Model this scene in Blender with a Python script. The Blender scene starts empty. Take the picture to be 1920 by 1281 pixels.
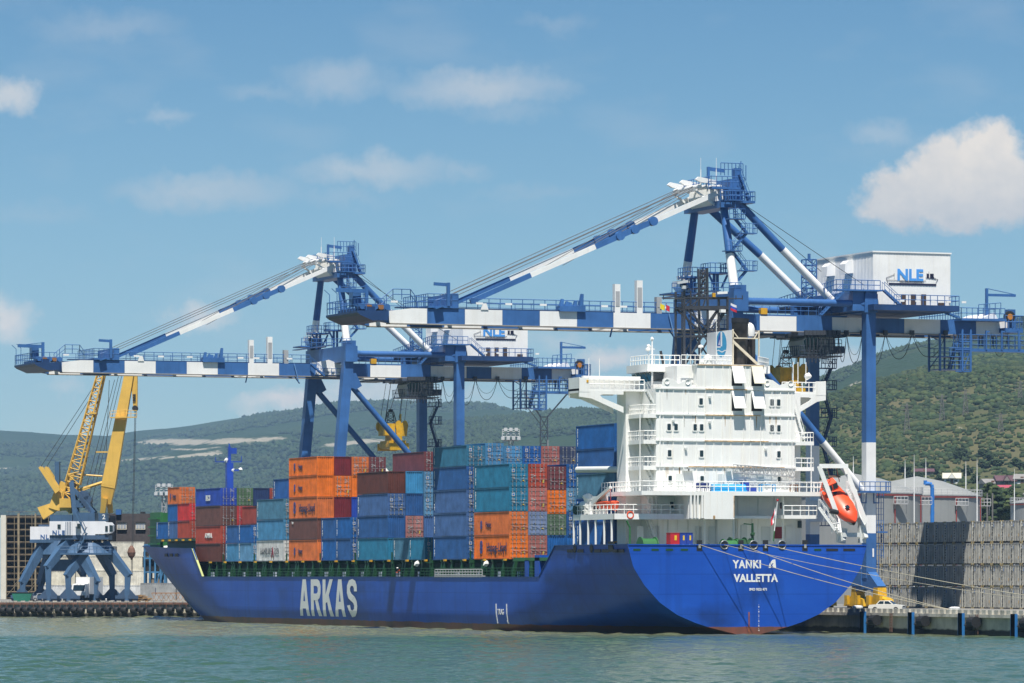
import bpy, bmesh, math, random
from mathutils import Vector, Matrix
import numpy as np
from math import sin, cos, pi, radians
R = random.Random(7)
S = bpy.context.scene
COL = S.collection
# ---------------------------------------------------------------- camera, light, sky, exposure
# Port frame: x = across the ship towards the quay, y = towards the ship's bow, z = up, water at 0
F, A, YH, H = 8849., .366, 1080., 6.7
CX, CY = -205.287, -665.832
cd = bpy.data.cameras.new('camera'); cam = bpy.data.objects.new('camera', cd); COL.objects.link(cam)
cam.location = (CX, CY, H); cam.rotation_euler = (pi / 2, 0, -A)
cd.sensor_width = 36; cd.lens = F / 1920 * 36; cd.shift_y = (YH - 640.5) / 1920
cd.clip_start = 5; cd.clip_end = 60000
S.camera = cam
S.render.engine = 'CYCLES'
S.cycles.use_denoising = True
S.cycles.max_bounces = 6; S.cycles.volume_bounces = 1
S.cycles.caustics_reflective = False; S.cycles.caustics_refractive = False
S.view_settings.view_transform = 'Standard'; S.view_settings.look = 'None'
S.view_settings.gamma = 1; S.view_settings.exposure = 0.54
LD = Vector((.17, .42, -1)).normalized()          # the way the sunlight travels
sd = bpy.data.lights.new('sun', 'SUN'); sun = bpy.data.objects.new('sun', sd); COL.objects.link(sun)
sd.energy = 5.0; sd.angle = radians(.5); sd.color = (1, .95, .87)
sun.rotation_euler = LD.to_track_quat('-Z', 'Y').to_euler(); sun.location = (0, 0, 500)
W = bpy.data.worlds.new('World'); S.world = W; W.use_nodes = True


def world():
    nt = W.node_tree; N = nt.nodes; L = nt.links; N.clear()
    out = N.new('ShaderNodeOutputWorld')
    def nd(t, **k):
        n = N.new(t)
        for a, b in k.items(): setattr(n, a, b)
        return n
    def ma(op, a, b=None, c=None, clamp=False):
        n = nd('ShaderNodeMath', operation=op, use_clamp=clamp)
        for i, v in enumerate((a, b, c)):
            if v is None: continue
            if isinstance(v, (int, float)): n.inputs[i].default_value = v
            else: L.new(v, n.inputs[i])
        return n.outputs[0]
    def vm(op, a, b=None):
        n = nd('ShaderNodeVectorMath', operation=op)
        for i, v in enumerate((a, b)):
            if v is None: continue
            if isinstance(v, tuple): n.inputs[i].default_value = v
            else: L.new(v, n.inputs[i])
        return n
    sky = nd('ShaderNodeTexSky', sky_type='NISHITA')
    sky.sun_disc = False; sky.sun_elevation = radians(65.6); sky.sun_rotation = radians(202)
    sky.altitude = 50; sky.air_density = 1.0; sky.dust_density = .25; sky.ozone_density = 2.5
    tc = nd('ShaderNodeTexCoord'); d = tc.outputs['Generated']
    fw = vm('DOT_PRODUCT', d, (sin(A), cos(A), 0)).outputs['Value']
    rt = vm('DOT_PRODUCT', d, (cos(A), -sin(A), 0)).outputs['Value']
    up = vm('DOT_PRODUCT', d, (0, 0, 1)).outputs['Value']
    fwc = ma('MAXIMUM', fw, .05)
    k = ma('DIVIDE', rt, fwc); w = ma('DIVIDE', up, fwc)
    cb = nd('ShaderNodeCombineXYZ'); L.new(k, cb.inputs[0]); L.new(w, cb.inputs[1])
    p0 = cb.outputs[0]
    n1 = nd('ShaderNodeTexNoise'); n1.inputs['Scale'].default_value = 150; n1.inputs['Detail'].default_value = 7
    n1.inputs['Roughness'].default_value = .62; L.new(p0, n1.inputs['Vector'])
    n2 = nd('ShaderNodeTexNoise'); n2.inputs['Scale'].default_value = 60; n2.inputs['Detail'].default_value = 5
    st = vm('MULTIPLY', p0, (.45, 1, 1)).outputs[0]; L.new(st, n2.inputs['Vector'])
    sub = vm('SUBTRACT', n1.outputs['Color'], (.5, .5, .5)).outputs[0]
    dis = vm('MULTIPLY', sub, (.013, .010, 0)).outputs[0]
    p = vm('ADD', p0, dis).outputs[0]
    clouds = [(390, 358, 175, 36, .40), (300, 352, 80, 22, .18), (700, 322, 150, 32, .36), (900, 166, 170, 40, .34), (630, 148, 100, 40, .24),
              (16, 178, 60, 32, .5), (312, 219, 50, 20, .2), (1850, 300, 74, 66, 1), (1695, 368, 80, 52, 1), (1800, 378, 150, 48, 1), (1770, 330, 80, 70, 1), (1885, 350, 60, 70, .95),
              (1150, 672, 66, 26, .8), (545, 752, 110, 26, .8), (700, 735, 110, 34, .6), (860, 745, 80, 20, .3),
              (15, 600, 52, 42, .85), (375, 596, 66, 26, .6), (1600, 690, 90, 34, .6), (1650, 250, 70, 26, .2), (950, 212, 80, 22, .14),
              (200, 50, 140, 30, .14), (70, 402, 110, 22, .12), (1040, 640, 60, 24, .28), (1040, 40, 70, 18, .1), (480, 170, 70, 20, .13), (860, 322, 60, 18, .2),
              (640, 375, 90, 18, .14), (1000, 360, 110, 16, .10), (120, 730, 40, 18, .3)]
    tot = None
    for (cx, cy, a, b, s) in clouds:
        q = vm('SUBTRACT', p, ((cx - 960) / F, (YH - cy) / F, 0)).outputs[0]
        q = vm('MULTIPLY', q, (F / a, F / b, 0)).outputs[0]
        ln = vm('LENGTH', q).outputs['Value']
        v = ma('SUBTRACT', 1.25, ln, clamp=True)
        hard = 1.9 if s > .9 else 1.0
        v = ma('MULTIPLY', v, hard, clamp=True)
        v = ma('SMOOTH_MIN', v, 1, .1)
        v = ma('MULTIPLY', v, s)
        tot = v if tot is None else ma('MAXIMUM', tot, v)
    wisps = ma('MULTIPLY_ADD', n2.outputs['Fac'], 1.5, .25)
    wsp2 = ma('MULTIPLY', tot, wisps)
    big = ma('GREATER_THAN', tot, .62)
    tot2 = ma('MINIMUM', ma('MAXIMUM', wsp2, ma('MULTIPLY', big, tot)), .93)
    # faint veil
    veil = ma('MULTIPLY', ma('SUBTRACT', n2.outputs['Fac'], .52, clamp=True), .5)
    tot2 = ma('MAXIMUM', tot2, veil)
    # cloud colour: white tops, grey-lilac bellies
    sh = ma('MULTIPLY_ADD', n1.outputs['Fac'], 1.7, -.4, clamp=True)
    hgt = ma('MULTIPLY_ADD', w, F / 190, -(YH - 440) / 190)
    hgt = ma('MAXIMUM', hgt, ma('MULTIPLY', ma('LESS_THAN', w, (YH - 470) / F), .75))
    sh = ma('ADD', ma('MULTIPLY', sh, .55), ma('MULTIPLY', hgt, .75), clamp=True)
    mx = nd('ShaderNodeMix', data_type='RGBA'); L.new(sh, mx.inputs['Factor'])
    mx.inputs['A'].default_value = (.56, .60, .64, 1); mx.inputs['B'].default_value = (1.12, 1.0, .85, 1)
    b1 = nd('ShaderNodeBackground'); b1.inputs['Strength'].default_value = .077
    tint = nd('ShaderNodeMix', data_type='RGBA', blend_type='MULTIPLY'); tint.inputs['Factor'].default_value = 1
    L.new(sky.outputs[0], tint.inputs['A'])
    gr = nd('ShaderNodeMapRange'); gr.inputs['From Min'].default_value = 0; gr.inputs['From Max'].default_value = .125; L.new(w, gr.inputs['Value'])
    gm = nd('ShaderNodeMix', data_type='RGBA'); L.new(gr.outputs[0], gm.inputs['Factor'])
    gm.inputs['A'].default_value = (.66, .85, .95, 1); gm.inputs['B'].default_value = (.32, .54, .70, 1)
    L.new(gm.outputs['Result'], tint.inputs['B'])
    L.new(tint.outputs['Result'], b1.inputs['Color'])
    b2 = nd('ShaderNodeBackground'); L.new(mx.outputs['Result'], b2.inputs['Color']); b2.inputs['Strength'].default_value = .60
    ms = nd('ShaderNodeMixShader'); L.new(tot2, ms.inputs[0]); L.new(b1.outputs[0], ms.inputs[1]); L.new(b2.outputs[0], ms.inputs[2])
    L.new(ms.outputs[0], out.inputs['Surface'])
world()

# ---------------------------------------------------------------- helpers
def px(x, y, z):
    dx, dy = x - CX, y - CY
    X = cos(A) * dx - sin(A) * dy; Z = sin(A) * dx + cos(A) * dy
    return 960 + F * X / Z, YH - F * (z - H) / Z
def ray(p):
    k = (p - 960) / F
    return k * cos(A) + sin(A), -k * sin(A) + cos(A)
def at_d(p, q, d):                      # point at depth d seen at photo pixel (p, q)
    a, b = ray(p)
    return Vector((CX + a * d, CY + b * d, H + (YH - q) * d / F))
def at_y(p, q, y):
    a, b = ray(p); d = (y - CY) / b
    return Vector((CX + a * d, y, H + (YH - q) * d / F))
def at_x(p, q, x):
    a, b = ray(p); d = (x - CX) / a
    return Vector((x, CY + b * d, H + (YH - q) * d / F))


class MB:
    def __init__(s): s.v = []; s.f = []; s.m = []
    def add(s, vs, fs, mi=0):
        n = len(s.v); s.v += [tuple(v) for v in vs]
        s.f += [tuple(n + i for i in f) for f in fs]; s.m += [mi] * len(fs)
        return s
    def box(s, x0, x1, y0, y1, z0, z1, mi=0):
        if x0 > x1: x0, x1 = x1, x0
        if y0 > y1: y0, y1 = y1, y0
        if z0 > z1: z0, z1 = z1, z0
        return s.add([(x0, y0, z0), (x1, y0, z0), (x1, y1, z0), (x0, y1, z0), (x0, y0, z1), (x1, y0, z1), (x1, y1, z1), (x0, y1, z1)],
                     [(3, 2, 1, 0), (4, 5, 6, 7), (0, 1, 5, 4), (1, 2, 6, 5), (2, 3, 7, 6), (3, 0, 4, 7)], mi)
    def bar(s, p, q, w, h=None, mi=0, w2=None, h2=None, up=(0, 0, 1)):
        h = w if h is None else h; w2 = w if w2 is None else w2; h2 = h if h2 is None else h2
        p, q = Vector(p), Vector(q); d = (q - p)
        if d.length < 1e-6: return s
        d.normalize(); u = Vector(up)
        if abs(d.dot(u)) > .97: u = Vector((0, 1, 0)) if abs(d.y) < .9 else Vector((1, 0, 0))
        a = d.cross(u).normalized(); b = a.cross(d)
        vs = [p + a * i * w / 2 + b * j * h / 2 for i, j in ((-1, -1), (1, -1), (1, 1), (-1, 1))] + \
             [q + a * i * w2 / 2 + b * j * h2 / 2 for i, j in ((-1, -1), (1, -1), (1, 1), (-1, 1))]
        return s.add(vs, [(3, 2, 1, 0), (4, 5, 6, 7), (0, 1, 5, 4), (1, 2, 6, 5), (2, 3, 7, 6), (3, 0, 4, 7)], mi)
    def tube(s, p, q, r, r2=None, n=10, mi=0, cap=True):
        r2 = r if r2 is None else r2
        p, q = Vector(p), Vector(q); d = (q - p)
        if d.length < 1e-6: return s
        d.normalize(); u = Vector((0, 0, 1)) if abs(d.z) < .9 else Vector((1, 0, 0))
        a = d.cross(u).normalized(); b = d.cross(a)
        vs = []
        for c, rr in ((p, r), (q, r2)):
            vs += [c + (a * cos(2 * pi * i / n) + b * sin(2 * pi * i / n)) * rr for i in range(n)]
        fs = [(i, (i + 1) % n, n + (i + 1) % n, n + i) for i in range(n)]
        if cap: fs += [tuple(range(n))[::-1], tuple(range(n, 2 * n))]
        return s.add(vs, fs, mi)
    def path(s, pts, r, n=5, mi=0):
        for a, b in zip(pts, pts[1:]): s.tube(a, b, r, n=n, mi=mi, cap=False)
        return s
    def prism(s, poly, ax, a, b, mi=0):
        def P(u, v, w): return {'x': (w, u, v), 'y': (u, w, v), 'z': (u, v, w)}[ax]
        n = len(poly)
        vs = [P(u, v, a) for u, v in poly] + [P(u, v, b) for u, v in poly]
        return s.add(vs, [(i, (i + 1) % n, n + (i + 1) % n, n + i) for i in range(n)] + [tuple(range(n))[::-1], tuple(range(n, 2 * n))], mi)
    def lathe(s, c, prof, n=16, mi=0, ax='z'):
        vs = []
        for r, h in prof:
            for i in range(n):
                a = 2 * pi * i / n
                o = {'z': (r * cos(a), r * sin(a), h), 'y': (r * cos(a), h, r * sin(a)), 'x': (h, r * cos(a), r * sin(a))}[ax]
                vs.append((c[0] + o[0], c[1] + o[1], c[2] + o[2]))
        fs = [(j * n + i, j * n + (i + 1) % n, (j + 1) * n + (i + 1) % n, (j + 1) * n + i) for j in range(len(prof) - 1) for i in range(n)]
        return s.add(vs, fs, mi)
    def blob(s, c, r, rnd, mi=0, sq=1., rough=.25):
        t = (1 + 5 ** .5) / 2
        base = [(-1, t, 0), (1, t, 0), (-1, -t, 0), (1, -t, 0), (0, -1, t), (0, 1, t), (0, -1, -t), (0, 1, -t), (t, 0, -1), (t, 0, 1), (-t, 0, -1), (-t, 0, 1)]
        fs = [(0, 11, 5), (0, 5, 1), (0, 1, 7), (0, 7, 10), (0, 10, 11), (1, 5, 9), (5, 11, 4), (11, 10, 2), (10, 7, 6), (7, 1, 8), (3, 9, 4), (3, 4, 2), (3, 2, 6), (3, 6, 8), (3, 8, 9), (4, 9, 5), (2, 4, 11), (6, 2, 10), (8, 6, 7), (9, 8, 1)]
        vs = []
        for b in base:
            k = r / 1.9 * (1 + rnd.uniform(-rough, rough)); vs.append((c[0] + b[0] * k, c[1] + b[1] * k, c[2] + b[2] * k * sq))
        return s.add(vs, fs, mi)
    def rail(s, pts, h=1.1, step=1.5, r=.035, mid=1, mi=0, n=4):
        pts = [Vector(p) for p in pts]
        for k in range(mid + 1):
            o = Vector((0, 0, h * (k + 1) / (mid + 1))); s.path([p + o for p in pts], r, n, mi)
        for a, b in zip(pts, pts[1:]):
            m = max(1, round((b - a).length / step))
            for i in range(m + 1):
                q = a.lerp(b, i / m); s.tube(q, q + Vector((0, 0, h)), r * 1.1, n=n, mi=mi, cap=False)
        return s
    def stair(s, p, q, w, side, n=None, mi=0, rail=True):
        p, q, side = Vector(p), Vector(q), Vector(side).normalized()
        n = n or max(3, int(abs(q.z - p.z) / .3))
        for k in (-.5, .5):
            s.bar(p + side * w * k, q + side * w * k, .06, .22, mi)
            if rail:
                u = Vector((0, 0, 1)); s.tube(p + side * w * k + u, q + side * w * k + u, .035, n=4, mi=mi, cap=False)
                for i in range(0, n + 1, 4):
                    c = p.lerp(q, i / n) + side * w * k; s.tube(c, c + u, .03, n=4, mi=mi, cap=False)
        for i in range(n):
            c = p.lerp(q, (i + .5) / n); t = Vector((q.x - p.x, q.y - p.y, 0)); t = t.normalized() * .13 if t.length > 1e-4 else Vector((.1, 0, 0))
            s.bar(c - side * w / 2, c + side * w / 2, .26, .05, mi)
        return s
    def lattice(s, p, q, w, h, n, r, mi=0, w2=None, h2=None, up=(0, 0, 1)):
        p, q = Vector(p), Vector(q); d = (q - p).normalized(); u = Vector(up)
        if abs(d.dot(u)) > .97: u = Vector((0, 1, 0))
        a = d.cross(u).normalized(); b = a.cross(d); w2 = w if w2 is None else w2; h2 = h if h2 is None else h2
        def P(t, i, j): return p.lerp(q, t) + a * i * (w + (w2 - w) * t) / 2 + b * j * (h + (h2 - h) * t) / 2
        cs = ((-1, -1), (1, -1), (1, 1), (-1, 1))
        for c in cs: s.tube(P(0, *c), P(1, *c), r, n=4, mi=mi)
        for k in range(n):
            t0, t1 = k / n, (k + 1) / n
            for e in range(4):
                c, c2 = cs[e], cs[(e + 1) % 4]
                if k % 2: c, c2 = c2, c
                s.tube(P(t0, *c), P(t1, *c2), r * .6, n=4, mi=mi, cap=False)
                s.tube(P(t1, *c), P(t1, *c2), r * .6, n=4, mi=mi, cap=False)
        return s
    def mesh(s, name):
        me = bpy.data.meshes.new(name); me.from_pydata(s.v, [], s.f)
        me.polygons.foreach_set('material_index', s.m); me.update()
        return me
    def build(s, name, m, parent=None, smooth=False, flip=False):
        me = s.mesh(name)
        for k in (m if isinstance(m, (list, tuple)) else [m]): me.materials.append(k)
        if smooth: me.polygons.foreach_set('use_smooth', [True] * len(me.polygons)); me.set_sharp_from_angle(angle=radians(40))
        o = bpy.data.objects.new(name, me); COL.objects.link(o)
        if parent: o.parent = parent
        return o


def tag(o, label=None, cat=None, group=None, kind=None):
    if label: o['label'] = label
    if cat: o['category'] = cat
    if group: o['group'] = group
    if kind: o['kind'] = kind
    return o
def thing(name, label, cat, loc=(0, 0, 0), rz=0, group=None):
    o = bpy.data.objects.new(name, None); COL.objects.link(o); o.location = loc; o.rotation_euler = (0, 0, rz); o.empty_display_size = .2
    return tag(o, label, cat, group)
def inst(name, me, parent=None, mats=None, loc=(0, 0, 0), rot=None):
    o = bpy.data.objects.new(name, me); COL.objects.link(o); o.parent = parent; o.location = loc
    if rot: o.rotation_euler = rot
    for i, m in enumerate(mats or ()):
        o.material_slots[i].link = 'OBJECT'; o.material_slots[i].material = m
    return o
def copy_tree(o, parent=None):
    c = o.copy(); COL.objects.link(c); c.parent = parent
    for ch in list(o.children): copy_tree(ch, c)
    return c
TXT = {}
def text_mesh(body, bold=.0, sx=1., size=1., spacing=1., align='LEFT', line=1.):
    key = (body, bold, sx, size, spacing, align, line)
    if key not in TXT:
        c = bpy.data.curves.new('t', 'FONT'); c.body = body; c.size = size; c.offset = bold; c.space_character = spacing; c.space_line = line
        c.align_x = align; c.extrude = .012; c.resolution_u = 3; c.fill_mode = 'BOTH'
        o = bpy.data.objects.new('t', c); COL.objects.link(o)
        me = bpy.data.meshes.new_from_object(o); bpy.data.objects.remove(o)
        for v in me.vertices: v.co.x *= sx
        me.materials.clear(); me.materials.append(None); TXT[key] = me
    return TXT[key]
FACE_AFT = (pi / 2, 0, 0)            # lettering that faces -y (towards the stern)
FACE_PORT = (pi / 2, 0, -pi / 2)     # lettering that faces -x (towards the open water)
def text(name, body, m, parent, loc, rot, **k):
    return inst(name, text_mesh(body, **k), parent, [m], loc, rot)

MATS = {}
def mat(name, col, rough=.45, var=.16, scale=.35, streak=0, rust=0, metal=0, bump=0, spec=.4, rustcol=(.16, .07, .03), fine=0):
    if name in MATS: return MATS[name]
    m = bpy.data.materials.new(name); m.use_nodes = True; nt = m.node_tree; N = nt.nodes; L = nt.links
    b = N['Principled BSDF']; b.inputs['Roughness'].default_value = rough; b.inputs['Metallic'].default_value = metal
    b.inputs['Specular IOR Level'].default_value = spec
    g = N.new('ShaderNodeNewGeometry'); pos = g.outputs['Position']
    n = N.new('ShaderNodeTexNoise'); n.inputs['Scale'].default_value = scale; n.inputs['Detail'].default_value = 6; n.inputs['Roughness'].default_value = .65
    L.new(pos, n.inputs['Vector'])
    mx = N.new('ShaderNodeMix'); mx.data_type = 'RGBA'
    lo = [max(0, c * (1 - var * 1.4)) for c in col]; hi = [min(.9, c * (1 + var)) for c in col]
    mr = N.new('ShaderNodeMapRange'); mr.inputs['From Min'].default_value = .3; mr.inputs['From Max'].default_value = .7
    L.new(n.outputs['Fac'], mr.inputs['Value']); L.new(mr.outputs[0], mx.inputs['Factor'])
    mx.inputs['A'].default_value = (*lo, 1); mx.inputs['B'].default_value = (*hi, 1)
    res = mx.outputs['Result']
    if streak or rust:
        sc = N.new('ShaderNodeVectorMath'); sc.operation = 'MULTIPLY'; sc.inputs[1].default_value = (1.7, 1.7, .09); L.new(pos, sc.inputs[0])
        n2 = N.new('ShaderNodeTexNoise'); n2.inputs['Scale'].default_value = 1.0; n2.inputs['Detail'].default_value = 5; n2.inputs['Roughness'].default_value = .7
        L.new(sc.outputs[0], n2.inputs['Vector'])
        r2 = N.new('ShaderNodeMapRange'); r2.inputs['From Min'].default_value = .5; r2.inputs['From Max'].default_value = .78; r2.inputs['To Max'].default_value = streak or rust
        L.new(n2.outputs['Fac'], r2.inputs['Value'])
        m2 = N.new('ShaderNodeMix'); m2.data_type = 'RGBA'; L.new(r2.outputs[0], m2.inputs['Factor']); L.new(res, m2.inputs['A'])
        m2.inputs['B'].default_value = (*(rustcol if rust else [c * .45 for c in col]), 1); res = m2.outputs['Result']
    L.new(res, b.inputs['Base Color'])
    if bump:
        n3 = N.new('ShaderNodeTexNoise'); n3.inputs['Scale'].default_value = fine or 3; n3.inputs['Detail'].default_value = 5; L.new(pos, n3.inputs['Vector'])
        bp = N.new('ShaderNodeBump'); bp.inputs['Strength'].default_value = bump; bp.inputs['Distance'].default_value = .1
        L.new(n3.outputs['Fac'], bp.inputs['Height']); L.new(bp.outputs[0], b.inputs['Normal'])
    MATS[name] = m; return m
white = mat('white paint', (.80, .80, .78), .4, .06, .3, streak=.2, rust=.16, rustcol=(.45, .38, .28))
shipwhite = mat('ship white paint', (.82, .82, .79), .4, .05, .25, rust=.26, rustcol=(.55, .43, .28))
blue = mat('crane blue paint', (.042, .132, .345), .4, .18, .25, streak=.4)
steel = mat('galvanised steel', (.35, .36, .37), .5, .15)
dark = mat('black fittings and opening shade', (.02, .02, .022), .6)  # flat black for fittings, and for shade painted into openings
black = mat('black rubber', (.014, .014, .015), .7)
rope = mat('mooring rope', (.42, .38, .29), .9)
wire = mat('steel wire', (.05, .055, .065), .5)
yellow = mat('machine yellow', (.62, .34, .02), .45, streak=.3)
glass = mat('dark window glass', (.015, .03, .04), .08, spec=.6)
letter_white = mat('white lettering', (.78, .78, .76), .5, .04)

def islands(me):
    nv = len(me.vertices); par = np.arange(nv)
    ed = np.empty(len(me.edges) * 2, np.int32); me.edges.foreach_get('vertices', ed); ed = ed.reshape(-1, 2)
    while True:
        m = np.minimum(par[ed[:, 0]], par[ed[:, 1]]); old = par.copy()
        np.minimum.at(par, ed[:, 0], m); np.minimum.at(par, ed[:, 1], m); par = par[par]
        if (par == old).all(): break
    return np.unique(par, return_inverse=True)
def split_far(objs):
    """a mesh whose pieces stand apart becomes one object per piece, under the same name and parent"""
    for o in list(objs):
        me = o.data
        if o.type != 'MESH' or me.users > 1 or o.get('kind') or len(me.vertices) > 30000: continue
        roots, isl = islands(me); k = len(roots)
        if k < 2 or k > 700: continue
        co = np.empty(len(me.vertices) * 3, np.float32); me.vertices.foreach_get('co', co); co = co.reshape(-1, 3)
        lo = np.full((k, 3), np.inf); hi = np.full((k, 3), -np.inf); np.minimum.at(lo, isl, co); np.maximum.at(hi, isl, co)
        size = (hi - lo).max(1); gap = np.maximum(0, np.maximum(lo[:, None] - hi[None], lo[None] - hi[:, None]))
        near = np.sqrt((gap ** 2).sum(2)) <= np.maximum(.02, .5 * np.maximum(size[:, None], size[None]))
        lab = np.arange(k)
        while True:
            new = np.array([lab[near[i]].min() for i in range(k)])
            if (new == lab).all(): break
            lab = new
        us = np.unique(lab)
        if len(us) < 2: continue
        pv = lab[isl]; polys = [(tuple(p.vertices), p.material_index, p.use_smooth) for p in me.polygons]
        for n_, u in enumerate(us):
            sel = np.nonzero(pv == u)[0]; mp_ = {int(v): i for i, v in enumerate(sel)}
            fs = [(tuple(mp_[v] for v in f), m, sm) for f, m, sm in polys if f[0] in mp_]
            m2 = bpy.data.meshes.new(me.name); m2.from_pydata(co[sel].tolist(), [], [f[0] for f in fs])
            m2.polygons.foreach_set('material_index', [f[1] for f in fs]); m2.polygons.foreach_set('use_smooth', [f[2] for f in fs])
            for mm in me.materials: m2.materials.append(mm)
            m2.update()
            if n_ == 0: o.data = m2
            else:
                o2 = bpy.data.objects.new(o.name.split('.')[0], m2); COL.objects.link(o2); o2.parent = o.parent; o2.location = o.location; o2.rotation_euler = o.rotation_euler
                for kk in ('label', 'category', 'group'):
                    if kk in o.keys(): o2[kk] = o[kk]
# ---------------------------------------------------------------- the setting: water, land, hills, haze
from mathutils import noise
def ground_mat(name, cols, scales, bump=.5, bscale=.1, rough=.95):
    m = bpy.data.materials.new(name); m.use_nodes = True; nt = m.node_tree; N = nt.nodes; L = nt.links
    b = N['Principled BSDF']; b.inputs['Roughness'].default_value = rough; b.inputs['Specular IOR Level'].default_value = .1
    g = N.new('ShaderNodeNewGeometry'); res = None
    for (c, (lo, hi)), sc in zip(cols, scales):
        if res is None:
            rgb = N.new('ShaderNodeRGB'); rgb.outputs[0].default_value = (*c, 1); res = rgb.outputs[0]; continue
        n = N.new('ShaderNodeTexNoise'); n.inputs['Scale'].default_value = sc; n.inputs['Detail'].default_value = 8; n.inputs['Roughness'].default_value = .68
        L.new(g.outputs['Position'], n.inputs['Vector'])
        r = N.new('ShaderNodeMapRange'); r.inputs['From Min'].default_value = lo; r.inputs['From Max'].default_value = hi; L.new(n.outputs['Fac'], r.inputs['Value'])
        x = N.new('ShaderNodeMix'); x.data_type = 'RGBA'; L.new(r.outputs[0], x.inputs['Factor']); L.new(res, x.inputs['A']); x.inputs['B'].default_value = (*c, 1); res = x.outputs['Result']
    if name != 'pale limestone':
        at = N.new('ShaderNodeAttribute'); at.attribute_name = 'rock'
        n = N.new('ShaderNodeTexNoise'); n.inputs['Scale'].default_value = .02; n.inputs['Detail'].default_value = 8; n.inputs['Roughness'].default_value = .8; L.new(g.outputs['Position'], n.inputs['Vector'])
        a = N.new('ShaderNodeMath'); a.operation = 'MULTIPLY_ADD'; a.inputs[1].default_value = 4.0; a.inputs[2].default_value = -2.15; L.new(n.outputs['Fac'], a.inputs[0])
        a2 = N.new('ShaderNodeMath'); a2.operation = 'ADD'; L.new(a.outputs[0], a2.inputs[0]); L.new(at.outputs['Fac'], a2.inputs[1])
        r = N.new('ShaderNodeMapRange'); r.inputs['From Min'].default_value = -.1; r.inputs['From Max'].default_value = .25; L.new(a2.outputs[0], r.inputs['Value'])
        gate = N.new('ShaderNodeMath'); gate.operation = 'GREATER_THAN'; gate.inputs[1].default_value = -.9; L.new(at.outputs['Fac'], gate.inputs[0])
        gm = N.new('ShaderNodeMath'); gm.operation = 'MULTIPLY'; L.new(gate.outputs[0], gm.inputs[0]); L.new(r.outputs[0], gm.inputs[1])
        n2 = N.new('ShaderNodeTexNoise'); n2.inputs['Scale'].default_value = .06; n2.inputs['Detail'].default_value = 6; L.new(g.outputs['Position'], n2.inputs['Vector'])
        lc = N.new('ShaderNodeMix'); lc.data_type = 'RGBA'; L.new(n2.outputs['Fac'], lc.inputs['Factor']); lc.inputs['A'].default_value = (.20, .18, .12, 1); lc.inputs['B'].default_value = (.34, .31, .25, 1)
        x = N.new('ShaderNodeMix'); x.data_type = 'RGBA'; L.new(gm.outputs[0], x.inputs['Factor']); L.new(res, x.inputs['A']); L.new(lc.outputs['Result'], x.inputs['B']); res = x.outputs['Result']
    L.new(res, b.inputs['Base Color'])
    n = N.new('ShaderNodeTexNoise'); n.inputs['Scale'].default_value = bscale; n.inputs['Detail'].default_value = 7; L.new(g.outputs['Position'], n.inputs['Vector'])
    bp = N.new('ShaderNodeBump'); bp.inputs['Strength'].default_value = bump; bp.inputs['Distance'].default_value = 6; L.new(n.outputs['Fac'], bp.inputs['Height']); L.new(bp.outputs[0], b.inputs['Normal'])
    return m
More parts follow.
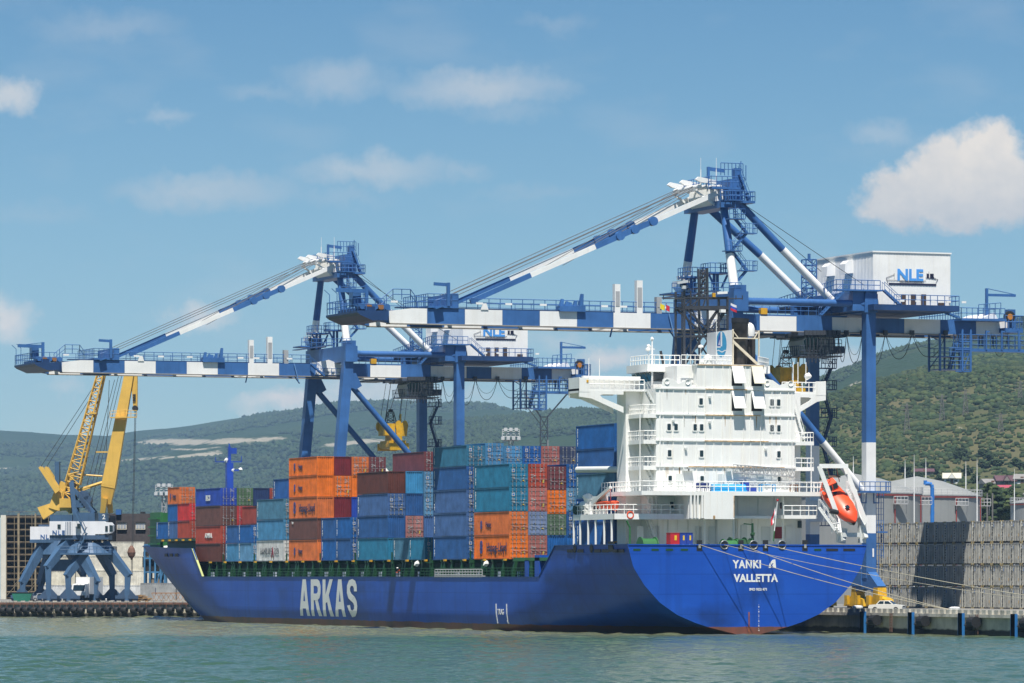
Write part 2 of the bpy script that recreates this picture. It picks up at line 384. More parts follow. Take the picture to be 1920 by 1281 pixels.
def water():
    m = bpy.data.materials.new('harbour water'); m.use_nodes = True; nt = m.node_tree; N = nt.nodes; L = nt.links
    b = N['Principled BSDF']; b.inputs['Roughness'].default_value = .10; b.inputs['IOR'].default_value = 1.33; b.inputs['Specular IOR Level'].default_value = .15
    g = N.new('ShaderNodeNewGeometry')
    n = N.new('ShaderNodeTexNoise'); n.inputs['Scale'].default_value = .03; n.inputs['Detail'].default_value = 6; L.new(g.outputs['Position'], n.inputs['Vector'])
    # silt stirred up near the quays: everything beyond a line across the basin
    dt = N.new('ShaderNodeVectorMath'); dt.operation = 'DOT_PRODUCT'; dt.inputs[1].default_value = (sin(A), cos(A), 0); L.new(g.outputs['Position'], dt.inputs[0])
    off = CX * sin(A) + CY * cos(A)
    a = N.new('ShaderNodeMath'); a.operation = 'MULTIPLY_ADD'; a.inputs[1].default_value = 50; L.new(n.outputs['Fac'], a.inputs[0]); L.new(dt.outputs['Value'], a.inputs[2])
    r = N.new('ShaderNodeMapRange'); r.inputs['From Min'].default_value = off + 535; r.inputs['From Max'].default_value = off + 565; L.new(a.outputs[0], r.inputs['Value'])
    x = N.new('ShaderNodeMix'); x.data_type = 'RGBA'; x.inputs['A'].default_value = (.036, .082, .045, 1); x.inputs['B'].default_value = (.135, .150, .082, 1); L.new(r.outputs[0], x.inputs['Factor'])
    L.new(x.outputs['Result'], b.inputs['Base Color'])
    # wind ripples over a low swell
    h = None
    for sc, st, v in ((.22, 1., (1, 1, 1)), (.9, .55, (1, 1.3, 1)), (3.2, .22, (1, 1, 1))):
        vm = N.new('ShaderNodeVectorMath'); vm.operation = 'MULTIPLY'; vm.inputs[1].default_value = v; L.new(g.outputs['Position'], vm.inputs[0])
        q = N.new('ShaderNodeTexNoise'); q.inputs['Scale'].default_value = sc; q.inputs['Detail'].default_value = 5; L.new(vm.outputs[0], q.inputs['Vector'])
        mm = N.new('ShaderNodeMath'); mm.operation = 'MULTIPLY_ADD'; mm.inputs[1].default_value = st; L.new(q.outputs['Fac'], mm.inputs[0])
        if h is None: mm.inputs[2].default_value = 0
        else: L.new(h, mm.inputs[2])
        h = mm.outputs[0]
    bp = N.new('ShaderNodeBump'); bp.inputs['Strength'].default_value = 1; bp.inputs['Distance'].default_value = .25; L.new(h, bp.inputs['Height']); L.new(bp.outputs[0], b.inputs['Normal'])
    # real waves where the basin is seen, a flat sheet around it
    r = np.random.default_rng(11); nx, ny = 520, 900
    ds = 278 * (790 / 278) ** (np.linspace(0, 1, ny) ** 1.05); ps = np.linspace(-90, 2010, nx)
    k = (ps - 960) / F; ax, ay = k * cos(A) + sin(A), -k * sin(A) + cos(A)
    Xg = CX + ax[:, None] * ds[None]; Yg = CY + ay[:, None] * ds[None]; Zg = np.zeros_like(Xg)
    for i in range(64):
        wl = .9 * (9 / .9) ** r.uniform(); th = r.normal(-1.2, .75); am = .0052 * wl ** .9 * r.uniform(.5, 1.2); q = 2 * pi / wl
        Zg += am * np.sin(q * (Xg * cos(th) + Yg * sin(th)) + r.uniform(0, 6.28))
    Zg *= .55 + .45 * np.sin(Xg * .021 + 1.3 * np.sin(Yg * .013)) ** 2
    idx = np.arange(nx * ny).reshape(nx, ny); qd = np.stack([idx[:-1, :-1], idx[1:, :-1], idx[1:, 1:], idx[:-1, 1:]], -1).reshape(-1, 4)
    n0 = nx * ny; vs = np.stack([Xg, Yg, Zg], -1).reshape(-1, 3).tolist() + [(-2500, -1500, -.45), (2500, -1500, -.45), (2500, 1500, -.45), (-2500, 1500, -.45)]
    me = bpy.data.meshes.new('water'); me.from_pydata(vs, [], qd.tolist() + [(n0, n0 + 1, n0 + 2, n0 + 3)]); me.materials.append(m)
    me.polygons.foreach_set('use_smooth', [True] * len(me.polygons)); me.update()
    o = bpy.data.objects.new('water', me); COL.objects.link(o); tag(o, kind='structure')
water()
concrete = mat('quay concrete', (.50, .46, .37), .85, .3, .25, streak=.55, bump=.4, fine=1.5)
def tide(m):                             # weed and wet below the tide mark
    nt = m.node_tree; N = nt.nodes; L = nt.links; b = N['Principled BSDF']; src = b.inputs['Base Color'].links[0].from_socket
    g = N.new('ShaderNodeNewGeometry'); sx = N.new('ShaderNodeSeparateXYZ'); L.new(g.outputs['Position'], sx.inputs[0])
    n = N.new('ShaderNodeTexNoise'); n.inputs['Scale'].default_value = .6; n.inputs['Detail'].default_value = 5; L.new(g.outputs['Position'], n.inputs['Vector'])
    a = N.new('ShaderNodeMath'); a.operation = 'MULTIPLY_ADD'; a.inputs[1].default_value = .5; L.new(n.outputs['Fac'], a.inputs[0]); L.new(sx.outputs['Z'], a.inputs[2])
    r = N.new('ShaderNodeMapRange'); r.inputs['From Min'].default_value = .82; r.inputs['From Max'].default_value = 1.02; L.new(a.outputs[0], r.inputs['Value'])
    x = N.new('ShaderNodeMix'); x.data_type = 'RGBA'; L.new(r.outputs[0], x.inputs['Factor']); x.inputs['A'].default_value = (.035, .032, .026, 1); L.new(src, x.inputs['B']); L.new(x.outputs['Result'], b.inputs['Base Color'])
tide(concrete)
asphalt = mat('quay paving', (.20, .195, .18), .9, .25, .2)
def Q(p, d): v = at_d(p, 0, d); return (v.x, v.y)
poly = [(31.5, -520), Q(497, 768), Q(-500, 768), Q(-3500, 9600), Q(5600, 9600), (1700, -520)]
tag(MB().prism(poly, 'z', -4, 2.38).build('quay', concrete), kind='structure')
tag(MB().prism([(31.9, -519), Q(503, 769), Q(-496, 769), Q(-3300, 9500), Q(5400, 9500), (1690, -519)], 'z', 2.384, 2.40).build('quay_paving', asphalt), kind='structure')
kb = MB()
for i in range(100): y = -128 - i * 1.5; kb.box(31.55, 32.2, y, y - .95, 2.41, 2.90); kb.box(32.25, 32.9, y - .75, y - 1.7, 2.41, 2.86)
kb.box(31.42, 31.9, -100, -300, 2.05, 2.40)
lq = Q(500, 768.2)
tag(kb.build('kerb', mat('kerb concrete', (.46, .44, .38), .9, .3, 1.)), kind='structure')

def hill(name, ridge, d0, d1, m, nx, ny, amp, fr, base=(2.38, 2.38), pw=.8, scars=(), seed=0, p0=-260, p1=2180):
    ridge = sorted(ridge); xs = np.linspace(p0, p1, nx)
    rz = np.interp(xs, [a for a, _ in ridge], [b for _, b in ridge])
    rows = ny + 2; co = np.zeros((nx, rows, 3)); sc = np.zeros((nx, rows), int); P2 = np.zeros((nx, rows, 2))
    for i, p in enumerate(xs):
        a, b = ray(p)
        for j in range(rows):
            t = j / (ny - 1); d = d0 + (d1 - d0) * t; zr = H + (YH - rz[i]) * d1 / F
            tt = min(t, 1); z = base[0] + (zr - base[0]) * tt ** pw
            if t > 1: z -= (t - 1) * (d1 - d0) * .6
            x, y = CX + a * d, CY + b * d
            nz = noise.fractal(Vector((x * fr, y * fr, seed)), 1.0, 2.0, 6) * amp * min(1, t * 3) * (1 - .62 * max(0, tt - .5) * 2)
            co[i, j] = (x, y, z + nz); P2[i, j] = (p, YH - (z + nz - H) * F / d)
    v = co.reshape(-1, 3); idx = np.arange(nx * rows).reshape(nx, rows)
    q = np.stack([idx[:-1, :-1], idx[1:, :-1], idx[1:, 1:], idx[:-1, 1:]], -1).reshape(-1, 4)
    me = bpy.data.meshes.new(name); me.from_pydata(v.tolist(), [], q.tolist())
    for k in m: me.materials.append(k)
    mi = np.zeros((nx, rows)); at_ = np.full((nx, rows), -1.)
    for i in range(nx):
        for j in range(rows):
            p, y = P2[i, j]
            for (line, hw, k) in scars:
                if line[0][0] < p < line[-1][0]:
                    c = np.interp(p, [u[0] for u in line], [u[1] for u in line]); e = min(1, (p - line[0][0]) / 60, (line[-1][0] - p) / 60)
                    at_[i, j] = max(at_[i, j], max(-1, e * 1.2 - .2 - abs(y - c + 3 * noise.noise(Vector((p * .02, 2, 3)))) / hw)); mi[i, j] = at_[i, j] > -.05
    al = me.attributes.new('rock', 'FLOAT', 'POINT'); al.data.foreach_set('value', at_.reshape(-1)); me.polygons.foreach_set('use_smooth', [True] * len(q)); me.update()
    o = bpy.data.objects.new(name, me); COL.objects.link(o); tag(o, kind='structure')
    return co, mi
ICO = None
def woods(name, pts, rad, mats, seed, sq=.85, label=None, fine=True):
    # a mass of crowns too many to count: every crown a small leafy clump
    rng = np.random.default_rng(seed)
    b = MB().blob((0, 0, 0), 1, random.Random(1), rough=0); bv = np.array(b.v); bf = np.array(b.f)
    if not fine: bv = np.array([(1, 0, 0), (0, 1, 0), (-1, 0, 0), (0, -1, 0), (0, 0, 1), (0, 0, -1)]) * 1.1; bf = np.array([(0, 1, 4), (1, 2, 4), (2, 3, 4), (3, 0, 4), (1, 0, 5), (2, 1, 5), (3, 2, 5), (0, 3, 5)])
    nv, nf = len(bv), len(bf)
    n = len(pts); pts = np.asarray(pts); rad = np.asarray(rad)
    v = bv[None] * (1 + rng.uniform(-.34, .34, (n, nv, 1))) * rad[:, None, None]
    an = rng.uniform(0, 6.28, n); c, s = np.cos(an)[:, None], np.sin(an)[:, None]
    v = np.stack([v[..., 0] * c - v[..., 1] * s, v[..., 0] * s + v[..., 1] * c, v[..., 2] * sq], -1) + pts[:, None, :]
    f = (bf[None] + (np.arange(n) * nv)[:, None, None]).reshape(-1, 3)
    me = bpy.data.meshes.new(name); me.vertices.add(n * nv); me.vertices.foreach_set('co', v.reshape(-1))
    me.loops.add(len(f) * 3); me.loops.foreach_set('vertex_index', f.reshape(-1)); me.polygons.add(len(f))
    me.polygons.foreach_set('loop_start', np.arange(len(f)) * 3)
    for k in mats: me.materials.append(k)
    me.polygons.foreach_set('material_index', np.repeat(rng.integers(0, len(mats), n), nf)); me.update(calc_edges=True); me.validate()
    o = bpy.data.objects.new(name, me); COL.objects.link(o); tag(o, label, kind='stuff'); return o
def scatter(co, mi, n, rng, lo, hi, keep, t0=0., lift=.2, t1=1.):
    nx, ny = co.shape[:2]; P = []; Rr = []
    while len(P) < n:
        i = rng.uniform(0, nx - 1.001); j = rng.uniform(t0 * (ny - 3), t1 * (ny - 2.2)); a, b = int(i), int(j)
        if mi[max(0, a - 1):a + 2, max(0, b - 2):b + 2].any(): continue
        u, w = i - a, j - b
        q = (co[a, b] * (1 - u) + co[a + 1, b] * u) * (1 - w) + (co[a, b + 1] * (1 - u) + co[a + 1, b + 1] * u) * w
        if not keep(q, i / nx, j / ny): continue
        r = rng.uniform(lo, hi); P.append((q[0], q[1], q[2] + r * lift)); Rr.append(r)
    return P, Rr
leafA = mat('dark oak leaves', (.017, .036, .012), .9, .35, .02)
leafB = mat('mid green leaves', (.029, .052, .017), .9, .35, .03)
leafC = mat('yellow green leaves', (.050, .070, .022), .9, .3, .03)
lime = ground_mat('pale limestone', [((.42, .38, .29), (0, 0)), ((.24, .22, .15), (.5, .75)), ((.5, .46, .37), (.5, .7))], (0, .02, .05), .7, .05)
forest = ground_mat('forested slope', [((.022, .042, .015), (0, 0)), ((.040, .060, .022), (.5, .68)), ((.075, .078, .036), (.62, .72)), ((.026, .045, .018), (.48, .62))], (0, .004, .006, .035), 1., .06)
scrub = ground_mat('dry grass slope', [((.105, .098, .050), (0, 0)), ((.060, .074, .030), (.40, .64)), ((.14, .122, .075), (.58, .70)), ((.055, .075, .025), (.56, .66))], (0, .008, .02, .05), .6, .1)
rng = np.random.default_rng(3)
coA, miA = hill('far_ridge', [(-260, 800), (-60, 805), (60, 812), (120, 819), (200, 823), (240, 816), (300, 806), (380, 796), (470, 781), (560, 775), (640, 768), (690, 765), (760, 770), (850, 778), (930, 784), (1010, 800), (1120, 815), (1300, 835), (2180, 860)],
     5200, 9000, [forest, lime], 560, 150, 58, .0010, pw=.62, seed=2,
     scars=[([(225, 832), (300, 829), (380, 829), (470, 826), (560, 820)], 6, 1), ([(280, 845), (380, 842), (470, 838)], 2, 1), ([(150, 874), (230, 865), (320, 857), (400, 851), (480, 843)], 3, 1), ([(-60, 884), (0, 880), (70, 873)], 3, 1), ([(560, 838), (680, 830), (760, 822)], 5, 1)])
coB, miB = hill('near_ridge', [(-260, 985), (200, 960), (500, 905), (640, 870), (740, 838), (800, 812), (860, 797), (940, 790), (1010, 779), (1080, 768), (1160, 770), (1240, 778), (1400, 790), (1700, 800), (2180, 820)],
     3400, 5600, [forest], 480, 90, 34, .0015, pw=.8, seed=9)
coC, miC = hill('wooded_hill', [(-260, 1070), (500, 1070), (900, 1000), (1200, 860), (1400, 775), (1500, 735), (1560, 706), (1600, 690), (1650, 668), (1700, 652), (1760, 636), (1800, 628), (1860, 618), (1920, 592), (2000, 570), (2180, 545)],
     2900, 4400, [forest, lime], 420, 90, 24, .002, pw=.9, seed=14, p0=500, scars=[([(1560, 740), (1600, 722), (1640, 706)], 12, 1)])
coD, miD = hill('scrub_hill', [(500, 1078), (700, 1072), (1100, 930), (1300, 850), (1440, 792), (1545, 752), (1600, 733), (1660, 716), (1730, 700), (1800, 690), (1850, 676), (1900, 668), (2000, 655), (2180, 640)],
     1090, 2600, [scrub, lime], 460, 170, 16, .0035, pw=.86, seed=21, p0=500,
     scars=[([(1790, 800), (1850, 787), (1930, 778)], 2.2, 1), ([(1720, 818), (1780, 808), (1830, 800)], 1.6, 1), ([(1555, 800), (1585, 818), (1610, 820)], 2, 1)])
P, r_ = scatter(coA, miA, 60000, rng, 2.2, 5.6, lambda q, u, t: noise.noise(Vector(q) * .0022) > -.18, t0=.12)
woods('far_wood', P, r_, [leafA, leafB, leafA], 1, fine=False)
P, r_ = scatter(coB, miB, 60000, rng, 1.7, 4.2, lambda q, u, t: noise.noise(Vector(q) * .0026) > -.3, t0=.05)
woods('ridge_wood', P, r_, [leafA, leafB, leafA], 2, fine=False)
P, r_ = scatter(coC, miC, 60000, rng, 1.1, 2.9, lambda q, u, t: noise.noise(Vector(q) * .004) > -.4)
woods('hill_wood', P, r_, [leafA, leafB], 3, fine=False)
def dens(q, u, t):
    v = .15 + (t - .38) * 1.7 + noise.noise(Vector((q[0], q[1], 5)) * .011) * .75 + noise.noise(Vector((q[0], q[1], 9)) * .045) * .45 - .25 * max(0, u - .6) * (t < .75)
    return rng.uniform() < max(.07, v)
P, r_ = scatter(coD, miD, 80000, rng, .45, 1.35, dens)
P2, r2_ = scatter(coD, miD, 14000, rng, 1.0, 2.3, lambda q, u, t: rng.uniform() < (.12 + (t - .45) * 1.8 + .6 * noise.noise(Vector((q[0], q[1], 15)) * .02)))
P += P2; r_ += r2_
woods('hillside_scrub', P, r_, [leafA, leafB, leafC], 4)
def on_hill(co, p, q):                  # where the slope shows at photo column p, row q
    i = int(np.argmin([abs(px(*co[k, 0])[0] - p) for k in range(len(co))])); ys_ = [px(*v)[1] for v in co[i, :-2]]
    for j in range(1, len(ys_)):
        if ys_[j] <= q: return Vector(co[i, j])
    return Vector(co[i, -3])
def depth(v): return sin(A) * (v.x - CX) + cos(A) * (v.y - CY)
# the air itself: far things fade to blue
hz = bpy.data.materials.new('haze'); hz.use_nodes = True; nt = hz.node_tree; nt.nodes.remove(nt.nodes['Principled BSDF'])
pv = nt.nodes.new('ShaderNodeVolumePrincipled'); pv.inputs['Color'].default_value = (.42, .66, 1, 1); pv.inputs['Density'].default_value = .000052
pv.inputs['Anisotropy'].default_value = 0.1
nt.links.new(pv.outputs[0], nt.nodes['Material Output'].inputs['Volume'])
hb = MB().box(-4200, 9500, -1600, 10500, -6, 520).build('haze', hz); tag(hb, kind='stuff')
# ---------------------------------------------------------------- the left quay and what stands on it
def place(p, d): v = at_d(p, 0, d); return (v.x, v.y, 0)
RZ = -A
def lf(p, d, p0, d0):                   # local offset (image-parallel metres) of photo column p at depth d from a thing at (p0, d0)
    return (p - 960) * d / F - (p0 - 960) * d0 / F, d - d0
def zq(q, d): return H + (YH - q) * d / F
DQ = 768
tyre_l = {}
fend = MB(); fend.lathe((0, 0, 0), [(.24, -.5), (.46, -.5), (.54, -.4), (.54, .4), (.46, .5), (.24, .5), (.24, -.5)], 18, ax='x')
fme = fend.mesh('tyre_fender'); fme.materials.append(black); fme.polygons.foreach_set('use_smooth', [True] * len(fme.polygons))
cme = MB().tube((0, 0, 0), (0, .45, 1.1), .03, n=4).mesh('chain'); cme.materials.append(wire)
tx = [6, 19, 35, 49, 64, 77, 92, 110, 125, 140, 152, 170, 187, 202, 218, 233, 251, 266, 282, 300, 320, 337, 355, 374]
ordn = ['first', 'second', 'third', 'fourth', 'fifth', 'sixth', 'seventh', 'eighth', 'ninth', 'tenth', 'eleventh', 'twelfth', 'thirteenth', 'fourteenth', 'fifteenth', 'sixteenth', 'seventeenth', 'eighteenth', 'nineteenth', 'twentieth', 'twenty-first', 'twenty-second', 'twenty-third', 'twenty-fourth', 'twenty-fifth']
for i, p in enumerate(tx):
    t = thing('tyre_fender', f'dark round rubber fender on the far quay wall, {ordn[len(tx) - 1 - i]} from the ship bow', 'fender', place(p, DQ - .7), RZ - .5 + R.uniform(-.1, .1), 'rubber fenders along the far quay')
    t.location.z = 1.12 + R.uniform(-.08, .08); b = inst('tyre', fme, t); inst('chain', cme, t, loc=(.3, .1, .4))
sill = MB()                             # rail and edge stones of the far quay
a = thing('quay_edge_rail', 'rusty brown steel edge beam running along the top of the far quay', 'edge beam', place(200, DQ), RZ)
b = MB(); b.box(-40, 25, -.35, .2, 2.06, 2.38)
for i in range(60): b.box(-40 + i * 1.08, -40 + i * 1.08 + .12, -.42, -.35, 1.5, 2.38)
b.build('beam', mat('rusty beam', (.17, .085, .06), .8, .4, 1.), a)
b = MB()
for i in range(50): b.box(-40 + i * 1.3, -39.3 + i * 1.3, .2, .8, 2.4, 2.66)
b.build('edge_stone', kerbm := mat('kerb concrete', ()), a)

# --- portal harbour cranes
pb = mat('portal crane blue', (.055, .115, .21), .5, .18, .3, streak=.5)
pdk = mat('portal crane dark blue', (.05, .09, .16), .5, .2)
py = mat('crane yellow', (.66, .41, .08), .5, .1, .3, streak=.3)
pw = mat('cabin white', (.72, .73, .76), .5, .06, streak=.2)
def portal(t, D, legs, hubz, hub_p, p0):
    """legs: (foot p, knee p, knee q, top p, top q, depth offset)"""
    for i, (fp, kp, kq, tp, tq, dy) in enumerate(legs):
        G = lambda p, q: Vector((lf(p, D, p0, D)[0], dy, zq(q, D)))
        l = MB(); f = G(fp, 1126); k = G(kp, kq); tt = G(tp, tq); tt.y *= .45
        l.bar(f, k, .7, .8, w2=1.0, h2=1.0); l.bar(k - (tt - k).normalized() * .4, tt, 1.0, 1.1, w2=1.5, h2=1.5)
        leg = l.build('leg', pb, t)
        g = MB(); z0 = 2.41
        g.prism([(f.x - 1.5, z0 + 1.0), (f.x + 1.5, z0 + 1.0), (f.x + .5, z0 + 2.1), (f.x - .5, z0 + 2.1)], 'y', dy - .4, dy + .4)
        for s in (-1, 1):
            g.box(f.x + s * 1.05 - .85, f.x + s * 1.05 + .85, dy - .45, dy + .45, z0 + .5, z0 + 1.05)
            for w in (-.45, .45): g.tube((f.x + s * 1.05 + w, dy - .2, z0 + .36), (f.x + s * 1.05 + w, dy + .2, z0 + .36), .35, n=12)
        g.build('bogie', pdk, leg)
D = 786; p0 = 150
crane = thing('portal_crane', 'blue and yellow harbour crane number 2 with white cabin and yellow box jib', 'crane', place(p0, D), RZ, 'portal harbour cranes on the far quay')
portal(crane, D, [(97, 96, 1062, 132, 1012, -5), (134, 133, 1078, 172, 1018, -5), (206, 205, 1075, 176, 1018, 5), (241, 243, 1077, 196, 1020, -3.5)], 0, 150, p0)
G = lambda p, q, dy=0: Vector((lf(p, D, p0, D)[0], dy, zq(q, D)))
b = MB(); c = G(158, 0); z0, z1 = zq(1040, D), zq(1018, D)
b.lathe((c.x + .5, 0, 0), [(4.9, z0), (4.3, z0 + .8), (3.7, z1), (0, z1)], 20); b.box(G(118, 0).x, G(214, 0).x, -5.2, 5.2, z0 - .05, z0 + .25)
b.build('portal_ring', pb, crane)
b = MB(); b.rail([(G(118, 0).x, -5.1, z0 + .25), (G(214, 0).x, -5.1, z0 + .25), (G(214, 0).x, 5.1, z0 + .25)], 1.1, 1.2, .04); b.build('railing', pb, crane)
b = MB(); b.stair(G(150, 1035, -4.8), G(168, 1000, -4.8), .7, (0, 1, 0)); b.stair(G(165, 1000, -5.0), G(146, 960, -5.), .7, (0, 1, 0)); b.build('stair', pb, crane)
b = MB(); x0, x1 = G(97, 0).x, G(207, 0).x
b.box(x0, x1, -3.6, 3.6, zq(1012, D), zq(1004, D)); b.build('turntable', pdk, crane)
h = MB(); h.box(x0, G(140, 0).x, -3.8, 3.6, zq(1004, D), zq(978, D), 0); h.box(x0 + .05, G(140, 0).x - .05, -3.75, 3.55, zq(978, D), zq(966, D), 1)
h.box(G(140, 0).x, G(182, 0).x, -3.5, 3.4, zq(1004, D), zq(978, D), 0); h.box(G(140, 0).x + .05, G(181, 0).x, -3.45, 3.3, zq(978, D), zq(962, D), 1)
h.prism([(G(182, 0).x, zq(1002, D)), (G(204, 0).x, zq(1002, D)), (G(208, 0).x, zq(996, D)), (G(208, 0).x, zq(982, D)), (G(200, 0).x, zq(978, D)), (G(182, 0).x, zq(978, D))], 'y', -3.6, 1.2, 0)
house = h.build('machine_house', [pw, pb], crane)
for p, q, w_, h_ in ((115, 988, 6, 8), (152, 987, 7, 9)):
    MB().box(G(p - w_ / 2, 0).x, G(p + w_ / 2, 0).x, -3.88, -3.4, zq(q + h_ / 2, D), zq(q - h_ / 2, D)).build('window', glass, house)
for z in range(4): MB().box(G(127 + z * 3, 0).x, G(127 + z * 3, 0).x + .1, -3.9, -3.8, zq(1003, D), zq(979, D)).build('seam', pb, house)
cabin = MB().prism([(G(200, 0).x, zq(1001, D)), (G(212, 0).x, zq(1000, D)), (G(216, 0).x, zq(996, D)), (G(216, 0).x, zq(985, D)), (G(212, 0).x, zq(980, D)), (G(200, 0).x, zq(980, D))], 'y', -3.9, -1.4).build('cabin', pw, crane)
MB().box(G(201, 0).x, G(206, 0).x, -3.98, -3.88, zq(997, D), zq(987, D)).build('window', glass, cabin)
MB().prism([(G(209, 0).x, zq(997, D)), (G(215.6, 0).x, zq(997, D)), (G(215.6, 0).x, zq(986, D)), (G(209, 0).x, zq(985, D))], 'y', -3.98, -3.88).build('window', glass, cabin)
lm = mat('fleet blue lettering', (.05, .12, .30), .5)
text('lettering', 'NLE', lm, crane, (G(102, 0).x, -3.86, zq(1003.5, D)), (pi / 2, 0, 0), bold=.03, size=1.05, spacing=1.25)
text('lettering', '2', letter_white, crane, (G(195, 0).x, -3.64, zq(974, D)), (pi / 2, 0, 0), bold=.02, size=1.1)
MB().box(G(188, 0).x, G(203, 0).x, -3.6, 1, zq(978, D) + .02, zq(963, D)).build('winch_house', pb, crane)
# tower, jib, counterweight
b = MB()
for dy in (-2.2, 2.2):
    b.bar(G(143, 964, dy), G(136, 905, dy * .8), .75); b.bar(G(178, 962, dy), G(140, 918, dy * .8), .6); b.bar(G(141, 940, dy * .9), G(160, 941, dy * .9), .4)
b.box(G(136, 0).x, G(158, 0).x, -2.3, 2.3, zq(952, D), zq(942, D)); b.bar(G(137, 905, -1.9), G(137, 905, 1.9), .6)
b.box(G(104, 0).x, G(112, 0).x, -1.2, 1.2, zq(912, D), zq(866, D)); b.bar(G(108, 912), G(140, 955), 1.4, 2.0)
b.build('tower', pb, crane)
b = MB()
for k in range(7): b.bar(G(150 + k * 4, 922 + k * 6, -2.3), G(153 + k * 4, 940 + k * 5, -2.3), .3)
b.tube(G(158, 930, -2), G(158, 930, 2), .9); b.tube(G(165, 938, -2), G(165, 938, 2), .7); b.box(G(150, 0).x, G(172, 0).x, -2.2, 2.2, zq(950, D), zq(944, D)); b.build('hoist_gear', pdk, crane)
jib = MB(); jib.bar(G(199, 945), G(204, 910), 1.6, 1.7, w2=2.3, h2=2.7); jib.bar(G(203.5, 914), G(244, 694), 2.3, 2.7, w2=1.5, h2=1.8)
jib.bar(G(193, 968, -1.3), G(198, 935, -1.3), .8, 1.1, w2=.9, h2=2.4); jib.bar(G(206, 962, 1.6), G(203, 930, 1.6), .8, 1., w2=.9, h2=2.0)
jo = jib.build('jib', py, crane)
b = MB(); b.rail([G(208, 783, -1.7), G(236, 781, -1.7), G(258, 782, -1.7)], 1.0, .8, .04); b.bar(G(208, 784, -1.7), G(258, 783, -1.7), .9, .15)
b.bar(G(181, 848, -1), G(203, 848, -1), .22); b.bar(G(221, 782), G(232, 790), .5); b.build('jib_platform', py, jo)
b = MB(); b.bar(G(241, 690), G(244, 700), 1.5, 1.3, w2=1.4, h2=1.3); b.bar(G(251, 690), G(254, 764), 1.25, 1.1, w2=.7, h2=.8); b.bar(G(240, 697), G(256, 697), 1.2, 1.)
b.build('trunk', py, crane)
b = MB()
for q in (741, 746, 751): b.box(G(249.6, 0).x, G(254.9, 0).x, -.6, .6, zq(q + 1.5, D), zq(q - 1.5, D))
b.tube(G(253.5, 766, -.5), G(253.5, 766, .5), .5); b.build('sheave', dark, crane)
b = MB(); b.tube(G(133, 889), G(192, 893), .16, n=6); b.tube(G(148, 919), G(192, 905), .3, n=6); b.bar(G(148, 921), G(168, 913), .5)
b.bar(G(122, 950), G(133, 888), .9, 1.1, w2=1.2, h2=1.2); b.build('luffing_link', py, crane)
b = MB()
for dy in (-1.6, 1.6):
    b.bar(G(111, 922, dy), G(76, 876, dy), .8, 1.1, w2=.35, h2=.45); b.bar(G(110, 915, dy), G(87, 876, dy), .5, .7, w2=.35, h2=.4)
b.bar(G(112, 918), G(101, 955), 1.8, 1.4, w2=2.2, h2=1.6); b.bar(G(104, 950), G(77, 963), 1.5, 1.5, w2=2.6, h2=2.2); b.bar(G(110, 930), G(121, 905), 1.5, 1.2)
b.build('counterweight_arm', py, crane)
b = MB(); b.bar(G(113, 945), G(134, 952), 2.2, 2.4, w2=2.0, h2=1.0); b.box(G(113, 0).x, G(135, 0).x, -1.5, 1.5, zq(952, D), zq(935, D)); b.build('counterweight', py, crane)
b = MB()
for (u, v_) in (((76, 876), (183, 714)), ((87, 876), (190, 714)), ((165, 940), (222, 706)), ((172, 940), (228, 706)), ((158, 930), (215, 712)), ((253, 766), (246, 1080)), ((255, 766), (248, 1080)), ((197, 900), (205, 713))):
    b.tube(G(*u), G(*v_), .045, n=4, cap=False)
b.build('rope', wire, crane)
b = MB(); b.lathe((G(246.5, 0).x, 0, zq(1036, D)), [(0, -1.2), (.55, -.6), (.7, 0), (.5, .7), (.15, 1.15), (0, 1.15)], 12); b.tube(G(246.5, 1046), G(246.5, 1050), .15)
b.build('hook_block', mat('rusty block', (.19, .10, .07), .8), crane)
b = MB(); b.lattice(G(137, 906), G(193, 690), 2.4, 2.4, 17, .13, w2=1.2, h2=1.2); b.lattice(G(122, 960), G(137, 905), 1.8, 1.8, 5, .16); b.box(G(168, 0).x, G(182, 0).x, -1.6, 1.6, zq(777, D), zq(774, D))
b.stair(G(150, 880, -1.4), G(195, 700, -1.), .6, (0, 1, 0), n=60, rail=False); b.build('lattice_stay', py, crane)

D2 = 806
crane2 = thing('portal_crane', 'rear blue harbour crane half hidden behind the cabin of crane number 2', 'crane', place(120, D2), RZ, 'portal harbour cranes on the far quay')
p0 = 120
portal(crane2, D2, [(46, 48, 1090, 85, 1018, -4), (72, 72, 1092, 96, 1018, 4), (154, 152, 1075, 120, 1020, 4), (180, 184, 1090, 150, 1030, -4)], 0, 120, p0)
G = lambda p, q, dy=0: Vector((lf(p, D2, p0, D2)[0], dy, zq(q, D2)))
b = MB(); b.lathe((0, 0, 0), [(4.4, zq(1040, D2)), (3.6, zq(1015, D2)), (0, zq(1015, D2))], 18); b.bar(G(85, 1060), G(150, 1060), 1.6, 2); b.build('portal_ring', pb, crane2)
MB().box(G(60, 0).x, G(150, 0).x, -3.2, 3.2, zq(1012, D2), zq(988, D2)).build('machine_house', pw, crane2)
MB().box(G(60, 0).x - .05, G(130, 0).x, -3.3, 3.3, zq(1018, D2), zq(1012, D2)).build('turntable', pb, crane2)
MB().box(G(75, 0).x, G(94, 0).x, -2.5, 2.5, zq(988, D2), zq(984, D2)).build('roof_hatch', pdk, crane2)
text('lettering', 'NLE', lm, crane2, (G(79, 0).x, -3.24, zq(1011, D2)), (pi / 2, 0, 0), bold=.03, size=1.05, spacing=1.2)

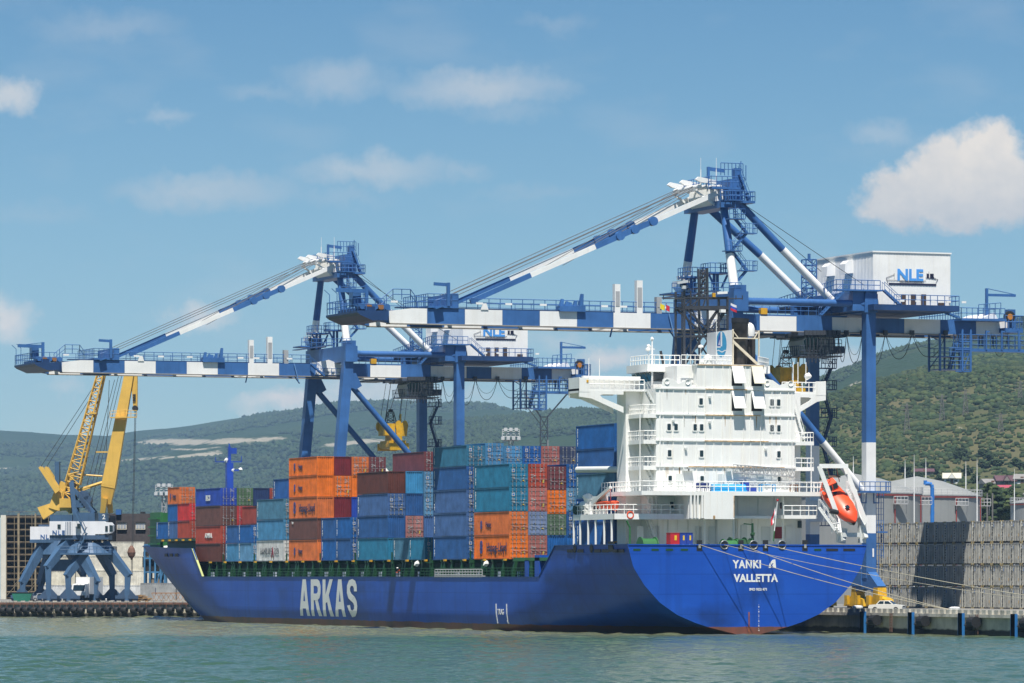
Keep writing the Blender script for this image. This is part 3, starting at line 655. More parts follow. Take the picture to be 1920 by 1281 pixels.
# --- building under scaffolding, dark roofed office, stacked containers, racks
t = thing('scaffolded_building', 'dark unfinished multi-storey building wrapped in scaffolding behind the harbour cranes', 'building', place(55, 868), RZ)
L = lambda p: lf(p, 868, 55, 868)[0]
x0, x1 = L(11), L(205); top = zq(966, 868)
MB().box(x0, x1, 2, 14, 2.42, top - .4).build('wall', mat('dark facade', (.022, .02, .022), .8, .3), t)
MB().box(L(-40), L(1), 0, 14, 2.42, top - .5).build('side_wall', mat('pale blue wall', (.42, .52, .62), .7, .06), t)
MB().box(L(1), L(11), .3, 14, 2.42, top).build('pier', mat('cream pier', (.62, .60, .52), .7, .08), t)
sc = mat('scaffold timber', (.24, .185, .12), .9, .4, 1.)
b = MB(); n = 13
for k in range(n + 1): z = 2.6 + (top - 3) * k / n; b.box(x0, x1, 0, .9, z, z + .08 + .06 * (k % 2)); b.box(x0, x1, -.02, .04, z + 1, z + 1.04)
b.build('scaffold_plank', sc, t)
b = MB()
for k in range(16): x = x0 + (x1 - x0) * k / 15 + R.uniform(-.3, .3); b.tube((x, -.05, 2.42), (x, -.05, top + R.uniform(-.6, .8)), .055, n=5); b.tube((x, -.05, 3 + 2 * (k % 3)), (x + 3.4, -.05, 7 + 2 * (k % 3)), .04, n=4)
for p in (33, 65): b.box(L(p), L(p + 3), -.25, .1, 2.42, top + .3)
b.build('scaffold_pole', mat('scaffold pole', (.27, .22, .14), .7, .3, 1.), t)
MB().box(x0, x1, .2, 14, top - .38, top).build('roof', mat('dark roof', (.05, .045, .045), .8), t)

t = thing('office_building', 'building with tall dark brown roof and two white dormer windows', 'building', place(245, 882), RZ)
L = lambda p: lf(p, 882, 245, 882)[0]; Z = lambda q: zq(q, 882)
MB().box(L(204), L(400), .6, 16, 2.42, Z(1020)).build('wall', mat('cream wall', (.6, .57, .48), .8, .08), t)
MB().prism([(0, Z(1021)), (2.2, Z(963)), (14, Z(963)), (16.5, Z(1021))], 'x', L(202), L(402)).build('roof', mat('dark brown tiles', (.032, .026, .026), .85, .3, 1.2), t)
MB().box(L(216), L(226), 1.2, 3, Z(965), Z(955)).build('roof_frame', blue, t)
MB().box(L(260), L(268), 4, 6, Z(964), Z(959)).build('chimney', dark, t)
for p in (228, 263):
    w = MB().box(L(p - 9), L(p + 9), .4, 3, Z(993), Z(980)).build('window', mat('cream frame', (.66, .62, .5), .7), t)
    for k in (-1, 0, 1): MB().box(L(p + k * 5.6 - 2.2), L(p + k * 5.6 + 2.2), .36, .5, Z(991), Z(982)).build('pane', mat('grey pane', (.35, .38, .42), .2), w)
    MB().prism([(L(p - 9.5), Z(980)), (L(p + 9.5), Z(980)), (L(p + 8), Z(978.6)), (L(p - 8), Z(978.6))], 'y', .2, 3).build('dormer_roof', dark, w)
cont_i = [0]
# ---------------------------------------------------------------- containers: meshes shared by every box
CW = 2.438
def cont_mesh(Ln, Hh, closed):
    """body of a box; local x 0..CW, y 0..-Ln, z 0..Hh.  closed: corrugated end at the aft (-y) side"""
    b = MB(); r = .11
    for x in (0, CW - r):
        for y in (0, -Ln + r): b.box(x, x + r, y - r, y, 0, Hh)
        b.box(x + .004, x + r - .004, -Ln + r, -r, Hh - .09, Hh - .003); b.box(x + .004, x + r - .004, -Ln + r, -r, .02, .16)
    for y in (-.003, -Ln + .093):
        b.box(r, CW - r, y - .09, y, Hh - .1, Hh - .004); b.box(r, CW - r, y - .09, y, .02, .16)
    b.box(r, CW - r, -Ln + .09, -.09, Hh - .06, Hh - .03); b.box(r, CW - r, -Ln + .09, -.09, .06, .12)
    def corr(P, a0, a1):                 # trapezoid ribs
        n = int((a1 - a0) / .28); w = (a1 - a0) / n; pts = []
        for i in range(n):
            s = a0 + i * w; pts += [(s, .075), (s + w * .32, .075), (s + w * .5, .03), (s + w * .82, .03)]
        pts.append((a1, .075)); vs = []
        for z in (.16, Hh - .09): vs += [P(u, d, z) for u, d in pts]
        m = len(pts); b.add(vs, [(i, i + 1, m + i + 1, m + i) for i in range(m - 1)])
    corr(lambda u, d, z: (d, -u, z), r, Ln - r); corr(lambda u, d, z: (CW - d, -u, z), r, Ln - r)
    corr(lambda u, d, z: (u, -d, z), r, CW - r)
    if closed:
        corr(lambda u, d, z: (u, -Ln + d, z), r, CW - r)
        for i in range(8): b.box(r + .12 + i * .27, r + .2 + i * .27, -Ln - .004, -Ln + .05, Hh - .2, Hh - .12, 1)
    me = b.mesh('container_body'); me.materials.append(None); me.materials.append(dark); return me
def door_mesh(Hh):
    b = MB(); w = (CW - .24) / 2
    b.box(0, w - .01, -.0, .05, .17, Hh - .11)
    n = 5
    for k in range(n): z = .3 + (Hh - .62) * k / (n - 1); b.box(.06, w - .07, -.035, 0, z - .1, z + .1)
    me = b.mesh('door'); me.materials.append(None); return me
def rod_mesh(Hh):
    b = MB(); b.tube((0, -.07, .1), (0, -.07, Hh - .06), .024, n=6)
    for z in (.16, .75, Hh * .5, Hh - .5, Hh - .14): b.box(-.06, .06, -.09, -.03, z - .05, z + .05)
    b.box(-.02, .38, -.1, -.07, 1.0, 1.05)
    me = b.mesh('locking_rod'); me.materials.append(mat('locking rod steel', (.27, .275, .28), .55)); return me
CM = {}
def cm(kind, *a):
    k = (kind, *a)
    if k not in CM: CM[k] = {'b': cont_mesh, 'd': door_mesh, 'r': rod_mesh}[kind](*a)
    return CM[k]
def marks(kind):
    if ('m', kind) in CM: return CM['m', kind]
    if kind == 0: return []
    b = MB(); rnd = random.Random(kind)
    def q(x, z, w, h, mi): b.box(x, x + w, -.052, -.046, z, z + h, mi)
    if kind == 1:                        # pale panel with a disc, text rows, warning triangle
        q(.32, 1.85, .36, .40, 0); b.lathe((.5, -.05, 2.05), [(0, -.006), (.13, -.006)], 14, 1, ax='y')
    for x0 in (.3, 1.45):
        for k in range(3):
            if rnd.random() < .8: q(x0 + .1 * (k % 2), 2.28 - k * .17 - (.75 if x0 < 1 else 0), .25 + .2 * rnd.random(), .05, 0)
        for k in range(4):
            if rnd.random() < .6: q(x0 + .25 + .3 * rnd.random(), .5 + k * .3,   .08 + .1 * rnd.random(), .09, 0 if rnd.random() < .55 else 3)
    if kind in (1, 2): x = 1.7; b.add([(x, -.053, .78), (x + .24, -.053, .78), (x + .12, -.053, 1.0)], [(0, 1, 2)], 2)
    if kind == 3: q(1.85, .55, .22, .42, 2)
    me = b.mesh('marking')
    for k in (mat('faded white mark', (.5, .5, .5), .6), mat('mark blue', (.03, .14, .45)), mat('warning yellow', (.75, .5, .03)), dark): me.materials.append(k)
    o = bpy.data.objects.new('marking', me); COL.objects.link(o); have = set(bpy.data.objects); split_far([o]); out = [o] + [q for q in bpy.data.objects if q not in have]
    CM['m', kind] = [q.data for q in out]
    for q in out: bpy.data.objects.remove(q)
    return CM['m', kind]
CC = {}
def cmat(nm, col, rust=.5):             # three ages of the same paint: fresh, faded, weathered
    k = R.randrange(3); f = (1.0, .88, 1.0)[k]; g_ = sum(col) / 3; fade = (.0, .10, .22)[k]
    c2 = [min(.85, (c * (1 - fade) + g_ * fade) * f + (.015 if k == 2 else 0)) for c in col]
    return mat(f'container {nm} {k}', c2, .5, .24, .7, rust=(.25, .5, .8)[k], rustcol=[c * .35 + .035 for c in col])
PAL = dict(orange=(.72, .16, .012), teal=(.02, .17, .30), lightblue=(.045, .24, .47), blue=(.012, .10, .33), royal=(.02, .06, .36), navy=(.02, .04, .12), brown=(.13, .034, .022),
           red=(.50, .03, .03), rust=(.36, .055, .03), maroon=(.16, .016, .022), pink=(.42, .13, .11), green=(.08, .15, .075), peri=(.14, .21, .42), silver=(.52, .53, .53), purple=(.22, .09, .085), grey=(.34, .35, .35), cream=(.66, .62, .5), white=(.66, .67, .66))
WORD = dict(orange='orange', teal='teal blue', lightblue='light blue', blue='deep blue', royal='royal blue', navy='dark navy', brown='dark brown', red='bright red', rust='rusty red', maroon='maroon', pink='pinkish red', green='grey green',
            peri='pale periwinkle blue', silver='silver grey', purple='purple brown', grey='grey', cream='cream', white='white')
def container(x, y, z, col, label, group, Ln=12.19, hc=True, end='door', mk=2, tx=None, rz=0, parts=True, name='shipping_container'):
    Hh = 2.89 if hc else 2.59
    m = cmat(col, PAL[col]); t = thing(name, label, 'container', (x, y, z), rz, group)
    inst('body', cm('b', Ln, Hh, end == 'front'), t, [m])
    if end == 'door' and parts:
        w = (CW - .24) / 2
        for k in (0, 1):
            d = inst('door', cm('d', Hh), t, [m], (.12 + k * w, -Ln, 0))
            for u in (.3, .78): inst('locking_rod', cm('r', Hh), d, None, (u, 0, 0))
        for q in marks(mk): inst('marking', q, t, None, (0, -Ln, 0))
    for (body, cl, dy, dz, size, bold, side) in (tx or ()):
        f = FACE_PORT if side == 'port' else FACE_AFT
        loc = (-.014, -dy, dz) if side == 'port' else (dy, -Ln - .02, dz)
        text('lettering', body, cl, t, loc, f, bold=bold, size=size, sx=.9, line=.78, align='CENTER' if '\n' in body else 'LEFT')
    return t
inkblue = mat('dark blue ink', (.01, .015, .08)); inkred = mat('crimson ink', (.3, .01, .03)); inkgrey = mat('grey ink', (.16, .16, .17)); inklogo = mat('logo blue ink', (.03, .05, .25))
VERT = ('A\nR\nK\nA\nS\n \nL\nI\nN\nE', letter_white, .55, 2.35, .27, .012, 'port')
HAP = [('Hapag-Lloyd', inkblue, 4.3, .95, 1.55, .02, 'port'), ('8', inklogo, 2.0, .75, 2.2, .06, 'port')]
FER = [('Hapag', inkblue, 4.0, 1.1, .85, .015, 'port'), ('8', inklogo, 2.2, .85, 1.4, .05, 'port')]
tiers = {1: ['the only'], 2: ['bottom', 'top'], 3: ['bottom', 'middle', 'top'], 4: ['bottom', 'second', 'third', 'top'], 5: ['bottom', 'second', 'third', 'fourth', 'top']}
HB = 8.75
rowname = ['port row', 'second row', 'third row', 'fourth row', 'fifth row', 'sixth row']
def stack(bay, y, x, row, items, z0=HB, ntier=None, first=0):
    """items bottom to top: (colour, kind, extra)"""
    z = z0; nt = ntier or len(items)
    for k, it in enumerate(items):
        tn = tiers[5][k + first] if nt == 5 else tiers[nt][k + first]
        if it is None: z += 2.91; continue
        col, kind = it[0], it[1]; tx = it[2] if len(it) > 2 else None; mk = it[3] if len(it) > 3 else 2
        hc = 'h' in kind; Hh = 2.89 if hc else 2.59
        end = 'front' if 'f' in kind else 'door'
        g = 'containers stacked on the ship'
        if '2' in kind:
            for j, nm in ((0, 'forward'), (1, 'after')):
                container(x, y - j * 6.1, z, col if j == 0 or len(it) < 5 else it[4], f'{WORD[col]} short container, {nm} of pair, {tn} tier, {rowname[row]}, {bay}', g, 6.06, hc, end, mk, tx)
        else:
            det = {'door': 'door end showing', 'front': 'ribbed blank end showing'}[end]
            if tx and tx is HAP: det = 'large dark lettering'
            elif tx and tx is FER: det = 'small dark lettering'
            elif tx and tx[0] is VERT: det = 'white vertical lettering'
            elif tx: det = 'lettered side'
            container(x, y, z, col, f'{WORD[col]} container, {det}, {tn} tier, {rowname[row]}, {bay}', g, 12.19, hc, end, mk, tx)
        z += Hh + .022
V = [VERT]; P14 = 14.6
def byy(n): return -P14 * n
X = lambda r: r * 2.5
# bow bays on the raised foredeck
b1 = 'foremost bay'
yb1 = at_x(293, 1000, 2.6).y; yb2 = at_x(333, 1000, 1.4).y
stack(b1, yb1, 2.6, 0, [('blue', '2', V, 1)], 12.3, 3)
for k, (c_, w_) in enumerate((('blue', 'middle'), ('orange', 'top'))):
    container(2.6, yb1 - 6.1, 12.3 + 2.612 * (k + 1), c_, f'{WORD[c_]} short container, {w_} tier above the blue pair in the foremost bay', 'containers stacked on the ship', 6.06, False, 'door', 2, None if k == 0 else [('Hapag', inkblue, 2.4, 1., .8, .012, 'port'), ('8', inklogo, 1.2, .8, 1.2, .04, 'port')])
b2 = 'short bay behind the foremost'
for k, c_ in enumerate(('rust', 'red')):
    container(1.4, yb2, 12.3 + 2.612 * k, c_, f'{WORD[c_]} short container, {("bottom", "upper")[k]} tier of the short bay behind the foremost', 'containers stacked on the ship', 6.06, False, 'door', 2)
bn = [f'{o} bay from bow' for o in ('first', 'second', 'third', 'fourth', 'fifth', 'sixth', 'seventh', 'eighth', 'ninth')]
# bay 0
y = byy(0)
stack(bn[0], y, X(0), 0, [('brown', 's'), ('rust', 's', [('ADMIRAL', letter_white, 4.6, .9, .95, .03, 'port')]), ('brown', 'h'), ('royal', 's', [('BECS', letter_white, 5.0, .8, 1.1, .04, 'port')], 2)])
stack(bn[0], y, X(1), 1, [('red', 's'), ('rust', 's'), ('red', 'h'), ('green', 's')])
stack(bn[0], y, X(2), 2, [('navy', 'sf')], HB + 2.612 * 2 + 2.912, 4, 3); stack(bn[0], y, X(3), 3, [('rust', 's')], HB + 2.612 * 2 + 2.912, 4, 3)
# bay 1
y = byy(1)
stack(bn[1], y, X(0), 0, [('lightblue', '2s', V, 1), ('blue', '2s', V, 1)])
stack(bn[1], y, X(1), 1, [('rust', 's')], HB + 2.62 * 2 + .1, 3, 2)
# bay 2
y = byy(2)
stack(bn[2], y, X(0), 0, [('silver', 'h', [('HAMBURG', inkgrey, 1.7, 1.0, 1.25, .0, 'port'), ('SÜD', inkgrey, 8.0, 1.0, 1.25, .0, 'port'), ('A', inkred, 6.7, .6, 1.9, .06, 'port')]), ('lightblue', 'h', V, 1), ('teal', 'h', V, 1)])
stack(bn[2], y, X(1), 1, [('blue', 'h', V, 1)], HB + 2.912 * 3, 4, 3)
# bay 3
y = byy(3)
stack(bn[3], y, X(0), 0, [('orange', 'hf', FER), ('brown', 'hf', [('tex', letter_white, 1.3, 2.2, .6, .01, 'port')]), ('orange', 'hf', HAP), ('orange', 'hf', FER), ('orange', 'sf', FER)])
stack(bn[3], y, X(1), 1, [('orange', 'hf'), ('maroon', 'hf'), ('orange', 'h', None, 3), ('maroon', 'sf')], HB + 2.912, 5, 1)
stack(bn[3], y, X(2), 2, [('orange', 'hf'), ('royal', 'hf'), ('orange', 'hf'), ('orange', 's', None, 3)], HB + 2.912, 5, 1)
stack(bn[3], y, X(3), 3, [('maroon', 's', None, 3)], HB + 2.912 * 4, 5, 4)
# bay 4
y = byy(4) + .6
stack(bn[4], y, X(0), 0, [('blue', '2h', V, 1), ('blue', '2h', V, 1)])
# bay 5
y = byy(5) + .3
stack(bn[5], y, X(0), 0, [('teal', 'hf', V), ('blue', 'hf', V), ('blue', 'h', V, 1), ('brown', 'hf')])
stack(bn[5], y, X(1), 1, [('teal', 'hf'), ('pink', 'h', None, 3), ('blue', 'hf'), ('lightblue', 'hf')])
stack(bn[5], y, X(2), 2, [('blue', 'hf'), ('blue', 'hf'), ('lightblue', 'h', None, 1), ('lightblue', 'h', None, 1), ('maroon', 's', None, 3)])
# bay 6
y = byy(6) + .6
stack(bn[6], y, X(0), 0, [('teal', '2h', V, 1)])
# bay 7
y = byy(7)
stack(bn[7], y, X(0), 0, [('blue', 'h', V, 1), ('blue', 'h', V, 1), ('blue', 'h', V, 1), ('blue', 'h', V, 1), ('teal', 's', V, 1)])
for r, c_ in enumerate(('lightblue', 'lightblue', 'blue', 'pink', 'navy')):
    stack(bn[7], y, X(r + 1), r + 1, [(c_, 'h' if r == 0 else 's', None, 1 if 'blue' in c_ and r < 3 else 2)], HB + 2.912 * 4, 5, 4)
stack(bn[7], y, X(1), 1, [('blue', 'h', None, 1)] * 4, HB, 5)
# bay 8
y = byy(8) - .3
stack(bn[8], y, X(0), 0, [('orange', 'h', HAP), ('orange', 'h', FER), ('teal', 'h', V, 1), ('teal', 'h', V, 1)])
stack(bn[8], y, X(1), 1, [('pink', 'h', None, 3), ('peri', 'h', None, 2), ('pink', 'h', None, 3), ('rust', 'h', None, 3)])
stack(bn[8], y, X(2), 2, [('blue', 'hf'), ('green', 's', None, 2), ('orange', 'h', None, 2), ('maroon', 'h', None, 2)])
stack(bn[8], y, X(3), 3, [('blue', 'hf'), ('blue', 'h', None, 1), ('lightblue', 'h', None, 1), ('blue', 'h', None, 1)])
# bay just forward of the superstructure
b9 = 'bay beside superstructure'
yb = at_x(1080, 900, 4.9).y
stack(b9, yb, 4.9, 1, [('blue', 'h', V, 1), ('blue', 'h', V, 1), ('teal', 'h', V, 1), ('blue', 'h', V, 1), ('blue', 'h', V, 1)], 10.15)

# ---- reefers in the quayside wall, four tiers, doors to the sea
XR = 75.
def reefer_mesh():
    b = MB(); w, h = 2.44, 2.80
    for y in (0, w - .16): b.box(-.06, .06, y, y + .16, 0, h, 5)
    for z in (0, h - .14): b.box(-.055, .05, .16, w - .16, z, z + .14, 1 if z == 0 else 0)
    b.box(.0, 12, .02, w - .02, .02, h - .02, 0)
    for k in range(13): b.box(-.05, .0, .2 + k * .158, .25 + k * .158, .15, h - .15, (0, 5, 6)[(k * 2) % 3])
    for k in range(6): b.box(-.1, -.05, w - .14 + .06 * (k % 2), w + .04 + .08 * (k % 2), .45 + k * .36, .6 + k * .36, 1)     # hinge lugs down the joint
    b.box(-.07, -.05, .5, .74, .70, 1.08, 2); b.box(-.07, -.05, w - .5, w - .3, 2.0, 2.4, 3); b.box(-.06, -.05, 1.2, 1.28, .2, .75, 1); b.box(-.06, -.05, 1.6, 1.66, .2, .6, 1)
    for y in (.62, 1.5): b.tube((-.09, y, .1), (-.09, y, 2.72), .022, n=5, mi=5)
    for y in (.0, w - .2):
        for z in (-.04, h - .14): b.box(-.13, 0, y, y + .2, z, z + .2, 4)
    me = b.mesh('reefer')
    for m in (mat('reefer grey', (.40, .405, .385), .6, .2, .8, streak=.35), dark, mat('reefer label orange', (.42, .24, .05)), mat('reefer label blue', (.06, .16, .36)), mat('brass fitting', (.34, .27, .13), .5), mat('reefer pale frame', (.52, .51, .45), .6, .2, .8), mat('reefer dark rib', (.24, .245, .24), .6, .2, .8)): me.materials.append(m)
    return me
rme = reefer_mesh()
trow = ['bottom', 'second', 'third', 'top']
NR = 18; yr0 = -121.5
for k in range(NR):
    for j in range(4):
        pos = ordn[k] if k < 25 else str(k)
        t = inst('reefer_container', rme, None, None, (XR + R.uniform(-.05, .05), yr0 + k * 2.8 + R.uniform(-.05, .05), 2.42 + j * 2.9))
        tag(t, f'weathered grey reefer end in the quayside wall, {trow[j]} tier, {ordn[NR - 1 - k]} column from the crane leg', 'container', 'grey reefers stacked as a wall')

# ---- containers on the left quay
def lcont(p, q, d, col, label, Ln=12.19, hc=True, tx=None, name='shipping_container'):
    v = at_d(p, q, d)
    # long side facing the camera: local -y axis runs along the image
    t = container(v.x, v.y, v.z, col, label, 'containers stacked on the far quay', Ln, hc, 'door', 0, tx, RZ + pi / 2, False, name); return t
DL = 850; ud = 6.2 * F / DL; hh = 2.612 * F / DL; bq = YH - (2.42 - H) * F / DL
for nm, p in (('beside the blue racks', 207), ('behind the harbour crane legs', 207 - ud), ('behind the white lorry', 207 - 2 * ud)):
    for k in range(4): lcont(p, bq - k * hh, DL, 'cream' if k > 0 else 'white', f'{"cream" if k else "white"} container, {("bottom", "second", "third", "top")[k]} of the four high stack {nm}', 6.06, False)
for k in range(3):
    lcont(311, bq - k * hh, DL - 2, 'white', f'white container behind the ship bow, {("bottom", "middle", "top")[k]} of its stack', 12.19, False)
t1 = lcont(263, bq + .5, 806, 'grey', 'grey short container with dark vertical mark under the blue racks', 6.06, True, [('I\nI\nI', inkblue, 2.6, 1.7, .5, .03, 'port')])
t2 = lcont(263 + 6.2 * F / 806, bq + .5, 806, 'grey', 'grey short container with blue lettering beside the ship bow', 6.06, True, [('ARKAS', inklogo, 2.5, .7, .85, .02, 'port')])
# ---------------------------------------------------------------- the container ship
ship = thing('container_ship', 'large blue container ship with white superstructure moored stern towards the viewer', 'ship', (0, 0, 0))
def hull_mat():
    m = bpy.data.materials.new('hull paint'); m.use_nodes = True; nt = m.node_tree; N = nt.nodes; L = nt.links
    b = N['Principled BSDF']; b.inputs['Roughness'].default_value = .38; b.inputs['Specular IOR Level'].default_value = .2
    g = N.new('ShaderNodeNewGeometry'); sx = N.new('ShaderNodeSeparateXYZ'); L.new(g.outputs['Position'], sx.inputs[0])
    def noise_(sc, vec, det=5):
        v = N.new('ShaderNodeVectorMath'); v.operation = 'MULTIPLY'; v.inputs[1].default_value = vec; L.new(g.outputs['Position'], v.inputs[0])
        n = N.new('ShaderNodeTexNoise'); n.inputs['Scale'].default_value = sc; n.inputs['Detail'].default_value = det; L.new(v.outputs[0], n.inputs['Vector']); return n.outputs['Fac']
    def mapr(v, a, b_, c=0, d=1):
        r = N.new('ShaderNodeMapRange'); r.inputs['From Min'].default_value = a; r.inputs['From Max'].default_value = b_; r.inputs['To Min'].default_value = c; r.inputs['To Max'].default_value = d; L.new(v, r.inputs['Value']); return r.outputs[0]
    def mixc(f, a, b_):
        x = N.new('ShaderNodeMix'); x.data_type = 'RGBA'; L.new(f, x.inputs['Factor'])
        for s, v in (('A', a), ('B', b_)):
            if isinstance(v, tuple): x.inputs[s].default_value = (*v, 1)
            else: L.new(v, x.inputs[s])
        return x.outputs['Result']
    c = mixc(mapr(noise_(.12, (1, 1, 2)), .35, .65), (.011, .068, .39), (.016, .092, .47))
    c = mixc(mapr(noise_(1., (.9, .5, .05), 6), .52, .8, 0, .6), c, (.012, .045, .22))       # vertical run-off
    c = mixc(mapr(noise_(.22, (1, .35, .6), 6), .60, .74, 0, .55), c, (.012, .022, .06))     # fender scuffs
    w = N.new('ShaderNodeMath'); w.operation = 'MULTIPLY_ADD'; w.inputs[1].default_value = .35; L.new(noise_(.5, (1, 1, 1)), w.inputs[0]); L.new(sx.outputs['Z'], w.inputs[2])
    def seam(sock, period, w_):
        f = N.new('ShaderNodeMath'); f.operation = 'PINGPONG'; f.inputs[1].default_value = period / 2; L.new(sock, f.inputs[0]); return mapr(f.outputs[0], 0, w_, .35, 0)
    c = mixc(seam(sx.outputs['Z'], 2.3, .09), c, (.006, .028, .16)); c = mixc(seam(sx.outputs['Y'], 9.0, .12), c, (.006, .03, .17))
    c = mixc(mapr(noise_(.09, (1, .5, 1.6), 7), .58, .70, 0, .5), c, (.010, .016, .035))
    bt = mapr(w.outputs[0], 1.0, 1.05, 1, 0)
    red = mixc(mapr(noise_(.4, (1, .6, .3)), .4, .65), (.21, .075, .055), (.12, .062, .045))
    c = mixc(bt, c, red); L.new(c, b.inputs['Base Color'])
    wv = N.new('ShaderNodeTexNoise'); wv.inputs['Scale'].default_value = .35; wv.inputs['Detail'].default_value = 2; L.new(g.outputs['Position'], wv.inputs['Vector'])
    bp = N.new('ShaderNodeBump'); bp.inputs['Strength'].default_value = .25; bp.inputs['Distance'].default_value = .12; L.new(wv.outputs['Fac'], bp.inputs['Height']); L.new(bp.outputs[0], b.inputs['Normal'])
    return m
hullm = hull_mat()
YT, XC, HBM = -169.5, 14.0, 15.0
tz = [-1.5, 0, .2, .63, 1.08, 2.23, 3.64, 5.6, 7.7, 10.3]; tb = [.5, 1.2, 2.4, 4.1, 6.0, 8.85, 11.0, 12.9, 14.3, 15.0]
fz = [-1.5, 0, 2, 4, 10.3]; fb = [14.2, 14.6, 14.95, 15, 15]
def ztop(y):
    if y < -147: return 10.28
    if y < -141.8: return 10.28 - (y + 147) / 5.2 * 3.75
    if y < -6.7: return 6.55
    if y < -2: return 6.55 + (y + 6.7) / 4.7 * 4.15
    return 10.7 + (y + 2) / 64 * .9
def hb(y, z):
    full = np.interp(z, fz, fb); t = np.interp(z, tz, tb)
    if y < -118:
        u = (y - YT) / (-118 - YT); k = 1 - (1 - u) ** 2.2
        k = min(1, k * (1 + .04 * max(z, 0))); return t + (full - t) * k
    zz = max(z, 0); tip = 35.5 + 26.5 * (min(zz, 11.6) / 11) ** .95; y0 = -22 + 1.6 * zz
    if y <= y0: return full
    u = min(1, (y - y0) / (tip - y0)); p = 1.75 + .09 * zz
    return max(.02, full * (1 - u ** p))
def stem(z): return 35.5 + 26.5 * (min(max(z, 0), 11.6) / 11) ** .95
ys = list(np.linspace(YT, -150, 12)) + [-147, -145.7, -144.4, -143.1, -141.8] + list(np.linspace(-136, -8, 40)) + [-6.7, -5.5, -4.2, -3.1, -2] + list(np.linspace(0, 30, 18))
NZ = 26
hbm = MB(); rows = []
def hull_row(y, fr=None):
    r = []
    for k in range(NZ):
        f = k / (NZ - 1); z = -1.5 + (ztop(y) + 1.5) * f; r.append((y, z))
    return r
# bow stations follow the raked stem: each column runs from its own stem point
cols = [[(y, *p) for p in [(q[1],) for q in hull_row(y)]] for y in ys]
for s in np.linspace(.05, 1, 22):
    c = []
    for k in range(NZ):
        f = k / (NZ - 1); zt = ztop(30 + s * 32); z = -1.5 + (zt + 1.5) * f; c.append((30 + s * (stem(z) - 30), z))
    cols.append(c)
nc = len(cols)
vs = []
for side in (-1, 1):
    for c in cols:
        for (y, z) in c: vs.append((XC + side * hb(y, z), y, z))
fs = []
for si, side in enumerate((-1, 1)):
    o = si * nc * NZ
    for i in range(nc - 1):
        for k in range(NZ - 1):
            a, b_, c_, d_ = o + i * NZ + k, o + (i + 1) * NZ + k, o + (i + 1) * NZ + k + 1, o + i * NZ + k + 1
            fs.append((a, d_, c_, b_) if side < 0 else (a, b_, c_, d_))
hbm.add(vs, fs)
hull = hbm.build('hull', hullm, ship, smooth=True)
b = MB(); n = nc * NZ
tr = [(XC - hb(YT, z), YT - .02, z) for (_, z) in cols[0]] + [(XC + hb(YT, z), YT - .02, z) for (_, z) in cols[0]]
b.add(tr, [(k, NZ + k, NZ + k + 1, k + 1) for k in range(NZ - 1)])
b.box(XC - 14.9, XC + 14.9, YT - .1, YT - .01, 10.2, 10.32); transom = b.build('transom', hullm, ship)
# thin gunwale cap along the deck edge and rubbing strake of the transom
green = mat('deck green', (.012, .062, .022), .5, .2, streak=.3); greenl = mat('fresh green', (.03, .15, .04), .5, .15)
for nm, m_, z_, yy, xx in (('main_deck', green, 6.2, (-144, -4), 14.8),):
    MB().box(XC - xx, XC + xx, yy[0], yy[1], z_ - .1, z_).build('deck', m_, ship)
MB().box(XC - 13.2, XC + 13.2, YT + .4, -146, 9.0, 9.1).build('poop_deck', mat('poop deck bounce paint', (.36, .38, .33), .7, .3, .5), ship)  # deck colour made pale to bounce light into the recess under the house
pts = [(XC - hb(y, 9.6) + .2, y) for y in np.linspace(-1, 60, 20)]
MB().prism([(x, y) for x, y in pts] + [(2 * XC - x, y) for x, y in reversed(pts)], 'z', 9.5, 9.6).build('forecastle_deck', green, ship)
b = MB()
for i, c in enumerate(cols[:-1]):
    if c[-1][0] < -141 and c[-1][0] > -148: pass
    for side in (-1, 1):
        p = Vector((XC + side * hb(*c[-1]), c[-1][0], c[-1][1] + .02)); q = cols[i + 1][-1]; q = Vector((XC + side * hb(*q), q[0], q[1] + .02)); b.bar(p, q, .18, .08)
b.build('gunwale', mat('gunwale paint', (.02, .06, .2), .5), ship)
MB().bar((XC - hb(-3.9, 9) - .02, -6.9, 6.6), (XC - hb(-1.8, 10) - .02, -1.8, 10.7), .3, .12).build('bulwark_edge', mat('pale edge', (.45, .5, .2), .6), ship)
# bulb with its bow wave
b = MB(); b.lathe((XC, 0, -.25), [(0, 42.5), (.7, 42), (1.1, 40.5), (1.3, 38), (1.3, 34)], 14, ax='y'); b.build('bulb', mat('bulb paint', (.05, .06, .16), .4), ship, smooth=True)
# openings in the bulwarks, shade painted as black plates: rectangular chocks, round fairleads
def rim(x, z, r, y=YT - .03):
    o = MB(); o.lathe((x, y, z), [(r * .72, -.02), (r * .86, -.09), (r, -.02)], 18, 0, ax='y'); o.lathe((x, y, z), [(0, -.012), (r * .74, -.012)], 18, 1, ax='y'); return o
for p in (1358, 1413, 1466):
    c = at_y(p, 1022, YT); rim(c.x, c.z, .56).build('fairlead', [mat('fairlead steel', (.16, .17, .19), .4), dark], ship, True)
for p in (1311, 1389, 1435, 1509):
    c = at_y(p, 1023, YT); f = MB().box(c.x - .34, c.x + .34, YT - .05, YT - .03, c.z - .62, c.z + .62).build('chock', dark, ship)
    MB().box(c.x - .12, c.x + .16, YT - .12, YT - .05, c.z - .3, c.z + .12).build('roller', steel, f)
for p in (1194, 1228, 1255, 1283, 1533):
    c = at_y(p, 1031, YT); MB().prism([(c.x - .4, c.z - .12), (c.x + .4, c.z - .12), (c.x + .48, c.z), (c.x + .4, c.z + .12), (c.x - .4, c.z + .12), (c.x - .48, c.z)], 'y', YT - .045, YT - .03).build('freeing_port', green, ship)
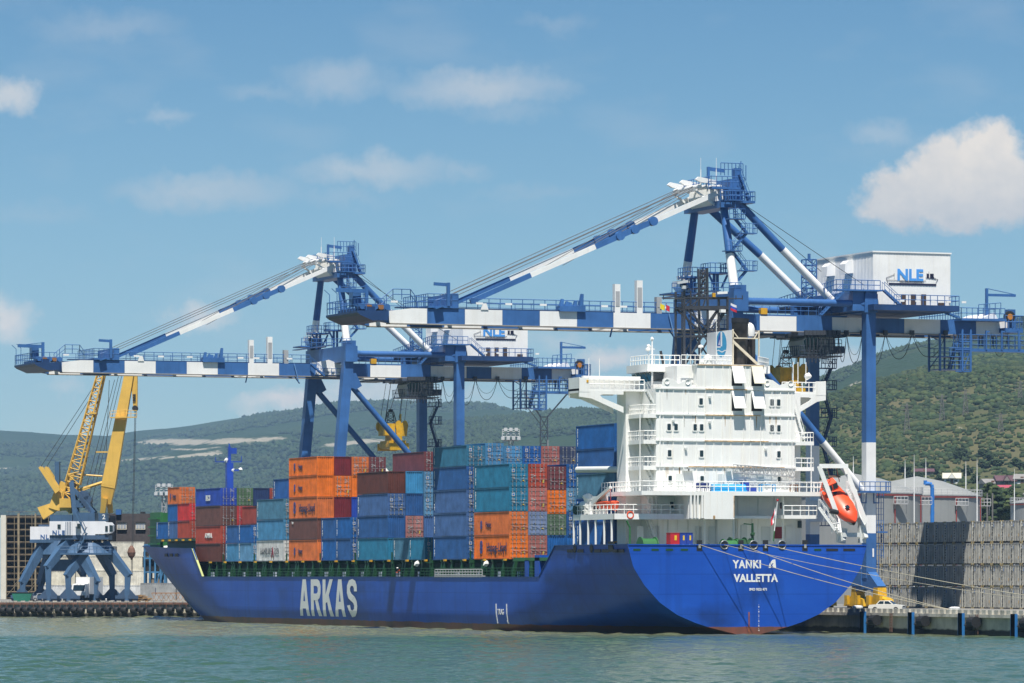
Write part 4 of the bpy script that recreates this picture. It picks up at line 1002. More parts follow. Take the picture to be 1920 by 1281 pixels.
for p in (1560, 1592): c = at_y(p, 1031, YT); MB().box(c.x - .75, c.x + .75, YT - .05, YT - .03, c.z - .14, c.z + .14).build('freeing_port', dark, ship)
for p, r_ in ((1078, .5), (1109, .5)):
    c = at_x(p, 1028, -.98); o = MB(); o.lathe((-1.06, c.y, c.z), [(0, 0), (.42, 0), (.55, .05)], 16, ax='x'); o.build('fairlead', dark, ship)
for p in (1069, 1088, 1120, 1134, 1155, 1163): c = at_x(p, 1033, -1); MB().box(-1.05, -.9, c.y - .9, c.y + .9, c.z - .18, c.z + .18).build('freeing_port', dark, ship)
c = at_x(1145, 1025, -1); MB().box(-1.05, -.9, c.y - .7, c.y + .7, c.z - .6, c.z + .6).build('chock', dark, ship)
for p in (318, 330, 342): c = at_x(p, 1041, 0); xx = XC - hb(c.y, c.z); MB().box(xx - .25, xx + .2, c.y - .55, c.y + .55, c.z - .22, c.z + .22).build('chock', dark, ship)
# lettering
def hull_text(body, y0, z0, size, sx, bold, nm='lettering'):
    me = text_mesh(body, bold=bold, size=size, sx=sx, spacing=1.07).copy(); me.materials.clear(); me.materials.append(letter_white)
    for v in me.vertices:
        y = y0 - v.co.x; z = z0 + v.co.y; v.co = (XC - hb(y, z) - .035 - (.03 if v.co.z > 0 else 0), y, z)
    o = bpy.data.objects.new(nm, me); COL.objects.link(o); o.parent = ship; return o
def block_letter(ch):                   # heavy condensed capitals on a 1 x 1 cell, as convex pieces
    if ch == 'A': return [[(0, 0), (.29, 0), (.60, 1), (.34, 1)], [(.71, 0), (1, 0), (.68, 1), (.42, 1)], [(.22, .2), (.78, .2), (.72, .40), (.28, .40)]]
    if ch == 'K': return [[(0, 0), (.29, 0), (.29, 1), (0, 1)], [(.27, .34), (.46, .40), (1, 1), (.68, 1), (.27, .56)], [(.36, .52), (.58, .62), (1.02, 0), (.68, 0)]]
    ring = lambda o, i: [[o[k], o[k + 1], i[k + 1], i[k]] for k in range(len(o) - 1)]
    if ch == 'R': return [[(0, 0), (.29, 0), (.29, 1), (0, 1)]] + ring([(.27, 1), (.66, 1), (.86, .95), (.97, .84), (.97, .62), (.86, .49), (.66, .43), (.27, .43)], [(.27, .82), (.56, .82), (.64, .80), (.69, .76), (.69, .68), (.64, .63), (.56, .61), (.27, .61)]) + [[(.38, .46), (.68, .46), (1.02, 0), (.70, 0)]]
    if ch == 'S': return ring([(.97, .68), (.95, .84), (.82, .96), (.55, 1.01), (.22, .97), (.04, .84), (.03, .64), (.16, .50), (.42, .42), (.62, .37), (.70, .30), (.68, .22), (.55, .17), (.38, .19), (.30, .32)], [(.70, .68), (.68, .77), (.60, .82), (.50, .83), (.38, .81), (.32, .76), (.34, .69), (.46, .62), (.76, .54), (.94, .42), (.99, .28), (.93, .12), (.74, .02), (.40, -.01), (.02, .30)])
bm = bmesh.new(); w_ = 4.3; pitch = 5.0
for i, ch in enumerate('ARKAS'):
    for j, poly_ in enumerate(block_letter(ch)): bm.faces.new([bm.verts.new((.004 * (j % 4), -51.4 - i * pitch - u * w_, 1.25 + v * 5.0)) for u, v in poly_])
for k in range(1, 14): bmesh.ops.bisect_plane(bm, geom=bm.verts[:] + bm.edges[:] + bm.faces[:], plane_co=(0, 0, .9 + k * .4), plane_no=(0, 0, 1))
for v in bm.verts: v.co.x = XC - hb(v.co.y, v.co.z) - .035 - v.co.x
me = bpy.data.meshes.new('lettering'); bm.to_mesh(me); bm.free(); me.materials.append(letter_white); inst('lettering', me, ship)
for p, bod in ((930, 'TUG'), (405, 'TUG')):
    c = at_x(p, 1160, -1); y = c.y
    if p == 405: y = 21
    m_ = MB()
    for dy in (0, -3.6):
        for z in np.arange(.9, 3.2, .4):
            x = XC - hb(y + dy, z) - .02; x2 = XC - hb(y + dy, z + .4) - .02; m_.bar((x, y + dy, z), (x2, y + dy, z + .41), .06, .22)
    m_.build('tug_mark', letter_white, ship); hull_text(bod, y - .5, 2.0, .95, 1.1, .02)
FT = (pi / 2, 0, 0)
text('lettering', 'YANKI', letter_white, ship, (12.1, YT - .03, 7.62), FT, bold=.045, size=1.25, spacing=1.12, sx=.88)
text('lettering', 'VALLETTA', letter_white, ship, (12.22, YT - .03, 6.05), FT, bold=.045, size=1.2, spacing=1.04, sx=.95)
text('lettering', 'IMO 9321471', letter_white, ship, (14.12, YT - .03, 5.02), FT, bold=.012, size=.40)
c0 = (16.55, 7.62); k = 1.05
MB().prism([(c0[0], c0[1]), (c0[0] + .08 * k, c0[1] + .42 * k), (c0[0] + .42 * k, c0[1] + .86 * k), (c0[0] + .78 * k, c0[1] + .95 * k), (c0[0] + .88 * k, c0[1]), (c0[0] + .62 * k, c0[1]), (c0[0] + .42 * k, c0[1] + .26 * k), (c0[0] + .56 * k, c0[1] + .48 * k), (c0[0] + .5 * k, c0[1] + .56 * k), (c0[0] + .26 * k, c0[1] + .3 * k), (c0[0] + .24 * k, c0[1])][::-1], 'y', YT - .05, YT - .028).build('emblem', letter_white, ship)
for k in range(12):
    z = .35 + k * .27; text('draught_mark', str(4 + k // 2 if k % 2 == 0 else '-'), letter_white, ship, (15.25, YT - .03, z), FT, size=.24, bold=.008)
MB().box(14.0, 14.16, YT - .04, YT - .022, .3, 2.55).build('rust_run', mat('rust run', (.30, .09, .03), .8, .4, 1.), ship)
# cargo deck: coaming, lashing posts, railings, lashing bridges
b = MB(); b.box(1.6, 26.4, -140, -5, 6.2, 8.35); b.build('hatch_coaming', mat('dark green', (.008, .030, .014), .6, .3), ship)
yy = -6.5; i = 0
sm = MB(); sm.prism([(-.25, 6.3), (.15, 6.3), (.55, 8.6), (.15, 8.6)], 'y', -.22, .22); sm.box(-.0, 1.7, -.2, .2, 8.45, 8.72); sme = sm.mesh('stanchion'); sme.materials.append(green)
gap = 7.3 / 2
while yy > -131:
    inst('stanchion', sme, ship, None, (0, yy, 0)); inst('stanchion', sme, ship, None, (0, yy - (1.0 if i % 2 else 0), 0)) if i % 4 == 3 else None
    yy -= gap if i % 4 != 3 else gap; i += 1
MB().rail([(-.6, -140, 6.55), (-.6, -8, 6.55)], 1.1, 1.2, .045, mid=2).build('railing', green, ship)
boxm = MB().box(-.3, .3, -.45, .45, 0, .75).mesh('vent_box'); boxm.materials.append(mat('pale box', (.4, .45, .55), .5))
lampm = MB().blob((0, 0, 0), .4, R).mesh('floodlight'); lampm.materials.append(white)
for k in range(18): inst('vent_box', boxm, ship, None, (.3, -8.5 - k * 7.3 + R.uniform(-.8, .8), 6.55))
for p in (790, 920): c = at_x(p, 1057, .5); inst('floodlight', lampm, ship, None, (-.1, c.y, c.z))
for nb in range(0, 9):
    y = -14.6 * nb + .9
    o = MB()
    for x in np.arange(0, 27.6, 2.5): o.bar((x - .05, y, 6.3), (x - .05, y, 9.8), .16)
    o.box(-.1, 27.5, y - .35, y + .35, 8.3, 8.6); o.build('lashing_bridge', green, ship)
ylm = MB().box(-.15, .15, -.25, .25, -.12, .12).mesh('twistlock'); ylm.materials.append(yellow)
for k in range(19): inst('twistlock', ylm, ship, None, (-.25, -1.0 - 7.3 * k * .97, 8.68))
b = MB(); c = at_x(865, 1068, -.6); b.rail([(-1.0, c.y + 8.5, 6.5), (-1.0, c.y - 8.5, 6.5)], 1.0, 1., .06, mid=2); b.box(-1.1, -.5, c.y - 8.5, c.y + 8.5, 6.55, 6.75); b.build('gangway', steel, ship)
# aft uprights where the hull steps up
b = MB(); b.box(-.7, .6, -136.3, -137.6, 6.2, 8.6); b.box(-.7, .6, -139.6, -141.2, 6.2, 9.2); b.build('bulwark_upright', hullm, ship)
b = MB(); b.box(-.6, 4, -137.6, -138.6, 6.2, 8.6); b.box(-.7, 5, -132.5, -143.5, 8.5, 8.9); b.build('deck_frame', greenl, ship)
# foremast and bow gear
fm = MB(); fx = at_d(430, 0, 712); fx = Vector((XC, 34, 0)); cm_ = at_y(430, 900, 34)
mx, my = cm_.x, 34.
mx = XC; my = at_x(430, 900, XC).y
zz = lambda q: at_x(430, q, XC).z
b = MB(); b.box(mx - .5, mx + .5, my - .45, my + .45, 10, zz(868)); b.box(mx - .2, mx + .2, my - .2, my + .2, zz(868), zz(838)); b.tube((mx, my, zz(838)), (mx, my, zz(832)), .1); mast = b.build('foremast', mat('mast blue', (.02, .07, .42), .45), ship)
cx_ = .94 * 12.4
b = MB(); u = Vector((cos(A), -sin(A), 0)); o0 = Vector((mx, my, 0))
def mp(p, q): return o0 + u * ((p - 430) / 12.3) + Vector((0, 0, zz(q)))
b.bar(mp(404, 866), mp(453, 866), .14); b.tube(mp(404, 866), mp(404, 857), .06); b.tube(mp(453, 866), mp(453, 855), .06); b.bar(mp(433, 882), mp(452, 882), .3, .25)
b.box(mp(437, 0).x - .3, mp(437, 0).x + .6, my - .2, my + .2, zz(851), zz(840)); b.build('yard', mat('mast blue', ()), mast)
for p, q in ((451, 881), (424, 863), (436, 882)): MB().blob(mp(p, q), .38, R).build('mast_light', white, mast)
fy = at_x(295, 980, 4).y
b = MB(); b.box(3.6, 4.0, fy - 3, fy + 2.6, 9.6, zz(961)); b.box(4.0, 6.5, fy + 2.0, fy + 2.6, 9.6, zz(961))
for z in (11.5, 12.8, 14.1, 15.4): b.box(3.2, 3.6, fy - 2.6, fy + 2.4, z, z + .25)
b.build('breakwater', greenl, ship)
b = MB(); b.box(1.4, 26, 25, 1.6, 11.9, 12.28); b.box(3.2, 24, 1.9, 25, 9.6, 11.9); b.build('container_stool', green, ship)
for k in range(6): inst('twistlock', ylm, ship, None, (.8, 2 + k * 3.5, 12.05))
MB().blob((5.0, fy - 1.5, 11.0), 1.0, R, sq=.5).build('tarpaulin', white, ship)

# a deckhand in an orange jacket bending over behind the port railing
pv_ = at_x(752, 1070, .5); pt = thing('person', 'deckhand in an orange jacket and dark trousers bending behind the port deck railing', 'person', (.5, pv_.y, 6.2), pi)
def skin(name, chains, m, parent):
    vs_, es_, rs_ = [], [], []; idx_ = {}
    def vid(p, r):
        k = tuple(round(c_, 4) for c_ in p)
        if k not in idx_: idx_[k] = len(vs_); vs_.append(p); rs_.append(r)
        return idx_[k]
    for ch in chains:
        for (p, r), (q, r2) in zip(ch, ch[1:]): es_.append((vid(p, r), vid(q, r2)))
    me = bpy.data.meshes.new(name); me.from_pydata(vs_, es_, []); me.materials.append(m); o = bpy.data.objects.new(name, me); COL.objects.link(o); o.parent = parent
    md = o.modifiers.new('skin', 'SKIN'); sk = me.skin_vertices[0].data if me.skin_vertices else None
    if sk is None: bpy.context.view_layer.update(); me.attributes; sk = me.skin_vertices[0].data if me.skin_vertices else None
    if sk:
        for i_, r in enumerate(rs_): sk[i_].radius = (r, r); sk[i_].use_root = i_ == 0
    sb_ = o.modifiers.new('smooth', 'SUBSURF'); sb_.levels = 1; sb_.render_levels = 1
    return o
PV = ((0, 0, .9), .13); CH_ = ((.26, 0, 1.2), .15); NK = ((.4, 0, 1.34), .06); HD = ((.5, 0, 1.45), .1); HT = ((.54, 0, 1.53), .085)
ch_ = [[PV, ((.12, 0, 1.05), .13), CH_, NK, HD, HT]]
for s_ in (-1, 1):
    ch_.append([PV, ((0, s_ * .1, .82), .09), ((.06, s_ * .12, .48), .06), ((-.02, s_ * .12, .08), .045), ((.13, s_ * .13, .03), .035)])
    ha = (.62, s_ * .18, .86); ch_.append([CH_, ((.30, s_ * .2, 1.22), .06), ((.46, s_ * .25, 1.02), .045), ((.60, s_ * .19, .90), .03), (ha, .028)])
    for k, dx in enumerate((-.03, -.01, .01, .03)): ch_.append([(ha, .028), ((.68, s_ * .18 + dx, .83), .009), ((.71, s_ * .18 + dx, .79 + .004 * k), .008)])
    ch_.append([(ha, .028), ((.65, s_ * .12, .86), .009), ((.69, s_ * .11, .84), .008)])
skinm = mat('skin', (.42, .24, .17), .6, .05); jack = mat('orange jacket', (.70, .12, .03), .8, .1); trou = mat('dark trousers', (.03, .035, .05), .8)
body = skin('body', ch_, trou, pt)
b = MB(); b.tube((.05, 0, .92), (.32, 0, 1.28), .19, .17, n=12)
for s_ in (-1, 1): b.tube((.30, s_ * .17, 1.23), (.46, s_ * .25, 1.02), .085, .07, n=8); b.tube((.46, s_ * .25, 1.02), (.59, s_ * .19, .91), .07, .055, n=8)
b.build('jacket', jack, pt); b = MB(); b.lathe((.5, 0, 1.5), [(.135, -.02), (.13, .05), (.08, .11), (0, .13)], 12); b.build('helmet', white, pt)
# ---------------------------------------------------------------- superstructure
YA = -161.5
def xa(p, y=YA): return at_y(p, 1000, y).x
def za(q, y=YA): return at_y(1350, q, y).z
sw = shipwhite
X0, X1 = xa(1230), xa(1490)
ZD = [za(1018), za(966), za(922), za(875.5), za(827), za(778.5), za(730)]   # deck levels from the poop upward
shade = mat('ship white shaded copy', (.62, .64, .62), .45, .05, .3, streak=.15)  # greyer copy of the ship white, shade put into the colour
b = MB(); b.box(X0, X1, YA, -154, ZD[2] + .02, ZD[6]); b.box(X0 - 1.9, X0, YA + 4.6, -154.2, 9.1, ZD[6] - .1); b.box(X1, X1 + 2.2, YA + 3.2, -154.2, 9.1, ZD[6] - .1)
b.box(X0 + .02, X1 + 1.6, YA + 1.6, -154.1, 9.1, ZD[2] + .02)
sup = b.build('superstructure', sw, ship)
b = MB(); ribs = [1236, 1243, 1262, 1281, 1306, 1322, 1338, 1355, 1370, 1394, 1407, 1432, 1447, 1463, 1478]
for k in range(2, 6):
    for p in ribs: x = xa(p); b.box(x - .045, x + .045, YA - .1, YA, ZD[k] + .1, ZD[k + 1] - .12)
for p in ribs[1::2]:
    x = xa(p); b.box(x - .045, x + .045, YA + 1.5, YA + 1.6, 9.2, ZD[1] - .1); b.box(x - .045, x + .045, YA + 1.5, YA + 1.6, ZD[1] + .1, ZD[2] - .1)
b.build('rib', sw, sup)
b = MB()
for k in range(3, 7): b.box(X0 - .05, X1 + .05, YA - .16, YA + .02, ZD[k] - .08, ZD[k] + .08)
b.build('ledge', sw, sup)
rust_s = mat('rust stained ledge', (.55, .36, .18), .7, .5, 2.)
b = MB()
for k, (p, q) in {3: (1290, 1470), 4: (1320, 1440), 5: (1322, 1425), 6: (1322, 1400)}.items(): b.box(xa(p), xa(q), YA - .175, YA - .16, ZD[k] - .07, ZD[k] + .05)
b.build('rust_line', rust_s, sup)
wfm = MB(); wfm.prism([(-.34, -.4), (-.26, -.5), (.26, -.5), (.34, -.4), (.34, .4), (.26, .5), (-.26, .5), (-.34, .4)], 'y', -.08, 0, 0); wfm.prism([(-.22, -.3), (-.16, -.37), (.16, -.37), (.22, -.3), (.22, .3), (.16, .37), (-.16, .37), (-.22, .3)], 'y', -.09, -.075, 1); wfm = wfm.mesh('window'); wfm.materials.append(sw); wfm.materials.append(glass)
for (p, q) in ((1314, 753.5), (1447, 753.5), (1459.5, 753.5), (1254, 802), (1267, 802), (1303, 802), (1315, 802), (1447, 802), (1460, 802), (1255, 851), (1315, 851), (1460, 851), (1256, 899), (1316, 899), (1461, 899)):
    inst('window', wfm, sup, None, (xa(p), YA - .01, za(q)))
for (p, q) in ((1269, 947), (1475, 947)): inst('window', wfm, sup, None, (xa(p), YA + 1.58, za(q)))
# small fittings on the aft wall: pipes, lamps, vents, doors, scupper stains
for p, q0, q1 in ((1290, 735, 775), (1343, 880, 918), (1400, 880, 918), (1425, 780, 875), (1281, 830, 918), (1484, 735, 920), (1237, 735, 870)):
    MB().tube((xa(p), YA - .14, za(q0)), (xa(p), YA - .14, za(q1)), .05, n=6).build('pipe', sw, sup)
stain = mat('scupper stain', (.46, .33, .19), .7, .5, 2.); stain2 = mat('soot stain', (.50, .49, .45), .7, .3, 2.)
for k in range(26):
    p = R.uniform(1240, 1482); lv_ = R.choice([3, 4, 5, 6]); z_ = ZD[lv_] - .1; ln_ = R.uniform(.3, 1.6); w_ = R.uniform(.03, .09); x = xa(p)
    MB().add([(x - w_, YA - .012, z_), (x + w_, YA - .012, z_), (x + w_ * .3, YA - .012, z_ - ln_), (x - w_ * .3, YA - .012, z_ - ln_)], [(0, 1, 2, 3)]).build('stain', stain if k % 3 else stain2, sup)
for p, q in ((1262, 790), (1330, 745), (1330, 792), (1435, 842), (1285, 842), (1382, 905), (1436, 905)):
    MB().box(xa(p) - .14, xa(p) + .14, YA - .3, YA, za(q) - .12, za(q) + .12).build('bulkhead_lamp', shade, sup)
for p, q in ((1274, 905), (1352, 905), (1425, 905)):
    d_ = MB().box(xa(p) - .42, xa(p) + .42, YA - .07, YA, za(918), za(889)).build('door', shade, sup); MB().box(xa(p) + .2, xa(p) + .32, YA - .13, YA - .07, za(906), za(904)).build('handle', steel, d_)
for p, q in ((1210, 1003), (1240, 1003), (1320, 1003), (1345, 1003), (1405, 1000)):
    MB().box(xa(p) - .4, xa(p) + .4, YA + 1.5, YA + 1.6, za(1016), za(q - 16)).build('door', shade, sup)
for p in (1262, 1300, 1352, 1390, 1420): MB().tube((xa(p), YA + 1.5, 9.2), (xa(p), YA + 1.5, ZD[1] - .2), .07, n=6).build('pipe', shade, sup)
# port side: open galleries with stairs; starboard galleries
XP = 4.3
for k in range(1, 6):
    yA = YA - (.0 if k > 2 else 1.0)
    z = ZD[k]
    if k >= 3:
        d = MB().box(XP, X0 + .05, YA - .02, -154.4, z - .22, z); d.box(XP - .02, XP + .1, YA - .04, -154.4, z - .42, z + .06); d.box(XP, X0 + .1, YA - .06, YA + .06, z - .42, z + .06); g = d.build('gallery', sw, ship)
        MB().rail([(X0, YA, z), (XP + .05, YA, z), (XP + .05, -155, z)], 1.1, .55, .05).build('railing', sw, g)
    if k < 6:
        zt = ZD[k + 1]; MB().stair((XP + .9, YA + 1.3, zt - .2), (XP + 3.0 - .7, YA + 1.0, z), .8, (0, 1, 0), 9).build('stair', shade, ship)
MB().stair((XP + .9, YA + 1.3, ZD[1] - .2), (XP + 2.4, YA + 1.0, 9.1), .8, (0, 1, 0), 9).build('stair', shade, ship)
for k in (3, 4):
    z = ZD[k]; xr = xa(1525); d = MB().box(X1, xr, YA + .1, -154.4, z - .2, z); d.box(X1 - .02, xr + .05, YA - .05, YA + .1, z - .4, z + .06); g = d.build('gallery', sw, ship)
    MB().rail([(X1 + .1, YA, z), (xr, YA, z), (xr, -155, z)], 1.1, .8, .05).build('railing', sw, g)
MB().stair((xa(1492), YA + .8, ZD[6] - 1.5), (xa(1510), YA + .5, ZD[4] + .2), .7, (0, 1, 0), 14).build('stair', sw, ship)
MB().tube((xa(1521), YA, ZD[2]), (xa(1521), YA, ZD[4]), .06).build('pillar', sw, ship)
for k in range(2, 5): MB().tube((xa(1200), YA, ZD[k]), (xa(1200), YA, ZD[k + 1]), .07).build('pillar', sw, ship)
# accommodation deck (z3) and boat deck (z2) spreading wide
z = ZD[2]; XS = 2.8; yl = at_x(1127, 920, XS).y; ye = at_x(1203, 922, XS).y
d = MB(); d.box(XS, X1 + 3.0, ye, yl, z - .5, z - .02); deck3 = d.build('sun_deck', sw, ship)
b = MB(); b.rail([(X1 + 2.9, -156, z), (X1 + 2.9, ye + .1, z), (XS + .1, ye + .1, z), (XS + .1, yl, z)], 1.1, .9, .05); b.build('railing', sw, deck3)
z = ZD[1]; yl2 = at_x(1075, 970, .2).y; ye2 = at_x(1152, 972, .2).y
d = MB(); d.box(.2, xa(1294, ye2), ye2, yl2, z - .42, z - .02); d.box(.16, .3, ye2 - .05, yl2, z - .55, z + .1); d.box(.16, xa(1294, ye2), ye2 - .06, ye2 + .1, z - .55, z + .1); deck2 = d.build('boat_deck', sw, ship)
b = MB(); b.rail([(xa(1292, ye2), ye2 + .05, z), (.3, ye2 + .05, z), (.3, yl2, z)], 1.15, 1.2, .05); b.build('railing', sw, deck2)
d = MB(); xs0, xs1 = xa(1471, ye), xa(1533, ye); d.box(xs0, xs1, ye + .1, -155, z - .42, z); sbd = d.build('boat_deck', sw, ship)
MB().rail([(xs0, ye + .2, z), (xs1, ye + .2, z), (xs1, -156, z)], 1.1, 1., .05).build('railing', sw, sbd)
for p in (1076, 1088, 1103, 1117, 1133, 1147):
    y = at_x(p, 1000, .3).y; MB().tube((.3, y, 9.2), (.3, y, z - .4), .13, n=8).build('pillar', sw, ship)
for p in (1323, 1377, 1470): MB().tube((xa(p, ye2), ye2 + .3, 9.2), (xa(p, ye2), ye2 + .3, z + (0 if p < 1400 else 3)), .12, n=8).build('pillar', sw, ship)
yb_ = min(ye, ye2) - .05
b = MB(); b.box(xa(1321, yb_), xa(1377, yb_), yb_, YA + 1.6, z - .5, ZD[2] - .05); b.box(xa(1294, yb_), xa(1321, yb_), yb_ + .5, YA + 1.6, z - .5, ZD[2] - .05)
b.box(xa(1377, yb_), xa(1468, yb_), yb_ + 1.6, YA + 1.6, z - .4, z - .1)
for p in (1296, 1303, 1309, 1317, 1321): b.box(xa(p, yb_) - .09, xa(p, yb_) + .09, yb_ + .05, yb_ + .5, z - .4, ZD[2] - .5)
b.build('deck_house', sw, ship)
b = MB(); b.box(xa(1337, yb_), xa(1341, yb_), yb_ - .02, yb_, z - .5, z - .1); b.box(xa(1375.5, yb_), xa(1376.8, yb_), yb_ - .02, yb_, z - .3, z + 2.2); b.build('rust_line', rust_s, ship)
# bridge deck: wings, wheelhouse, casing
yw = -157.2
xl, xr = xa(1081, yw), xa(1543, yw)
zB = ZD[6]; zb1 = at_y(1100, 732, yw).z
b = MB(); b.box(xl, xr, yw - .8, yw + 2.6, zB - .25, zB)

for sx_, x0_, x1_ in ((1, xl, xa(1164, yw)), (-1, xr, xa(1485, yw))):
    for yy_ in (yw - .75, yw + 2.4):
        zt = zB - .2; n_ = 10; lo = at_y(1164, 770, yw).z; w_ = abs(x1_ - x0_)
        P_ = lambda f, z_: (x0_ + sx_ * w_ * f, z_)
        tri = [P_(0, zt), P_(0, zt - .75), P_(.28, zt - .95), P_(1, lo - .3), P_(1, lo + .4), P_(.52, zt - .85), P_(.47, zt - .55), P_(.55, zt - .45), P_(1, zt - .45), P_(1, zt)]
        b.prism(tri if sx_ > 0 else tri[::-1], 'y', yy_ - .08, yy_ + .08)
bw = b.build('bridge_wing', sw, ship)
b = MB()
for x0_, x1_ in ((xl, xl + .12), (xr - .12, xr)): b.box(x0_, x1_, yw - .8, yw + 2.6, zB - .5, zB + 1.3)
b.box(xl, xa(1215, yw), yw + 2.5, yw + 2.62, zB, zB + 1.15); b.box(xl, xl + 1.3, yw - .85, yw - .75, zB - .4, zB + 1.25); b.box(xr - 1.3, xr, yw - .85, yw - .75, zB - .4, zB + 1.25)
b.box(xl + 1.6, xa(1212, yw), yw + 1.8, yw + 2.4, zB + 1.1, zB + 1.6)
b.build('bulwark', sw, bw)
b = MB(); b.rail([(xl + 1.3, yw - .75, zB), (X0, yw - .75, zB)], 1.1, .6, .05); b.rail([(X1, yw - .75, zB), (xr - 1.3, yw - .75, zB)], 1.1, .8, .05); b.build('railing', sw, bw)
b = MB()
for a0, a1 in ((1240, 1297), (1428, 1490)):
    x0_, x1_ = xa(a0), xa(a1); c = (x0_ + x1_) / 2; zt = zB + 1.05
    b.prism([(x0_, zB - .05), (x1_, zB - .05), (x1_, zB + .75), (x1_ - .4, zt), (x1_ - .9, zt - .1), (c + .2, zB + .55), (x0_ + 1.4, zt + .1), (x0_ + .7, zt + .2), (x0_ + .2, zt)], 'y', YA - .06, YA + .1)
    for x in (x0_ + .65, x1_ - .55): b.lathe((x, YA - .08, zt - .28), [(.18, 0), (.3, -.08), (.32, 0)], 14, ax='y')
b.build('bulwark', sw, bw)
ww = [(1213, 0), (1440, 0)]
wy = -156.4
x0_, x1_ = xa(1214, wy), xa(1441, wy); zT = at_y(1300, 684, wy).z; zr = at_y(1300, 690, wy).z
b = MB(); b.box(x0_ + .9, x1_ - .9, wy + .4, -150.5, zB, zT - .9); b.box(x0_ - .1, x1_ + .1, wy - .2, -150.2, zT - .9, zT); wh = b.build('wheelhouse', sw, ship)
b = MB()
for sgn, xx in ((1, x0_), (-1, x1_)):
    for k in range(4):                   # slanted panes wrapping the corner
        y0 = wy + .35 + k * 1.4; b.add([(xx + sgn * .88, y0, zB + 1.05), (xx + sgn * .88, y0 + 1.15, zB + 1.05), (xx + sgn * .3, y0 + 1.15, zT - 1.0), (xx + sgn * .3, y0, zT - 1.0)], [(0, 1, 2, 3)])
    for k in range(3):
        xs_ = xx + sgn * (.75 + k * 1.75); b.add([(xs_ + sgn * .15, wy + .36, zB + 1.05), (xs_ + sgn * 1.5, wy + .36, zB + 1.05), (xs_ + sgn * 1.5, wy + .05, zT - 1.0), (xs_, wy + .05, zT - 1.0)], [(0, 1, 2, 3)])
b.build('window', glass, wh)
b = MB()
for sgn, xx in ((1, x0_), (-1, x1_)):
    for k in range(4): xs_ = xx + sgn * (.6 + k * 1.75); b.bar((xs_ + sgn * .1, wy + .36, zB), (xs_, wy, zT - .9), .2, .14)
b.build('mullion', sw, wh)
cx0, cx1 = xa(1307), xa(1432); zC = za(684)
b = MB(); b.box(cx0, cx1, YA, wy + .5, zB, zC); b.box(xa(1277), cx0, YA + 1.2, wy + .4, zB, zC - .1); b.box(cx0 - .15, cx1 + .1, YA - .12, wy, zC - .12, zC + .04); casing = b.build('casing', sw, ship)
b = MB()
for p in (1322, 1338, 1355, 1368, 1397, 1406): b.box(xa(p) - .045, xa(p) + .045, YA - .1, YA, zB + .1, zC - .14)
b.build('rib', sw, casing); MB().box(cx0, cx1, YA - .14, YA - .12, zC - .1, zC).build('rust_line', rust_s, casing)
cream = mat('cream flap', (.74, .70, .55), .5, .05)
for (p, q, m_) in ((1371, 686, sw), (1408, 686, cream), (1371, 733, sw), (1408, 733, sw)):
    x = xa(p); zt = za(q) + .0; f = MB(); f.add([(x, YA - .06, zt), (x + 1.45, YA - .06, zt), (x + 1.45, YA - 1.0, zt - 2.05), (x, YA - 1.0, zt - 2.05), (x, YA - .12, zt + .05), (x + 1.45, YA - .12, zt + .05), (x + 1.45, YA - 1.07, zt - 2.02), (x, YA - 1.07, zt - 2.02)], [(0, 1, 2, 3), (7, 6, 5, 4), (0, 4, 5, 1), (1, 5, 6, 2), (2, 6, 7, 3), (3, 7, 4, 0)])
    f.build('vent_flap', m_, casing); MB().box(x + .05, x + 1.4, YA - .02, YA + .02, zt - 2.3, zt - .1).build('vent_opening', dark, casing)  # black plate behind each flap paints in the shade of its opening
# monkey island: rails, funnel, mast, aerials
b = MB(); b.rail([(x0_ + .2, wy - .1, zT), (xa(1274, wy), wy - .1, zT)], 1.05, .7, .045); b.rail([(x0_ + .1, wy, zT), (x0_ + .1, -151, zT)], 1.05, .8, .045); b.rail([(xa(1278), YA + .05, zC), (xa(1372), YA + .05, zC)], 1.05, .6, .05); b.rail([(xa(1422), YA + .1, zC), (x1_, wy, zC)], 1.05, .6, .05); b.build('railing', sw, ship)
yf = -158.5
fz0, fx0, fx1 = zC, xa(1339, yf), xa(1369, yf)
greyp = mat('funnel grey paint', (.50, .52, .54), .45, .08, streak=.15)
b = MB(); b.prism([(fx0, fz0), (fx1, fz0), (fx1, at_y(1366, 619, yf).z), (fx0 + .05, at_y(1340, 623, yf).z)], 'y', yf - .6, yf + 2.2); fun = b.build('funnel', greyp, ship)
b = MB(); ex0, ex1 = fx1, xa(1419, yf); ez = at_y(1400, 635, yf).z; ez2 = at_y(1400, 620, yf).z
b.box(ex0, ex1, yf + 1.6, yf + 2.2, fz0, ez); b.box(ex0, ex1 - .02, yf - .5, yf + 1.6, fz0 + .02, fz0 + .25); b.box(ex1 - .4, ex1, yf + .4, yf + 2.2, fz0, ez); b.build('funnel_casing', mat('sooty steel', (.035, .03, .026), .6, .4, .8), fun)
b = MB(); b.bar((ex0, yf - .6, ez), (ex1, yf - .6, ez), .14); b.bar((ex1, yf - .6, fz0), (ex1, yf - .6, ez2), .14); b.bar((ex0 + .1, yf - .6, fz0), (ex0 + .1, yf - .6, ez2 + .1), .14); b.bar((ex0 + .1, yf - .62, ez - .4), (ex1, yf - .62, fz0 + .1), .16, .3); b.bar((ex0, yf - .6, ez2), (ex0 + .8, yf - .6, ez), .1); b.bar((ex1, yf - .6, ez2), (ex1 - .6, yf - .6, ez), .1); b.build('funnel_frame', mat('stained cream frame', (.62, .55, .42), .6, .2), fun)
